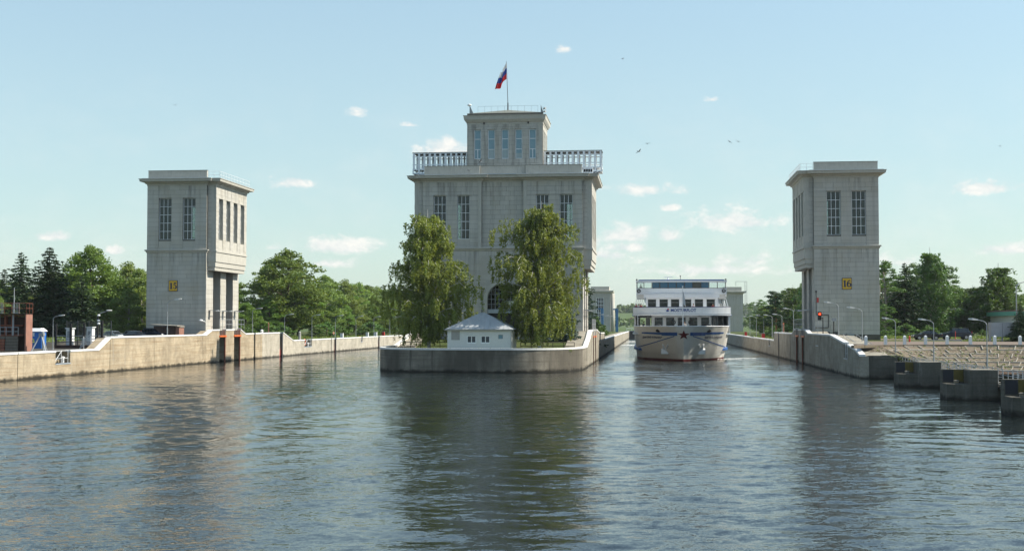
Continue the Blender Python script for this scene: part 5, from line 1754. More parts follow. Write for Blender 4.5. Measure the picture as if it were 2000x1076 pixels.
# ------------------------------------------------------------------ people
def person(label, loc, rz, shirt, lean=0.0):
    me = bpy.data.meshes.new('person')
    J = {'pel': (0, 0, .95), 'chest': (0, -.04 - lean * .15, 1.32), 'neck': (0, -.05 - lean * .2, 1.50), 'head': (0, -.08 - lean * .25, 1.66), 'crown': (0, -.06 - lean * .25, 1.76),
         'hl': (.10, 0, .90), 'kl': (.11, -.03, .50), 'al': (.11, .02, .09), 'tl': (.12, -.14, .04), 'hr': (-.10, 0, .90), 'kr': (-.11, -.02, .50), 'ar': (-.11, .03, .09), 'tr': (-.12, -.13, .04),
         'sl': (.19, -.04, 1.42), 'el': (.27, -.10, 1.16), 'wl': (.20, -.34, 1.10), 'sr': (-.19, -.04, 1.42), 'er': (-.27, -.10, 1.16), 'wr': (-.20, -.34, 1.10)}
    R = {'pel': .15, 'chest': .16, 'neck': .06, 'head': .105, 'crown': .07, 'hl': .095, 'kl': .065, 'al': .045, 'tl': .04, 'hr': .095, 'kr': .065, 'ar': .045, 'tr': .04, 'sl': .065, 'el': .048, 'wl': .035, 'sr': .065, 'er': .048, 'wr': .035}
    E_ = [('pel', 'chest'), ('chest', 'neck'), ('neck', 'head'), ('head', 'crown'), ('pel', 'hl'), ('hl', 'kl'), ('kl', 'al'), ('al', 'tl'), ('pel', 'hr'), ('hr', 'kr'), ('kr', 'ar'), ('ar', 'tr'), ('chest', 'sl'), ('sl', 'el'), ('el', 'wl'), ('chest', 'sr'), ('sr', 'er'), ('er', 'wr')]
    ks = list(J)
    me.from_pydata([J[k_] for k_ in ks], [(ks.index(a), ks.index(b)) for a, b in E_], [])
    ob = bpy.data.objects.new('person', me); COL.objects.link(ob)
    md = ob.modifiers.new('skin', 'SKIN'); 
    for i, k_ in enumerate(ks):
        sv = me.skin_vertices[0].data[i]; sv.radius = (R[k_], R[k_] * .85)
        sv.use_root = (k_ == 'pel')
    ob.modifiers.new('sub', 'SUBSURF').levels = 1
    m, k, out = new_mat('clothes')
    zz = k.n('ShaderNodeSeparateXYZ', {0: k.n('ShaderNodeTexCoord').outputs['Object']}).outputs[2]
    c = k.mix(k.math('GREATER_THAN', zz, .95), (.03, .035, .05), shirt); c = k.mix(k.math('GREATER_THAN', zz, 1.49), c, (.48, .29, .20))
    finish(k, out, c, .8); me.materials.append(m)
    ob.location = loc; ob.rotation_euler = (0, 0, rz)
    h = MB(); h.ball((0, -.03 - lean * .25, 1.74), (.118, .125, .10), 10, 6); hm = h.mesh('hair', 'hair'); ho = bpy.data.objects.new('hair', hm); COL.objects.link(ho); ho.parent = ob
    return tag(ob, label, 'person', 'passengers on the ship')
person('passenger in a dark red top at the far left corner of the upper deck', (SX - 7.9, SY + 9.6, 7.85), 0, (.22, .03, .04), .5)
person('passenger in white leaning on the left corner of the upper deck rail', (SX - 7.45, SY + 9.3, 7.85), .3, (.6, .58, .56), .5)
person('passenger in red beside the two others at the left deck corner', (SX - 7.05, SY + 9.2, 7.85), -.2, (.34, .04, .05), .4)
person('person in dark clothes standing at the left of the foredeck', (SX - 6.6, SY + 9.4, 4.72), .2, (.03, .035, .06))
person('person in pale clothes on the left wing of the bridge', (SX - 7.1, SY + 13.9, 11.38), .1, (.45, .36, .30))
person('passenger in pink behind the lettered rail right of the mast', (SX + 1.95, SY + 8.4, 7.86), 0, (.55, .42, .42), .6)
person('passenger in dark red behind the lettered rail near its right end', (SX + 5.3, SY + 8.9, 7.86), 0, (.25, .04, .04), .7)
person('person in white on the foredeck beside the bow mast', (SX + .35, SY + 6.0, 4.72), 0, (.6, .55, .5))

# ------------------------------------------------------------------ street lamps
def lamp_proto(h, arm, name='street_lamp'):
    t = thing(name, '', 'street lamp')
    mb = MB(); mb.tube((0, 0, 0), (0, 0, h * .35), .085, .075, 8); mb.tube((0, 0, h * .35), (0, 0, h), .06, .05, 8); mb.build('pole', 'lamp_grey', t, smooth=False)
    mb = MB(); mb.path([(0, 0, h), (.12 * arm, 0, h + .22), (.35 * arm, 0, h + .38), (arm, 0, h + .52)], .045, 6); mb.build('arm', 'lamp_grey', t)
    mb = MB(); mb.loft([[(arm - .1, -.09, h + .46), (arm - .1, .09, h + .46), (arm - .1, .07, h + .60), (arm - .1, -.07, h + .60)],
                        [(arm + .45, -.16, h + .48), (arm + .45, .16, h + .48), (arm + .45, .11, h + .70), (arm + .45, -.11, h + .70)],
                        [(arm + .85, -.12, h + .55), (arm + .85, .12, h + .55), (arm + .85, .08, h + .69), (arm + .85, -.08, h + .69)]]); mb.build('lamp_head', 'lamp_head', t)
    mb = MB(); mb.tube((0, 0, 0), (0, 0, .12), .15, .12, 8); mb.build('base_plate', 'lamp_grey', t)
    return t
LP = lamp_proto(4.7, 1.0); LU = []
ordn = ['first', 'second', 'third', 'fourth', 'fifth', 'sixth', 'seventh', 'eighth', 'ninth', 'tenth', 'eleventh', 'twelfth', 'thirteenth']
for i in range(10):
    y = 226.7 + 20.6 * i
    place(LP, LU, (-72.0, y, 3.7 if y < 240 else 2.8), 0, 1.0, 'grey street lamp on the left lock wall, %s behind tower 15' % ordn[i], 'lamps along the left lock')
for i in range(6):
    y = 238.1 + 20.6 * i
    place(LP, LU, (26.0, y, 3.7 if y < 240 else 2.8), pi, 1.0, 'grey street lamp on the right lock wall, %s behind tower 16' % ordn[i], 'lamps along the right lock')
place(LP, LU, (25.2, 176.3, 3.7), pi, 1.02, 'street lamp standing before tower 16, left of the pair', 'lamps ahead of tower 16')
place(LP, LU, (26.3, 163.8, 2.95), pi, 1.0, 'street lamp standing before tower 16, right of the pair', 'lamps ahead of tower 16')
for y, z, l in ((149.8, 2.6, 'lamp on the pier that ends the right lock wall'), (130.0, 2.4, 'lamp behind the second guard pier, in front of the black cars'), (109.9, 2.35, 'lamp behind the third guard pier, nearest the right edge')):
    place(LP, LU, (27.75, y, z), pi, .80, 'street %s' % l, 'lamps on the guard piers')
place(LP, LU, (62.0, 226, 3.7), .3, 1.85, 'tall street lamp before the trees above the dark blue car', 'lamps on the right bank')
place(LP, LU, (-77.6, 160, 2.85), 0, .84, 'short street lamp beside the blue cabin at left', 'lamps on the left bank')
place(LP, LU, (-73.2, 188.5, 3.7), 0, 1.18, 'street lamp in front of the shed below tower 15', 'lamps on the left bank')
for i, y in enumerate((268, 300, 332)):
    place(LP, LU, (-11.5, y, 2.8), 0, 1.0, 'street lamp on the island beside the right lock, %s from the spruce' % ordn[i], 'lamps on the island')

# ------------------------------------------------------------------ traffic signal ahead of tower 16
t = thing('lock_signal', 'dark lock signal post with a lit red lamp before tower 16', 'signal', (24.75, 190, 4.6))
mb = MB(); mb.tube((24.95, 190, 3.7), (24.95, 190, 7.1), .07, n=6); mb.build('post', 'black_steel', t)
mb = MB(); mb.box(24.25, 24.75, 190.0, 190.35, 6.7, 7.9); mb.tube((24.75, 190.1, 7.0), (24.95, 190, 7.0), .05); mb.build('signal_box', 'black_steel', t)
mb = MB(); mb.disc((24.5, 189.98, 7.6), (0, 1, 0), .16, .06, 14); mb.build('red_light', 'signal_lit', t)
mb = MB(); mb.tube((24.5, 189.7, 7.6), (24.5, 190, 7.6), .27, .23, 14, caps=False); mb.build('light_hood', 'black_steel', t)
t = thing('signal_mast', 'thin mast with a small dark signal above the red lamp', 'signal', (24.6, 191.5, 4.6))
mb = MB(); mb.tube((24.4, 191.5, 3.7), (24.4, 191.5, 9.9), .04, n=5); mb.build('mast', 'lamp_grey', t)
mb = MB(); mb.box(24.28, 24.55, 191.3, 191.5, 9.3, 10.0); mb.build('signal_box', 'red_paint', t)
t = thing('flood_lamp', 'small floodlight on a short black post beside the lock signal', 'lamp', (26.1, 188, 3.7))
mb = MB(); mb.tube((26.2, 188, 3.7), (26.2, 188, 6.6), .09, .07); mb.build('post', 'black_steel', t)
mb = MB(); mb.box(25.9, 26.55, 187.7, 188.1, 6.55, 7.0); mb.build('lamp_head', 'lamp_grey', t)

# ------------------------------------------------------------------ white marker posts round the paved bank
PP = thing('marker_post', '', 'post'); PU = []
mb = MB(); mb.loft([[(-.17, -.17, 0), (.17, -.17, 0), (.17, .17, 0), (-.17, .17, 0)], [(-.16, -.16, .82), (.16, -.16, .82), (.16, .16, .82), (-.16, .16, .82)], [(-.06, -.06, .95), (.06, -.06, .95), (.06, .06, .95), (-.06, .06, .95)]]); mb.build('post', 'white_paint', PP)
mb = MB(); mb.box(-.2, .2, -.2, .2, -.1, .03); mb.build('foot', 'kerb', PP)
for i, x in enumerate((24.6, 27.15, 29.55, 32.1, 34.65, 37.3, 39.95, 42.55)):
    y = BC[1] + sqrt(max(4, 16.6 ** 2 - (x - BC[0]) ** 2))
    place(PP, PU, (x, y, 3.74), 0, (1, 1, 1.15), 'squat white marker post above the paved bank, %s from tower 16' % ordn[i], 'white posts along the bank')

# ------------------------------------------------------------------ cars
def car(name, label, loc, rz, paint, kind='sedan'):
    t = thing(name, label, 'car', loc, rz)
    if kind == 'suv':
        L, W, zr = 4.6, 1.82, 1.74
        prof = [(-2.28, .42), (-2.32, .75), (-2.18, .98), (-1.05, 1.12), (1.9, 1.16), (2.22, 1.08), (2.3, .7), (2.24, .42)]
        cab = [(-1.10, 1.10), (-.45, 1.70), (.3, 1.76), (1.65, 1.74), (2.12, 1.12)]
        wy, wr = (-1.42, 1.38), .36
    else:
        L, W, zr = 4.3, 1.66, 1.42
        prof = [(-2.12, .32), (-2.16, .58), (-2.05, .76), (-.95, .90), (1.45, .93), (2.10, .90), (2.16, .6), (2.1, .32)]
        cab = [(-.98, .88), (-.32, 1.36), (.35, 1.42), (1.0, 1.38), (1.62, .92)]
        wy, wr = (-1.32, 1.22), .31
    w2 = W / 2
    mb = MB(); secs = []
    for f, inset in ((-1, .06), (-.94, 0), (.94, 0), (1, .06)):
        secs.append([(x * (1 - inset * .4), f * w2, z - (inset * .3 if z > .6 else 0)) for x, z in prof])
    mb.loft(secs)
    body = mb.build('body', paint, None); body.parent = t
    mb = MB(); secs = []
    for f, dz in ((-.86, 0), (.86, 0)):
        secs.append([(x, f * w2 * (1.0 if z < 1.2 and (z < .95 or kind == 'suv') else .84), z) for x, z in cab])
    mb.loft(secs); c = mb.build('cabin', paint, None); c.parent = t
    # glass
    def g(name, pts):
        m_ = MB(); m_.add(pts, [tuple(range(len(pts)))]); o = m_.build(name, 'car_glass', None); o.parent = t
    zb = cab[0][1] + .06
    for s in (-1, 1):
        yo = lambda z: s * (w2 * .86 * (1 - .16 * (z - cab[0][1]) / (zr - cab[0][1])) + .012)
        zt = zr - .10
        xf = lambda z: cab[0][0] + (cab[1][0] - cab[0][0]) * (z - cab[0][1]) / (cab[1][1] - cab[0][1]) + .12
        xb = lambda z: cab[-1][0] + (cab[-2][0] - cab[-1][0]) * (z - cab[-1][1]) / (cab[-2][1] - cab[-1][1]) - .14
        g('side_window', [(xf(zb), yo(zb), zb), (.28, yo(zb), zb), (.28, yo(zt), zt), (xf(zt), yo(zt), zt)])
        g('side_window', [(.36, yo(zb), zb), (xb(zb), yo(zb), zb), (xb(zt), yo(zt), zt), (.36, yo(zt), zt)])
    dxn, dzn = (cab[1][1] - cab[0][1]), -(cab[1][0] - cab[0][0])
    g('windscreen', [(cab[0][0] + .05, -w2 * .76, zb), (cab[0][0] + .05, w2 * .76, zb), (cab[1][0] - .10, w2 * .66, cab[1][1] - .05), (cab[1][0] - .10, -w2 * .66, cab[1][1] - .05)])
    for x in wy:
        for s in (-1, 1):
            m_ = MB(); m_.disc((x, s * (w2 - .08), wr), (0, 1, 0), wr, .2, 18); ty = m_.build('wheel', 'tyre', None); ty.parent = t
            m_ = MB(); m_.disc((x, s * (w2 + .03), wr), (0, 1, 0), wr * .62, .03, 14); rm = m_.build('rim', 'rim', None); rm.parent = ty
            m_ = MB(); m_.disc((x, s * (w2 - .008), wr + .02), (0, 1, 0), wr * 1.18, .03, 18); ar = m_.build('wheel_arch', 'black_steel', None); ar.parent = t
    for s in (-1, 1):
        m_ = MB(); m_.box(prof[1][0] - .0, prof[1][0] + .12, *sorted((s * w2 * .55, s * w2 * .93)), prof[1][1] - .02, prof[1][1] + .16); h = m_.build('headlight', 'headlight', None); h.parent = t
        m_ = MB(); m_.box(prof[-2][0] - .12, prof[-2][0] + .02, *sorted((s * w2 * .7, s * w2 * .95)), prof[-2][1] + (.1 if kind != 'suv' else .2), prof[-2][1] + (.26 if kind != 'suv' else .62)); h = m_.build('tail_light', 'tail_red', None); h.parent = t
        m_ = MB(); m_.box(cab[0][0] + .25, cab[0][0] + .38, *sorted((s * w2, s * (w2 + .16))), zb, zb + .14); h = m_.build('mirror', paint, None); h.parent = t
    m_ = MB(); m_.box(prof[0][0] - .06, prof[0][0] + .1, -w2 * .92, w2 * .92, .34, .52); h = m_.build('bumper', 'dark_steel', None); h.parent = t
    if kind == 'suv':
        m_ = MB(); m_.disc((2.42, 0, .98), (1, 0, 0), .34, .2, 16); h = m_.build('spare_wheel', 'tyre', None); h.parent = t
        m_ = MB()
        for s in (-1, 1): m_.tube((-.3, s * .6, 1.82), (1.5, s * .6, 1.80), .025)
        h = m_.build('roof_rails', 'dark_steel', None); h.parent = t
    return t
car('parked_car', 'black saloon car parked beyond the white posts', (42.4, 203.5, 3.72), .05, 'car_black')
car('parked_car', 'dark blue off-roader parked behind the black saloon', (47.55, 207.0, 3.72), .02, 'car_blue', 'suv')
for i, (x, y, r, p, kd, l) in enumerate(((-80.6, 178.6, pi - .5, 'car_black', 'sedan', 'black car showing its roof above the left wall, nearest the black fence'),
        (-79.5, 183.5, pi - .55, 'car_silver', 'sedan', 'silver blue car parked second along the left wall'),
        (-79.0, 189.5, pi - .5, 'car_silver', 'sedan', 'pale car parked third along the left wall'),
        (-75.6, 182.6, pi - .45, 'car_blue', 'sedan', 'dark car parked near tower 15 with its windscreen catching light'),
        (-77.6, 194.5, pi - .4, 'car_blue', 'suv', 'tall dark blue car parked closest to the corner of tower 15'))):
    car('parked_car', l, (x, y, 3.72), r, p, kd)

# ------------------------------------------------------------------ left bank clutter
def spare_gate():
    x0, x1, y0, y1 = -85.4, -75.2, 148.0, 149.6
    t = thing('spare_lock_gate', 'rusty red spare lock gate standing on edge at the far left', 'lock gate', (-80, 149, 2.85))
    mb = MB(); mb.box(x0, x1 - .17, y1 - .25, y1 - .002, 2.85, 7.0); mb.build('skin_plate', 'rust_dark', t)
    mb = MB(); mb.box(x1 - .16, x1, y0, y1, 2.85, 7.35); mb.build('end_post', 'rust_pale', t)
    for x in (-79.5, -78.35, -77.45, -81.4, -83.3):
        mb = MB(); mb.box(x - .12, x + .12, y0 + .9, y1 - .25, 4.7, 7.1); mb.build('rib_plate', 'rust', t)
    for z in (4.75, 5.9, 7.1):
        mb = MB(); mb.box(x0, x1 - .95, y0 + 1.0, y1 - .26, z, z + .16); mb.build('girder', 'rust', t)
    for x in (-78.9, -77.1):
        mb = MB(); mb.tube((x, y0 + .5, 4.75), (x, y0 + .5, 7.3), .11, n=8); mb.build('pipe', 'board_grey', t)
    rg = random.Random(4)
    for i in range(5):
        z = 2.9 + .36 * i
        for xa, xb, m_ in ((x0, -77.85, 'rust'), (-77.8, x1 - 1.0, 'old_wood')):
            unit_box('timber_plank', m_ if i < 4 else 'old_wood', t, ((xa + xb) / 2, y0 + rg.uniform(-.04, .04), z + .17), (xb - xa - .05, .18, .32))
    mb = MB(); mb.box(x0, x1 - .9, y0, y0 + 1.2, 4.70, 4.76); mb.build('lower_platform', 'rust', t)
    mb = MB(); mb.box(x0, x1, y0 - .1, y1, 7.3, 7.42); mb.build('upper_platform', 'rust_dark', t)
    rail_fence(t, [(x0, y0), (x1 - 1.0, y0)], 4.76, 1.0, .75, .035, 'galvanised', 'lower_railing')
    rail_fence(t, [(x0, y0), (x1, y0), (x1, y1)], 7.42, 1.25, .9, .03, 'rust', 'upper_railing')
    for x in (-79.1, -77.0):
        mb = MB()
        for k_ in range(5): mb.tube((x + k_ * .2, y0 + .2, 7.42), (x + k_ * .2, y0 + .2, 8.7), .03, n=5)
        for z in (7.5, 8.1, 8.7): mb.tube((x, y0 + .2, z), (x + .8, y0 + .2, z), .03, n=5)
        mb.build('ladder_cage', 'galvanised', t)
    mb = MB(); mb.tube((-77.6, y1, 7.4), (-77.6, y1, 10.6), .07, .05); mb.build('aerial', 'lamp_grey', t)
spare_gate()
t = thing('toilet_cabin', 'blue portable toilet cabin with white roof behind the left wall', 'cabin', (-82.2, 165, 3.7))
mb = MB(); mb.box(-82.95, -81.35, 164.4, 165.8, 2.8, 5.15); mb.build('cabin_body', 'toilet_blue', t)
mb = MB(); mb.loft([[(-83.1, 164.2, 5.15), (-81.2, 164.2, 5.15), (-81.2, 166, 5.15), (-83.1, 166, 5.15)], [(-82.7, 164.6, 5.6), (-81.6, 164.6, 5.6), (-81.6, 165.6, 5.6), (-82.7, 165.6, 5.6)]]); mb.build('cabin_roof', 'white_paint', t)
mb = MB(); mb.box(-82.6, -82.35, 164.38, 164.4, 4.5, 5.0); mb.build('vent', 'white_paint', t)
t = thing('hoist_tripod', 'grey steel tripod hoist standing on the left wall', 'tripod', (-73.4, 148, 2.85))
for x, y in ((-74.3, 147.6), (-72.5, 147.6), (-73.3, 149.6)):
    mb = MB(); mb.tube((x, y, 2.85), (-73.4, 148.2, 5.0), .09, n=6); mb.build('leg', 'board_grey', t)
mb = MB(); mb.tube((-73.15, 148.3, 2.85), (-73.2, 148.3, 5.25), .16, n=8); mb.box(-73.6, -73.0, 148.0, 148.5, 4.75, 5.05); mb.build('winch_post', 'lamp_grey', t)
t = thing('wire_fence', 'black framed wire mesh enclosure behind the left wall', 'fence', (-77, 166, 2.9))
for x in (-80.1, -78.0, -76.1, -73.6):
    mb = MB(); mb.box(x - .13, x + .13, 165.9, 166.15, 2.9, 6.6 if x > -74 else 6.2); mb.build('post', 'black_steel', t)
mb = MB()
for i in range(40): mb.tube((-80.0 + i * .16, 169, 2.9), (-80.0 + i * .16, 169, 6.5), .014, n=3)
for i in range(16): mb.tube((-80.0, 169, 3.5 + i * .2), (-73.6, 169, 3.5 + i * .2), .014, n=3)
for i in range(5): mb.box(-80.08 + 1.6 * i, -79.96 + 1.6 * i, 168.95, 169.05, 2.9, 6.6)
mb.build('wire_mesh', 'dark_steel', t)
for z in (4.55, 4.15, 3.75):
    mb = MB(); mb.tube((-80.1, 165.95, z), (-73.7, 165.95, z), .045, n=5); mb.build('rail', 'board_grey' if z > 4 else 'dark_steel', t)
mb = MB(); mb.box(-80.1, -73.7, 165.6, 166.4, 2.8, 3.3); mb.box(-80.3, -73.5, 166.8, 168.8, 2.8, 3.0); mb.build('fence_plinth', 'rust_dark', t)
mb = MB()
for k_ in range(4): mb.tube((-75.6 + .12 * k_, 163.5, 2.9 + .35 * k_), (-74.0, 163.5, 4.0 + .28 * k_), .05, n=5)
for x in (-75.0, -74.0): mb.tube((x, 163.5, 2.9), (x, 163.5, 4.5), .05, n=5)
mb.build('stair_railing', 'white_paint', t)
for x, l, z in ((-78.55, 'white equipment cabinet inside the black enclosure, left of two', 5.5), (-75.65, 'white equipment cabinet with louvre inside the black enclosure, right of two', 5.65)):
    t = thing('equipment_cabinet', l, 'cabinet', (x, 167, 3.3), 0, 'cabinets in the enclosure')
    mb = MB(); mb.box(x - .38, x + .38, 166.6, 167.5, 2.8, z); mb.build('cabinet_body', 'white_paint', t)
    mb = MB(); mb.box(x - .5, x + .5, 166.45, 167.6, z, z + .12); mb.build('cabinet_roof', 'white_paint', t)
    mb = MB(); mb.box(x - .22, x + .18, 166.575, 166.6, 4.3, 5.2); mb.build('louvre', 'lamp_grey', t)
t = thing('camera_mast', 'black post with white floodlights and a lamp arm behind the left wall', 'lamp post', (-73.8, 165, 2.9))
mb = MB(); mb.tube((-73.75, 165, 2.9), (-73.75, 165, 7.4), .16, .10, 8); mb.build('mast', 'black_steel', t)
mb = MB(); mb.path([(-73.75, 165, 7.2), (-73.4, 165, 7.6), (-72.6, 165, 7.85)], .05); mb.build('arm', 'lamp_grey', t)
mb = MB(); mb.ball((-72.2, 165, 7.95), (.45, .2, .13), 10); mb.build('lamp_head', 'lamp_head', t)
for z in (7.3, 6.6, 6.2):
    mb = MB(); mb.ball((-73.55, 164.8, z), (.22, .2, .16), 8); mb.build('floodlight', 'white_paint', t)
t = thing('shed', 'small brown wooden shed with slanting roof at the foot of tower 15', 'shed', (-75.4, 196, 3.7))
mb = MB(); mb.box(-77.55, -74.0, 194.0, 196.4, 3.5, 5.85); mb.build('shed_body', 'rust_dark', t)
for i in range(12): unit_box('shed_board', 'shed_wood', t, (-77.4 + .296 * i, 193.97, 4.7), (.26, .05, 2.3))
mb = MB(); mb.extr([(-78.1, 193.6, 6.02), (-73.6, 193.6, 5.80), (-73.6, 193.6, 5.90), (-78.1, 193.6, 6.12)], (0, 3.2, 0)); mb.build('shed_roof', 'rib_concrete', t)
t = thing('shed_annex', 'narrow pinkish box beside the brown shed by tower 15', 'shed', (-74, 195, 3.7))
mb = MB(); mb.box(-73.98, -73.45, 194.1, 196.2, 3.5, 5.6); mb.build('box_body', 'rust_pale', t)
mb = MB(); mb.box(-74.0, -73.35, 194.0, 196.3, 5.6, 5.68); mb.build('lid', 'rib_concrete', t)
# small furniture on the walls
def wallpost(name, label, cat, x, y, z, h, r, mat, cap=None):
    t = thing(name, label, cat, (x, y, z))
    mb = MB(); mb.tube((x, y, z), (x, y, z + h), r, r * .9, 8); mb.build('shaft', mat, t)
    mb = MB(); mb.tube((x, y, z + h), (x, y, z + h + r * .8), r * 1.1, r * .5, 8); mb.build('cap', cap or mat, t)
wallpost('marker_pole', 'thin orange and white marker pole on the left wall', 'pole', -70.6, 232.0, 3.7, 2.6, .10, 'rust_pale', 'orange_paint')
wallpost('fender_post', 'pale round post beside the first ladder niche of the left lock', 'post', -70.0, 251.2, 2.8, 1.6, .28, 'kerb')
wallpost('bollard', 'white bollard on the left lock wall left of the marker pole', 'bollard', -70.8, 228.5, 3.7, 1.2, .3, 'white_paint')
wallpost('marker_pole', 'pale orange marker pole on the right lock wall behind tower 16', 'pole', 25.4, 250.0, 2.8, 3.4, .14, 'rust_pale', 'orange_paint')
for i, (x, y, l, m_) in enumerate(((-70.8, 336, 'red cabinet on the far part of the left lock wall', 'red_paint'), (25.2, 292, 'red cabinet on the right lock wall, nearer one', 'red_paint'), (25.2, 345, 'red cabinet on the right lock wall beside the far gatehouse', 'red_paint'),
                                   (25.2, 262, 'grey cabinet on the right lock wall near the lamp', 'kerb'), (-70.7, 316, 'white cabinet on the far part of the left lock wall', 'white_paint'), (-70.7, 326, 'second white cabinet on the far part of the left lock wall', 'white_paint'), (-70.6, 289, 'small white box on the left lock wall before the red cabinet', 'white_paint'))):
    t = thing('wall_cabinet', l, 'cabinet', (x, y, 2.8))
    mb = MB(); mb.box(x - .32, x + .32, y - .35, y + .35, 2.7, 4.0); mb.build('cabinet_body', m_, t)
    mb = MB(); mb.box(x - .36, x + .36, y - .4, y + .4, 4.0, 4.08); mb.build('cabinet_lid', 'kerb', t)
for x, y, l in ((-69.6, 253.3, 'orange lifebuoy in the first ladder niche of the left lock'), (-69.6, 303, 'orange lifebuoy in the far ladder niche of the left lock')):
    t = thing('lifebuoy', l, 'lifebuoy', (x, y, 2.2), 0, 'lifebuoys on the left lock wall')
    mb = MB(); mb.ring((x, y, 2.45), (1, 0, 0), .55, .16, 16); mb.build('ring', 'orange_paint', t)
    mb = MB(); mb.tube((x, y, 1.7), (x, y, 3.0), .04, n=5); mb.build('holder', 'white_paint', t)
t = thing('person_by_wall', 'person with bare shoulders walking behind the left lock wall', 'person', (-72.5, 283, 2.8))
bpy.data.objects.remove(t)
pp = person('person in a pale orange top behind the left lock wall', (-71.2, 283.5, 2.8), .8, (.55, .30, .20)); pp['group'] = 'people ashore'

# guide stairs with railing down the right wall end
t = thing('wall_stair_railing', 'grey stair railing leading down behind the right wall end', 'railing', (26.5, 163, 3.7))
for x in (24.9, 26.6):
    mb = MB()
    for i in range(9):
        u = i / 8; y = 170 - 20 * u; z = 4.4 - 2.2 * u
        mb.tube((x + .6 * u, y, z - .7), (x + .6 * u, y, z + .4), .035, n=5)
    for dz in (.4, 0): mb.tube((x, 170, 4.4 + dz), (x + .6, 150, 2.2 + dz), .035, n=5)
    mb.build('handrail', 'galvanised', t)
t = thing('orange_board', 'small orange board at the lower end of the right wall', 'sign', (25.3, 150.5, 3))
mb = MB(); mb.extr([(25.0, 151.4, 2.5), (25.9, 151.4, 2.5), (25.9, 151.4, 3.2), (25.3, 151.4, 3.55), (25.0, 151.4, 3.5)], (0, .08, 0)); mb.build('board', 'orange_paint', t)
mb = MB(); mb.tube((25.4, 151.5, 2.2), (25.4, 151.5, 2.6), .04); mb.build('leg', 'dark_steel', t)
# billboard and pale building at the right edge
t = thing('billboard', 'back of a large grey billboard beside the small spruce at right', 'billboard', (48.5, 185, 3.7))
mb = MB(); mb.box(47.75, 49.3, 186.8, 186.95, 4.35, 6.35); mb.box(49.34, 50.9, 186.8, 186.95, 4.35, 6.35); mb.build('board', 'board_grey', t)
mb = MB(); mb.box(47.42, 47.74, 186.7, 187.05, 3.6, 6.4); mb.build('support', 'kerb', t)
mb = MB(); mb.box(49.25, 49.42, 186.96, 187.2, 3.6, 6.3); mb.build('support', 'lamp_grey', t)
t = thing('pale_building', 'corner of a pale building with green eaves at the right edge', 'building', (72, 236, 3.7))
mb = MB(); mb.box(63.8, 90, 232, 250, 3.5, 7.6); mb.build('wall', 'plaster_white', t)
mb = MB(); mb.box(63.2, 90, 231.4, 250.5, 7.6, 8.35); mb.build('eaves', 'eaves_green', t)
mb = MB(); mb.box(63.4, 90, 231.6, 250.3, 8.35, 8.6); mb.build('roof', 'rust_pale', t)
# red-white hydrants
wallpost('hydrant', 'small red hydrant by the posts before the black car', 'hydrant', 35.4, 181, 3.7, .75, .12, 'red_paint')
wallpost('marker_pole', 'thin red pole in front of the dark blue car', 'pole', 45.9, 200, 3.7, 1.3, .05, 'red_paint')

# ------------------------------------------------------------------ hut on the island
def hut():
    x0, x1, y0, y1, z0, z1 = -27.4, -18.7, 172.0, 179.0, 2.6, 5.45
    t = thing('island_hut', 'white hut with grey hipped roof on the island nose', 'hut', ((x0 + x1) / 2, y0, z0))
    f = Face('y', y0, -1)
    hs = [(-24.75, -23.45, 3.55, 4.6), (-22.85, -21.55, 3.55, 4.6), (-20.45, -19.8, 4.15, 4.72)]
    mb = MB(); wall_holes(mb, f, x0, x1, z0 - .3, z1, hs, 0, -.25); mb.box(x0, x0 + .25, y0 + .25, y1, z0 - .3, z1); mb.box(x1 - .25, x1, y0 + .25, y1, z0 - .3, z1); mb.box(x0 + .25, x1 - .25, y1 - .25, y1, z0 - .3, z1); mb.build('wall', 'plaster_white', t)
    for h in hs[:2]:
        window(t, f, *h, 2, 1, -.1, gmat='glass_dark', bar=.10)
    window(t, f, *hs[2], 1, 1, -.1, gmat='glass_sky_blind', fmat='lamp_grey', bar=.05)
    mb = MB(); f.box(mb, -26.85, -25.7, 4.0, 5.2, .001, .03); mb.build('hatch', 'kerb', t)
    mb = MB(); mb.box(x0 + .3, x1 - .3, y0 + .9, y0 + 1.0, z0, z1); mb.build('partition', 'interior', t)
    e = .35
    apex0, apex1 = ((x0 + x1) / 2 - .25, (y0 + y1) / 2, 7.75), ((x0 + x1) / 2 + .25, (y0 + y1) / 2, 7.75)
    c = [(x0 - e, y0 - e, z1), (x1 + e, y0 - e, z1), (x1 + e, y1 + e, z1), (x0 - e, y1 + e, z1)]
    mb = MB(); mb.add(c + [apex0, apex1], [(0, 1, 5, 4), (1, 2, 5), (2, 3, 4, 5), (3, 0, 4), (3, 2, 1, 0)]); rf = mb.build('roof', 'roof_pale', t)
    # standing seams of the front slope
    for i in range(1, 14):
        u = i / 14; a = Vector(c[0]).lerp(Vector(c[1]), u)
        xm = (apex0[0] + apex1[0]) / 2; side = a.x
        k_ = 1 - abs(a.x - xm) / (c[1][0] - xm)
        b = Vector((a.x, c[0][1] + (apex0[1] - c[0][1]) * k_, z1 + (7.75 - z1) * k_))
        mb = MB(); mb.tube(a + Vector((0, 0, .02)), b + Vector((0, 0, .02)), .022, n=4); mb.build('seam', 'roof_pale', rf)
    mb = MB(); mb.box(x0 - e, x1 + e, y0 - e - .03, y0 - e, z1 - .14, z1 + .01); mb.build('fascia', 'kerb', t)
    mb = MB(); mb.tube(((apex0[0] + apex1[0]) / 2 - .1, apex0[1], 7.7), ((apex0[0] + apex1[0]) / 2 - .1, apex0[1], 8.3), .06, .03); mb.build('finial', 'dark_steel', t)
    mb = MB(); mb.tube((x1 + .05, y0 - .1, z0), (x1 + .05, y0 - .1, z1), .05); mb.build('downpipe', 'kerb', t)
hut()
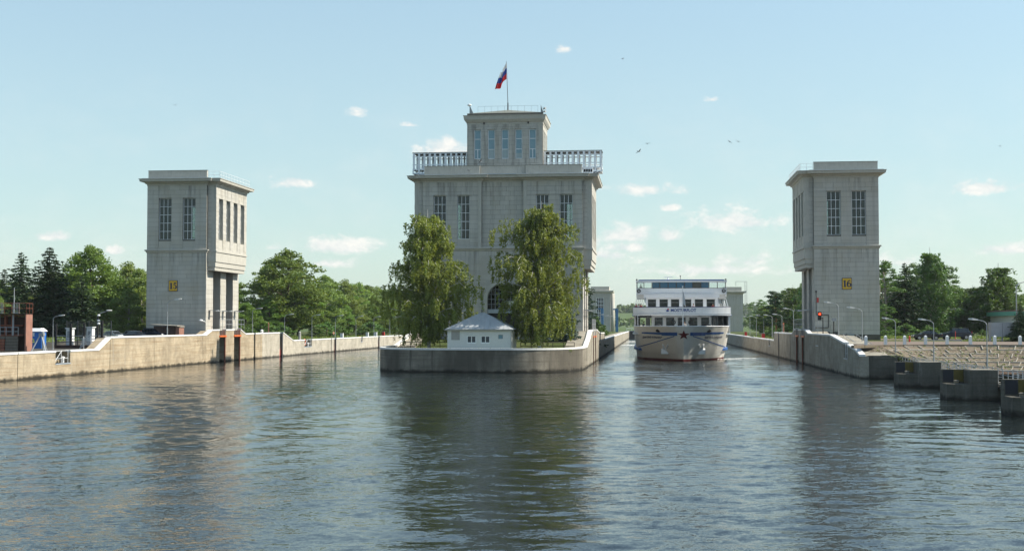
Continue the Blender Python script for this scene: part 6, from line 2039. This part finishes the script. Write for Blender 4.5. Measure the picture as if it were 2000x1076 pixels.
t = thing('island_fence', 'low dark rail fence right of the island hut', 'fence', (-15, 181, 2.6))
rail_fence(t, [(-18.0, 178), (-10.5, 178)], 2.6, 1.0, 1.5, .05, 'old_wood')
t2 = thing('island_fence', 'low dark rail fence left of the island hut', 'fence', (-31, 181, 2.6))
rail_fence(t2, [(-35, 178), (-28.0, 178)], 2.6, 1.0, 1.5, .05, 'old_wood')
# ================================================================== TREES
def leaf_mesh(name, C, S, mat, rng, flat=.0, aspect=.55, down=None):
    """One small diamond-shaped leaf clump per centre, randomly turned."""
    n = len(C)
    u = rng.normal(size=(n, 3))
    if down is not None: u = u * (1 - down) + np.array([0, 0, -1.0]) * down * 1.6
    u[:, 2] *= (1 - flat)
    u /= np.linalg.norm(u, axis=1)[:, None] + 1e-9
    w = rng.normal(size=(n, 3)); v = np.cross(u, w); v /= np.linalg.norm(v, axis=1)[:, None] + 1e-9
    S = np.asarray(S)[:, None]
    V = np.stack([C - u * S, C + v * S * aspect, C + u * S, C - v * S * aspect], axis=1).reshape(-1, 3)
    me = bpy.data.meshes.new(name)
    me.vertices.add(4 * n); me.loops.add(4 * n); me.polygons.add(n)
    me.vertices.foreach_set('co', V.astype(np.float32).ravel())
    me.loops.foreach_set('vertex_index', np.arange(4 * n, dtype=np.int32))
    me.polygons.foreach_set('loop_start', np.arange(0, 4 * n, 4, dtype=np.int32))
    me.polygons.foreach_set('loop_total', np.full(n, 4, dtype=np.int32))
    me.materials.append(MATS[mat]); me.update(calc_edges=True)
    return me

def mesh_obj(name, me, parent):
    o = bpy.data.objects.new(name, me); COL.objects.link(o); o.parent = parent; return o

def trunk_limbs(h, r, crown0, tips, rg, bend=.03):
    """Trunk with a slight bend, and limbs running out to the clump centres."""
    mb = MB(); pts = []
    ph = rg.uniform(0, 6)
    for i in range(9):
        t = i / 8; pts.append((bend * h * sin(t * 2.2 + ph) * t, bend * h * cos(t * 1.7 + ph) * t, h * t))
    mb.path(pts, r, 8, r * .12)
    for tip in tips:
        d = sqrt(tip[0] ** 2 + tip[1] ** 2)
        z0 = max(crown0 * .8, min(h * .9, tip[2] - d * rg.uniform(.5, .9)))
        i = z0 / h * 8; k_ = min(7, int(i)); f = i - k_
        b = tuple(pts[k_][q] + (pts[k_ + 1][q] - pts[k_][q]) * f for q in range(3))
        m = ((b[0] + tip[0]) * .55, (b[1] + tip[1]) * .55, b[2] + (tip[2] - b[2]) * .42)
        rr = r * (.38 - .25 * z0 / h)
        mb.path([b, m, tip], max(.03, rr), 5, .02)
    return mb

def broadleaf(name, seed, h, rx, mat, bark, crown0=.22, n_cl=85, per=170, leaf=.34, top=.8, gap=.0):
    """Rounded tree built of many leaf clumps spread over the crown."""
    rg = random.Random(seed); rng = np.random.default_rng(seed)
    t = thing(name, '', 'tree')
    zc0 = h * crown0; H = h - zc0
    cl = []
    tries = 0
    while len(cl) < n_cl and tries < 5000:
        tries += 1
        u = rg.random(); a = rg.uniform(0, 2 * pi)
        # envelope radius: wide low middle, narrowing to a broken top
        env = rx * (sin(pi * min(1, (u * .92 + .10))) ** top) * (1 + .22 * sin(a * 3 + seed) + .12 * sin(a * 5 + u * 9))
        q = rg.random() ** .45
        R = env * q
        cr = rx * rg.uniform(.16, .30) * (1 - .35 * u)
        p = (R * cos(a), R * sin(a), zc0 + H * (u * .93 + .02))
        if any((p[0] - c[0]) ** 2 + (p[1] - c[1]) ** 2 + (p[2] - c[2]) ** 2 < (.42 * (cr + c[3])) ** 2 for c in cl): continue
        cl.append((*p, cr))
    C = []; S = []
    for x, y, z, cr in cl:
        m = int(per * (cr / (rx * .23)) ** 2 * rg.uniform(.7, 1.2))
        d = rng.normal(size=(m, 3)); d /= np.linalg.norm(d, axis=1)[:, None]
        d[:, 2] = np.where(d[:, 2] < -.2, d[:, 2] * .4, d[:, 2])
        rad = cr * (rng.random(m) ** .4)[:, None] * (1 + .35 * rng.random((m, 1)))
        C.append(np.array([x, y, z]) + d * rad * np.array([1.05, 1.05, .85])); S.append(leaf * (.6 + .7 * rng.random(m)))
    C = np.concatenate(C); S = np.concatenate(S)
    mesh_obj('crown', leaf_mesh('crown', C, S, mat, rng), t)
    tips = [(c[0], c[1], c[2]) for c in cl[::2]]
    trunk_limbs(h * .93, h * .016 + .06, zc0, tips, rg).build('trunk', bark, t)
    return t

def birch(name, seed, h, rx, n_br=95, strands=11, leafn=17, leaf=.17, mat='leaf_birch', low=.06):
    """Weeping birch: ascending limbs with long hanging strands of small leaves."""
    rg = random.Random(seed); rng = np.random.default_rng(seed)
    t = thing(name, '', 'tree')
    C = []; S = []; wood = MB(); twig = MB()
    pts = []
    ph = rg.uniform(0, 6)
    for i in range(11):
        u = i / 10; pts.append((.35 * sin(u * 4 + ph) * u, .3 * cos(u * 3 + ph) * u, h * u))
    wood.path(pts, .26, 8, .03)
    for b in range(n_br):
        u = low + (1 - low) * (b + rg.random()) / n_br
        z0 = h * (u * .90 + .02); a = b * 2.39996 + rg.uniform(-.5, .5)
        env = rx * (min(1, (1.06 - u) * 1.75) ** .72) * (.74 + .26 * min(1, u * 4)) * rg.uniform(.5, 1.06) * (1 + .20 * sin(a * 2 + u * 6 + seed))
        up = env * rg.uniform(.35, .75) * (1.25 if u > .6 else .8)
        k_ = min(9, int(z0 / h * 10)); base = Vector(pts[k_]).lerp(Vector(pts[k_ + 1]), z0 / h * 10 - k_)
        d = Vector((cos(a), sin(a), 0))
        p1 = base + d * env * .5 + Vector((0, 0, up * .75)); p2 = base + d * env * .82 + Vector((0, 0, up * .95)); p3 = base + d * env + Vector((0, 0, up * .72))
        if p3.z > h * 1.0: p3.z = h * rg.uniform(.95, 1.0); p2.z = min(p2.z, h * .99)
        wood.path([base, p1, p2, p3], .075 * (1.15 - u), 4, .015)
        for s in range(strands):
            f = (s + rg.random()) / strands
            f = .12 + .9 * f
            if f < .5: q = base.lerp(p1, f / .5)
            elif f < .82: q = p1.lerp(p2, (f - .5) / .32)
            else: q = p2.lerp(p3, min(1, (f - .82) / .18))
            q = q + Vector((rg.gauss(0, .35), rg.gauss(0, .35), rg.gauss(0, .12)))
            L = rg.uniform(.5, 2.5) * (.6 + .6 * (1 - u)) * (.6 + .5 * f)
            L = min(L, max(.4, q.z - .6))
            n = max(4, int(leafn * L / 1.3))
            tt = rng.random(n)
            sway = np.array([rg.gauss(0, .16), rg.gauss(0, .16), 0])
            P = np.array(q)[None, :] + np.outer(tt ** 1.2, np.array([0, 0, -L])) + np.outer(tt, sway) + rng.normal(scale=(.11, .11, .05), size=(n, 3))
            C.append(P); S.append(leaf * (.65 + .6 * rng.random(n)))
    C = np.concatenate(C); S = np.concatenate(S)
    mesh_obj('crown', leaf_mesh('crown', C, S, mat, rng, down=.45, aspect=.6), t)
    wood.build('trunk', 'bark_birch', t)
    return t

def spruce(name, seed, h, rx, mat='needle', dens=1.0, ragged=.25, low=.03):
    rg = random.Random(seed); rng = np.random.default_rng(seed)
    t = thing(name, '', 'tree'); C = []; S = []; wood = MB()
    wood.tube((0, 0, 0), (0, 0, h * .98), h * .013 + .05, .02, 7)
    tiers = int(h * 2.0)
    for i in range(tiers):
        u = low + (1 - low) * i / tiers
        z = h * u; R = rx * (1 - u) ** .68 * rg.uniform(1 - ragged, 1 + ragged * .6) + .12
        nb = max(5, int(11 * (1 - u) + 5))
        for b in range(nb):
            a = 2 * pi * (b + rg.random() * .7) / nb + i * .7
            L = R * rg.uniform(.65, 1.12)
            d = np.array([cos(a), sin(a), 0]); m = max(5, int(30 * dens * L / 2.4))
            s = rng.random(m) ** .75
            droop = -L * .34 * s ** 1.3 + L * .12 * s ** 3
            side = np.array([-sin(a), cos(a), 0])
            P = np.array([0, 0, z])[None, :] + np.outer(s * L, d) + np.outer(rng.normal(size=m) * .16 * L * (1.1 - s), side)
            P[:, 2] += droop - np.abs(rng.normal(size=m)) * .16
            C.append(P); S.append((.20 + .16 * rng.random(m)) * (.75 + .3 * (1 - u)))
            if b % 3 == 0: wood.tube((0, 0, z), (cos(a) * L * .7, sin(a) * L * .7, z - L * .2), .03, .012, 4, caps=False)
    C = np.concatenate(C); S = np.concatenate(S)
    mesh_obj('crown', leaf_mesh('crown', C, S, mat, rng, flat=.55, aspect=.38), t)
    wood.build('trunk', 'bark', t)
    return t

def pine(name, seed, h, rx):
    rg = random.Random(seed); rng = np.random.default_rng(seed)
    t = thing(name, '', 'tree'); C = []; S = []; wood = MB()
    wood.path([(0, 0, 0), (.1, 0, h * .4), (-.1, .1, h * .75), (.05, 0, h * .97)], .22, 7, .05)
    for i in range(26):
        u = .25 + .72 * i / 25; a = i * 2.4; L = rx * rg.uniform(.45, 1.1) * (1.15 - u * .75)
        tip = Vector((cos(a) * L, sin(a) * L, h * u + L * .18))
        wood.path([(0, 0, h * u), tip * .5 + Vector((0, 0, h * u * .5 - .1)), tip], .06, 4, .02)
        for f in (.55, .8, 1.0):
            m = int(95 * f); c = np.array([cos(a) * L * f, sin(a) * L * f, h * u + L * .18 * f])
            C.append(c + rng.normal(size=(m, 3)) * np.array([.5, .5, .2]) * (.5 + .35 * L / 2)); S.append(.17 + .12 * rng.random(m))
    C = np.concatenate(C); S = np.concatenate(S)
    mesh_obj('crown', leaf_mesh('crown', C, S, 'needle', rng, flat=.2, aspect=.4), t)
    wood.build('trunk', 'bark_pine', t)
    return t

# prototypes, each used at its first place and copied for the rest
P_POP = [broadleaf('poplar_tree', 21, 20, 5.6, 'leaf_poplar', 'bark', .12, 120, 270, .235), broadleaf('poplar_tree', 22, 20, 4.6, 'leaf_poplar', 'bark', .10, 105, 270, .23, .65), broadleaf('poplar_tree', 23, 20, 6.4, 'leaf_poplar', 'bark', .14, 130, 270, .245, .9)]
P_WIL = [broadleaf('willow_tree', 31, 18, 5.8, 'leaf_willow', 'bark_pale', .05, 120, 270, .215, .8), broadleaf('willow_tree', 32, 18, 4.8, 'leaf_willow', 'bark_pale', .04, 105, 270, .215, .7)]
P_ASP = [broadleaf('aspen_tree', 41, 18, 3.4, 'leaf_dark', 'bark_pale', .10, 66, 190, .19, .55), broadleaf('aspen_tree', 42, 18, 4.2, 'leaf_dark', 'bark_pale', .08, 80, 190, .19, .6)]
P_BIR = [birch('birch_tree', 51, 20, 6.9, 150, 18, 38, .135), birch('birch_tree', 52, 20, 6.9, 150, 18, 38, .135)]
P_FB = [birch('birch_tree', 55, 18, 4.2, 100, 11, 24, .17, 'leaf_dark')]
P_SPR = [spruce('spruce_tree', 61, 16, 5.2, dens=1.5, ragged=.35), spruce('spruce_tree', 62, 15, 4.2, ragged=.45, dens=1.2)]
P_BLU = [spruce('blue_spruce', 63, 10, 2.6, 'needle_blue')]
P_PIN = [pine('pine_tree', 71, 11, 3.2)]
P_BSH = [broadleaf('bush', 81, 2.4, 1.5, 'leaf_dark', 'bark', .0, 30, 110, .12)]
USED = {}
def tree(proto, loc, h, w=None, rz=None, label='', group=None):
    ref = {'poplar_tree': 20, 'willow_tree': 18, 'aspen_tree': 18, 'birch_tree': 20, 'spruce_tree': 16, 'blue_spruce': 10, 'pine_tree': 11, 'bush': 2.4}
    nm = proto.name.split('.')[0]
    base = ref[nm]
    if proto in P_FB: base = 18
    if proto is P_SPR[1]: base = 15
    s = h / base; sx = s * (w or 1.0)
    return place(proto, USED.setdefault(proto.name, []), loc, RNG.uniform(0, 6.28) if rz is None else rz, (sx, sx, s), label, group)

# island
tree(P_BIR[0], (-30.9, 177.5, 2.6), 19.6, 1.0, .4, 'tall weeping birch left of the island hut', 'birches on the island')
tree(P_BIR[1], (-15.3, 177.0, 2.6), 20.6, .98, 2.0, 'tall weeping birch right of the island hut', 'birches on the island')
tree(P_BLU[0], (-11.4, 226, 3.0), 11.0, .9, 0, 'blue spruce behind the right birch at the edge of the island', 'spruces on the island')
tree(P_SPR[1], (-12.6, 248, 2.8), 14.2, .9, 1, 'dark spruce on the island in front of the far gatehouse', 'spruces on the island')
tree(P_BLU[0], (-12.4, 190, 3.6), 9.5, .95, 2, 'small blue spruce squeezed beside the right birch', 'spruces on the island')
for i, (x, y, h) in enumerate(((-11.0, 262, 5.0), (-11.5, 282, 4.2), (-13, 272, 5.5))):
    tree(P_BSH[0], (x, y, 2.7), h, .8, None, 'green bush on the island before the far gatehouse, %s from the camera' % ordn[i], 'bushes on the island')
# left bank
for pr, x, y, h, w, l in ((P_SPR[1], -124.5, 236, 13.5, 1.0, 'leftmost conifer at the edge of the photo'), (P_SPR[1], -110.3, 215, 15.6, 1.0, 'slender open conifer second from the left edge'),
                          (P_SPR[0], -100.2, 205, 15.8, 1.05, 'broad dark spruce with pointed top at left'), (P_POP[2], -102.5, 226, 17.6, .82, 'rounded light green poplar between the spruce and tower 15'),
                          (P_SPR[1], -87.6, 190, 10.2, 1.2, 'small dark conifer in front of the rounded poplar'), (P_WIL[0], -101.0, 240, 15.0, .95, 'pale green willow next to tower 15'),
                          (P_WIL[1], -93.5, 226, 13.0, 1.0, 'pale willow touching the left side of tower 15'), (P_WIL[0], -112.6, 243, 14.2, .9, 'willow behind the gap beside the dark spruce'),
                          (P_POP[1], -131.0, 246, 12.0, 1.1, 'low poplar behind the rusty gate at the left edge'), (P_WIL[1], -86.4, 205, 8.6, 1.15, 'low willow over the parked cars at left'),
                          (P_POP[0], -118, 250, 13.0, 1.1, 'poplar filling the gap behind the conifers at left')):
    tree(pr, (x, y, 3.6), h, w * 1.3, None, l, 'trees on the left bank')
# row behind the left lock
row = [(P_POP[1], -97, 280, 19.0, 1.0), (P_POP[2], -84.0, 290, 21.3, 1.06), (P_POP[0], -92.5, 305, 19.0, .95), (P_POP[0], -89, 318, 17.6, 1.0), (P_WIL[1], -87.5, 338, 17.0, 1.0), (P_POP[1], -90, 352, 17.0, 1.05),
       (P_WIL[0], -88.8, 368, 16.8, .95), (P_POP[0], -91.5, 384, 16.6, .95), (P_WIL[1], -92.5, 402, 17.0, 1.1), (P_POP[1], -94, 420, 17.0, 1.15), (P_WIL[0], -95, 440, 16.8, 1.0), (P_POP[0], -96.5, 462, 16.9, 1.0), (P_WIL[1], -98, 486, 17, 1.15), (P_POP[2], -99, 512, 17, 1.0)]
for i, (pr, x, y, h, w) in enumerate(row):
    l = 'tallest domed poplar just right of tower 15' if i == 1 else '%s in the tree row behind the left lock, %s from tower 15' % ('willow' if pr in P_WIL else 'poplar', (ordn + ['fourteenth'])[i])
    tree(pr, (x, y, 2.8), h, w * 1.22, None, l, 'tree row behind the left lock')
for i, (x, y, h) in enumerate(((-108, 320, 16), (-106, 350, 15.5), (-108, 380, 15.5), (-110, 415, 15.5), (-112, 450, 15.5), (-114, 490, 15.5), (-104, 262, 15.5), (-112, 290, 16))):
    tree(P_POP[i % 3], (x, y, 2.8), h, 1.25, None, 'poplar of the second row behind the left lock, %s along' % ordn[i], 'second tree row behind the left lock')
for i in range(14):
    tree(P_POP[i % 2], (-84.5 - (i % 3) * 1.2, 262 + i * 19.5, 2.6), 8.5 + (i * 5 % 4), 1.35, None, 'low poplar filling the front of the left tree row, %s along' % (ordn + ['fourteenth'])[i], 'low poplars behind the left lock')
for i, (x, y, h) in enumerate(((-97, 232, 11), (-90, 220, 9.5), (-109, 228, 12), (-117, 226, 11), (-126, 230, 10), (-104, 210, 9), (-112, 206, 8.5))):
    tree((P_WIL + P_POP)[i % 5], (x, y, 3.5), h, 1.5, None, 'low leafy tree filling the left bank belt, %s from tower 15' % ordn[i], 'low trees on the left bank')
for i, (x, y, h) in enumerate(((41, 345, 14), (45, 375, 15), (40, 405, 13), (37, 440, 12), (46, 330, 15), (35.5, 390, 9))):
    tree(P_ASP[i % 2], (x, y, 2.7), h, 1.9, None, 'dark tree of the belt behind the right lock, %s from tower 16' % ordn[i], 'dark belt behind the right lock')
for i, (x, y, h) in enumerate(((43, 272, 11), (48, 268, 12), (53, 264, 12.5), (58, 268, 11), (63, 266, 9.5), (68, 264, 11.5), (74, 270, 9), (80, 266, 9))):
    tree(P_ASP[i % 2], (x, y, 3.5), h, 1.9, None, 'dark filler tree of the right bank belt, %s from tower 16' % ordn[i], 'dark belt on the right bank')
for i in range(12):
    tree(P_BSH[0], (-79.0 - (i % 3) * 1.6, 246 + i * 17, 2.7), 2.6 + (i * 37 % 10) * .16, 1.5, None, 'green bush under the tree row behind the left lock, %s along' % ordn[i], 'bushes behind the left lock')
# right, between the far gatehouse and tower 16
tree(P_PIN[0], (24.2 + 4.6, 300, 2.8), 10.6, 1.0, .5, 'wind-shaped pine right of the far gatehouse', 'trees between ship and tower 16')
for pr, x, y, h, w, l in ((P_FB[0], 33.6, 305, 12.6, 1.15, 'birch between the pine and tower 16'), (P_FB[0], 36.0, 290, 15.2, 1.1, 'tall birch close to the left side of tower 16'), (P_ASP[1], 41.0, 310, 15.5, 1.2, 'dark aspen half hidden by tower 16'),
                          (P_ASP[0], 34.5, 335, 12.5, 1.5, 'dark aspen behind the birch and pine'), (P_POP[1], 33.0, 365, 9.0, 1.6, 'low dark tree behind the pine by the gatehouse')):
    tree(pr, (x, y, 2.8), h, w * 1.35, None, l, 'trees between ship and tower 16')
for i in range(6):
    tree(P_BSH[0], (30.5 + (i % 2) * 1.5, 262 + i * 15, 2.7), 2.6 + .3 * (i % 3), 1.5, None, 'dark bush behind the right lock wall, %s from tower 16' % ordn[i], 'bushes behind the right lock')
# right bank behind the cars
right = [(P_ASP[0], 44.0, 246, 14.6, 1.0, 'slim aspen just right of tower 16'), (P_SPR[1], 47.2, 245, 13.8, .9, 'dark conifer second from tower 16'), (P_ASP[1], 50.8, 255, 14.2, 1.0, 'bushy aspen third from tower 16'),
         (P_FB[0], 53.2, 249, 16.4, 1.0, 'tallest open birch behind the black saloon'), (P_ASP[1], 56.6, 255, 13.2, .95, 'aspen right of the tallest birch'), (P_ASP[0], 60.2, 262, 10.4, 1.2, 'low aspen above the dark blue car'),
         (P_FB[0], 62.4, 258, 9.8, 1.4, 'low birch between the two tall groups at right'), (P_FB[0], 65.4, 252, 13.6, 1.35, 'broad pale birch behind the billboard'), (P_ASP[1], 68.2, 256, 11.6, 1.1, 'aspen at the right of the broad birch'),
         (P_ASP[0], 72.0, 262, 8.2, 1.3, 'low aspen behind the pale building'), (P_ASP[1], 46.0, 262, 12.5, 1.2, 'aspen of the back row next to tower 16'), (P_POP[1], 55.0, 272, 12.4, 1.3, 'poplar of the back row behind the saloon'),
         (P_POP[1], 64.0, 274, 9.6, 1.5, 'poplar of the back row behind the billboard'), (P_POP[0], 75.0, 280, 10.0, 1.4, 'poplar of the back row at the right edge'), (P_ASP[1], 42.6, 240, 6.0, 1.3, 'low bushy aspen at the foot of the slim aspen')]
for pr, x, y, h, w, l in right:
    tree(pr, (x, y, 3.7), h * 1.03, w * 1.4, None, l, 'trees on the right bank')
tree(P_SPR[0], (51.6, 186.0, 3.7), 5.2, 1.35, 0, 'small dense spruce covering the billboard at right', 'spruces on the right bank')
for i in range(9):
    tree(P_BSH[0], (41 + i * 4.4, 232 + (i % 3) * 3, 3.6), 1.5 + .35 * (i * 7 % 4), 1.6, None, 'bush at the foot of the right-hand trees, %s from tower 16' % ordn[i], 'bushes on the right bank')

# far-off wood on the hills and beyond the banks: reads as one mass
def far_wood():
    rng = np.random.default_rng(8); C = []; S = []
    def clump(x, y, z, r, h, m):
        d = rng.normal(size=(m, 3)); d /= np.linalg.norm(d, axis=1)[:, None]
        C.append(np.array([x, y, z + h * .55]) + d * np.array([r, r, h * .5]) * (rng.random((m, 1)) ** .3)); S.append(r * (.22 + .2 * rng.random(m)))
    for i in range(420):
        x = rng.uniform(-420, 260); y = rng.uniform(1640, 1900)
        if -95 < x < 10 and y < 1720: continue
        clump(x, y, hill_z(x, y) - 1, rng.uniform(5, 8), rng.uniform(9, 13), 60)
    for i in range(110):
        x = rng.uniform(-380, 160); y = rng.uniform(1180, 1420)
        clump(x, y, 2, rng.uniform(4, 8), rng.uniform(7, 13), 50)
    for side in (-1, 1):
        for i in range(260):
            y = rng.uniform(300, 1000); x = side * rng.uniform(135, 420) + (20 if side > 0 else 0)
            clump(x, y, 2.8, rng.uniform(4, 6.5), rng.uniform(9, 13) , 60)
    C_, S_ = np.concatenate(C), np.concatenate(S)
    o = mesh_obj('far_wood', leaf_mesh('far_wood', C_, S_, 'leaf_dark', rng, aspect=.7), None)
    tag(o, 'distant dark green woods beyond the locks', 'wood', kind='stuff')
far_wood()
# a pale landing stair and a few houses on the far bank
for i, (x, y, w, l, m_) in enumerate(((-52, 1480, 9, 'far white house with red roof on the river bank', 'plaster_white'), (-22, 1500, 11, 'far brick house on the river bank left of the ship', 'rust_pale'), (-70, 1700, 12, 'far white chapel on the hillside', 'plaster_white'))):
    z = hill_z(x, y)
    t = thing('house', l, 'house', (x, y, z))
    mb = MB(); mb.box(x - w / 2, x + w / 2, y, y + 10, z - 3, z + 5); mb.build('wall', m_, t)
    mb = MB(); mb.extr([(x - w / 2 - .6, y - .4, z + 5), (x + w / 2 + .6, y - .4, z + 5), (x, y - .4, z + 8.5)], (0, 10.8, 0)); mb.build('roof', 'rust', t)
    for dx in (-w / 4, w / 4):
        mb = MB(); mb.box(x + dx - .6, x + dx + .6, y - .08, y - .01, z + 1.5, z + 3.4); mb.build('window', 'car_glass', t)
t = thing('hill_stairs', 'long pale stairway climbing the far green hill', 'stairs', (-40, 1600, 5))
for i in range(12):
    mb = MB(); u = i / 12; x = -22 - 44 * u; y = 1520 + 170 * u; mb.extr([(x, y, hill_z(x, y)), (x + 3, y, hill_z(x, y)), (x + 3 - 3.6, y + 14, hill_z(x - 3.6, y + 14)), (x - 3.6, y + 14, hill_z(x - 3.6, y + 14))], (0, 0, .6)); mb.build('flight', 'rib_concrete', t)

# grass tufts and weeds along the banks
def weeds():
    rng = np.random.default_rng(3); C = []; S = []
    def strip(x0, x1, y0, y1, z, n, s=.16):
        C.append(np.stack([rng.uniform(x0, x1, n), rng.uniform(y0, y1, n), z + rng.random(n) * s], 1)); S.append(s * (.6 + .8 * rng.random(n)))
    strip(53, 75, 197, 200, 3.72, 2200, .2); strip(36, 53, 197, 200, 3.71, 900, .07); strip(34.8, 75, 214, 232, 3.72, 9000, .28); strip(-35, -10, 166, 178, 2.62, 4500, .2)
    strip(-96, -73, 246, 330, 2.82, 7000, .3); strip(25.6, 40, 246, 340, 2.82, 5000, .3); strip(-95, -82, 160, 200, 3.72, 4500, .3); strip(44, 75, 186.8, 188.6, 3.72, 1500, .2)
    a = rng.uniform(radians(0), radians(140), 900); s = rng.random(900)
    r = BR1 + (BR2 - BR1) * s
    C.append(np.stack([BC[0] + r * np.cos(a), BC[1] + r * np.sin(a), BZ1 + (BZ2 - BZ1) * s + .02], 1)); S.append(.10 + .12 * rng.random(900))
    o = mesh_obj('grass', leaf_mesh('grass', np.concatenate(C), np.concatenate(S), 'grass', rng, aspect=.25), None)
    tag(o, 'rough green grass and weeds along the banks', 'grass', kind='stuff')
weeds()

# ------------------------------------------------------------------ gulls
def gull_proto():
    t = thing('gull', '', 'gull')
    mb = MB(); mb.ball((0, 0, 0), (.24, .085, .08), 8, 6); mb.ball((.26, 0, .05), (.08, .055, .055), 8, 5); mb.tube((.32, 0, .04), (.40, 0, .02), .02, .005, 5); mb.build('body', 'gull_white', t, smooth=True)
    for s in (-1, 1):
        mb = MB(); secs = []
        for f, z, c, x in ((0, .04, .20, .02), (.28, .17, .19, .05), (.55, .15, .12, -.02), (.78, .06, .02, -.14)):
            y = s * (.05 + f)
            secs.append([(x + c / 2, y, z), (x, y, z + .018), (x - c / 2, y, z + .004), (x, y, z - .006)])
        mb.loft(secs); mb.build('wing', 'gull_grey', t, smooth=True)
    mb = MB(); mb.add([(-.2, -.03, 0), (-.2, .03, 0), (-.42, .09, .01), (-.42, -.09, .01)], [(0, 1, 2, 3)]); mb.build('tail', 'gull_white', t)
    return t
GP = gull_proto(); GU = []
f_ = Vector((-sin(YAW) * cos(PITCH), cos(YAW) * cos(PITCH), sin(PITCH)))
gulls = [(-1.0, 120, 22.3, .5, 1.2, 'gull gliding right of the central building beside the gallery'), (-0.2, 122, 23.3, 2.0, .9, 'small gull above the one beside the gallery'), (8.5, 125, 23.8, 1.0, 1.0, 'gull high between the central building and tower 16'),
         (7.9, 128, 24.2, 2.3, .8, 'fainter gull just above the high one'), (-20.0, 150, 25.4, .3, 1.6, 'pale gull crossing the front of the upper tower'), (-21.6, 152, 24.6, 2.6, 1.5, 'second gull below it over the parapet'),
         (42, 130, 29.2, 1.5, .9, 'gull high near the right edge of the sky'), (40.5, 133, 37.5, .7, .9, 'gull at the top right corner'), (-46, 120, 27.5, 2.2, .7, 'tiny gull in the sky at left above tower 15'),
         (-2.9, 140, 35.2, .2, .9, 'gull under the small cloud right of the flag'), (37.0, 140, 25.0, 2.9, .8, 'gull above the trees at the right')]
for x, y, z, rz, s, l in gulls:
    g = place(GP, GU, (x, y, z), rz, s * .42, l, 'gulls in the sky'); g.rotation_euler = (.5 * sin(x), .25, rz)

# ------------------------------------------------------------------ summer haze
m, k, out = new_mat('haze')
v = k.n('ShaderNodeVolumePrincipled', {'Color': (0.86, 0.92, 0.97, 1), 'Density': 0.00007, 'Anisotropy': 0.2})
k.t.links.new(v.outputs[0], out.inputs['Volume'])
MATS['haze'] = m
mb = MB(); mb.box(-3000, 3000, -3100, 3000, -4.2, 64.0)
tag(mb.build('haze', 'haze'), 'thin pale summer haze filling the air over the locks', 'haze', kind='stuff')
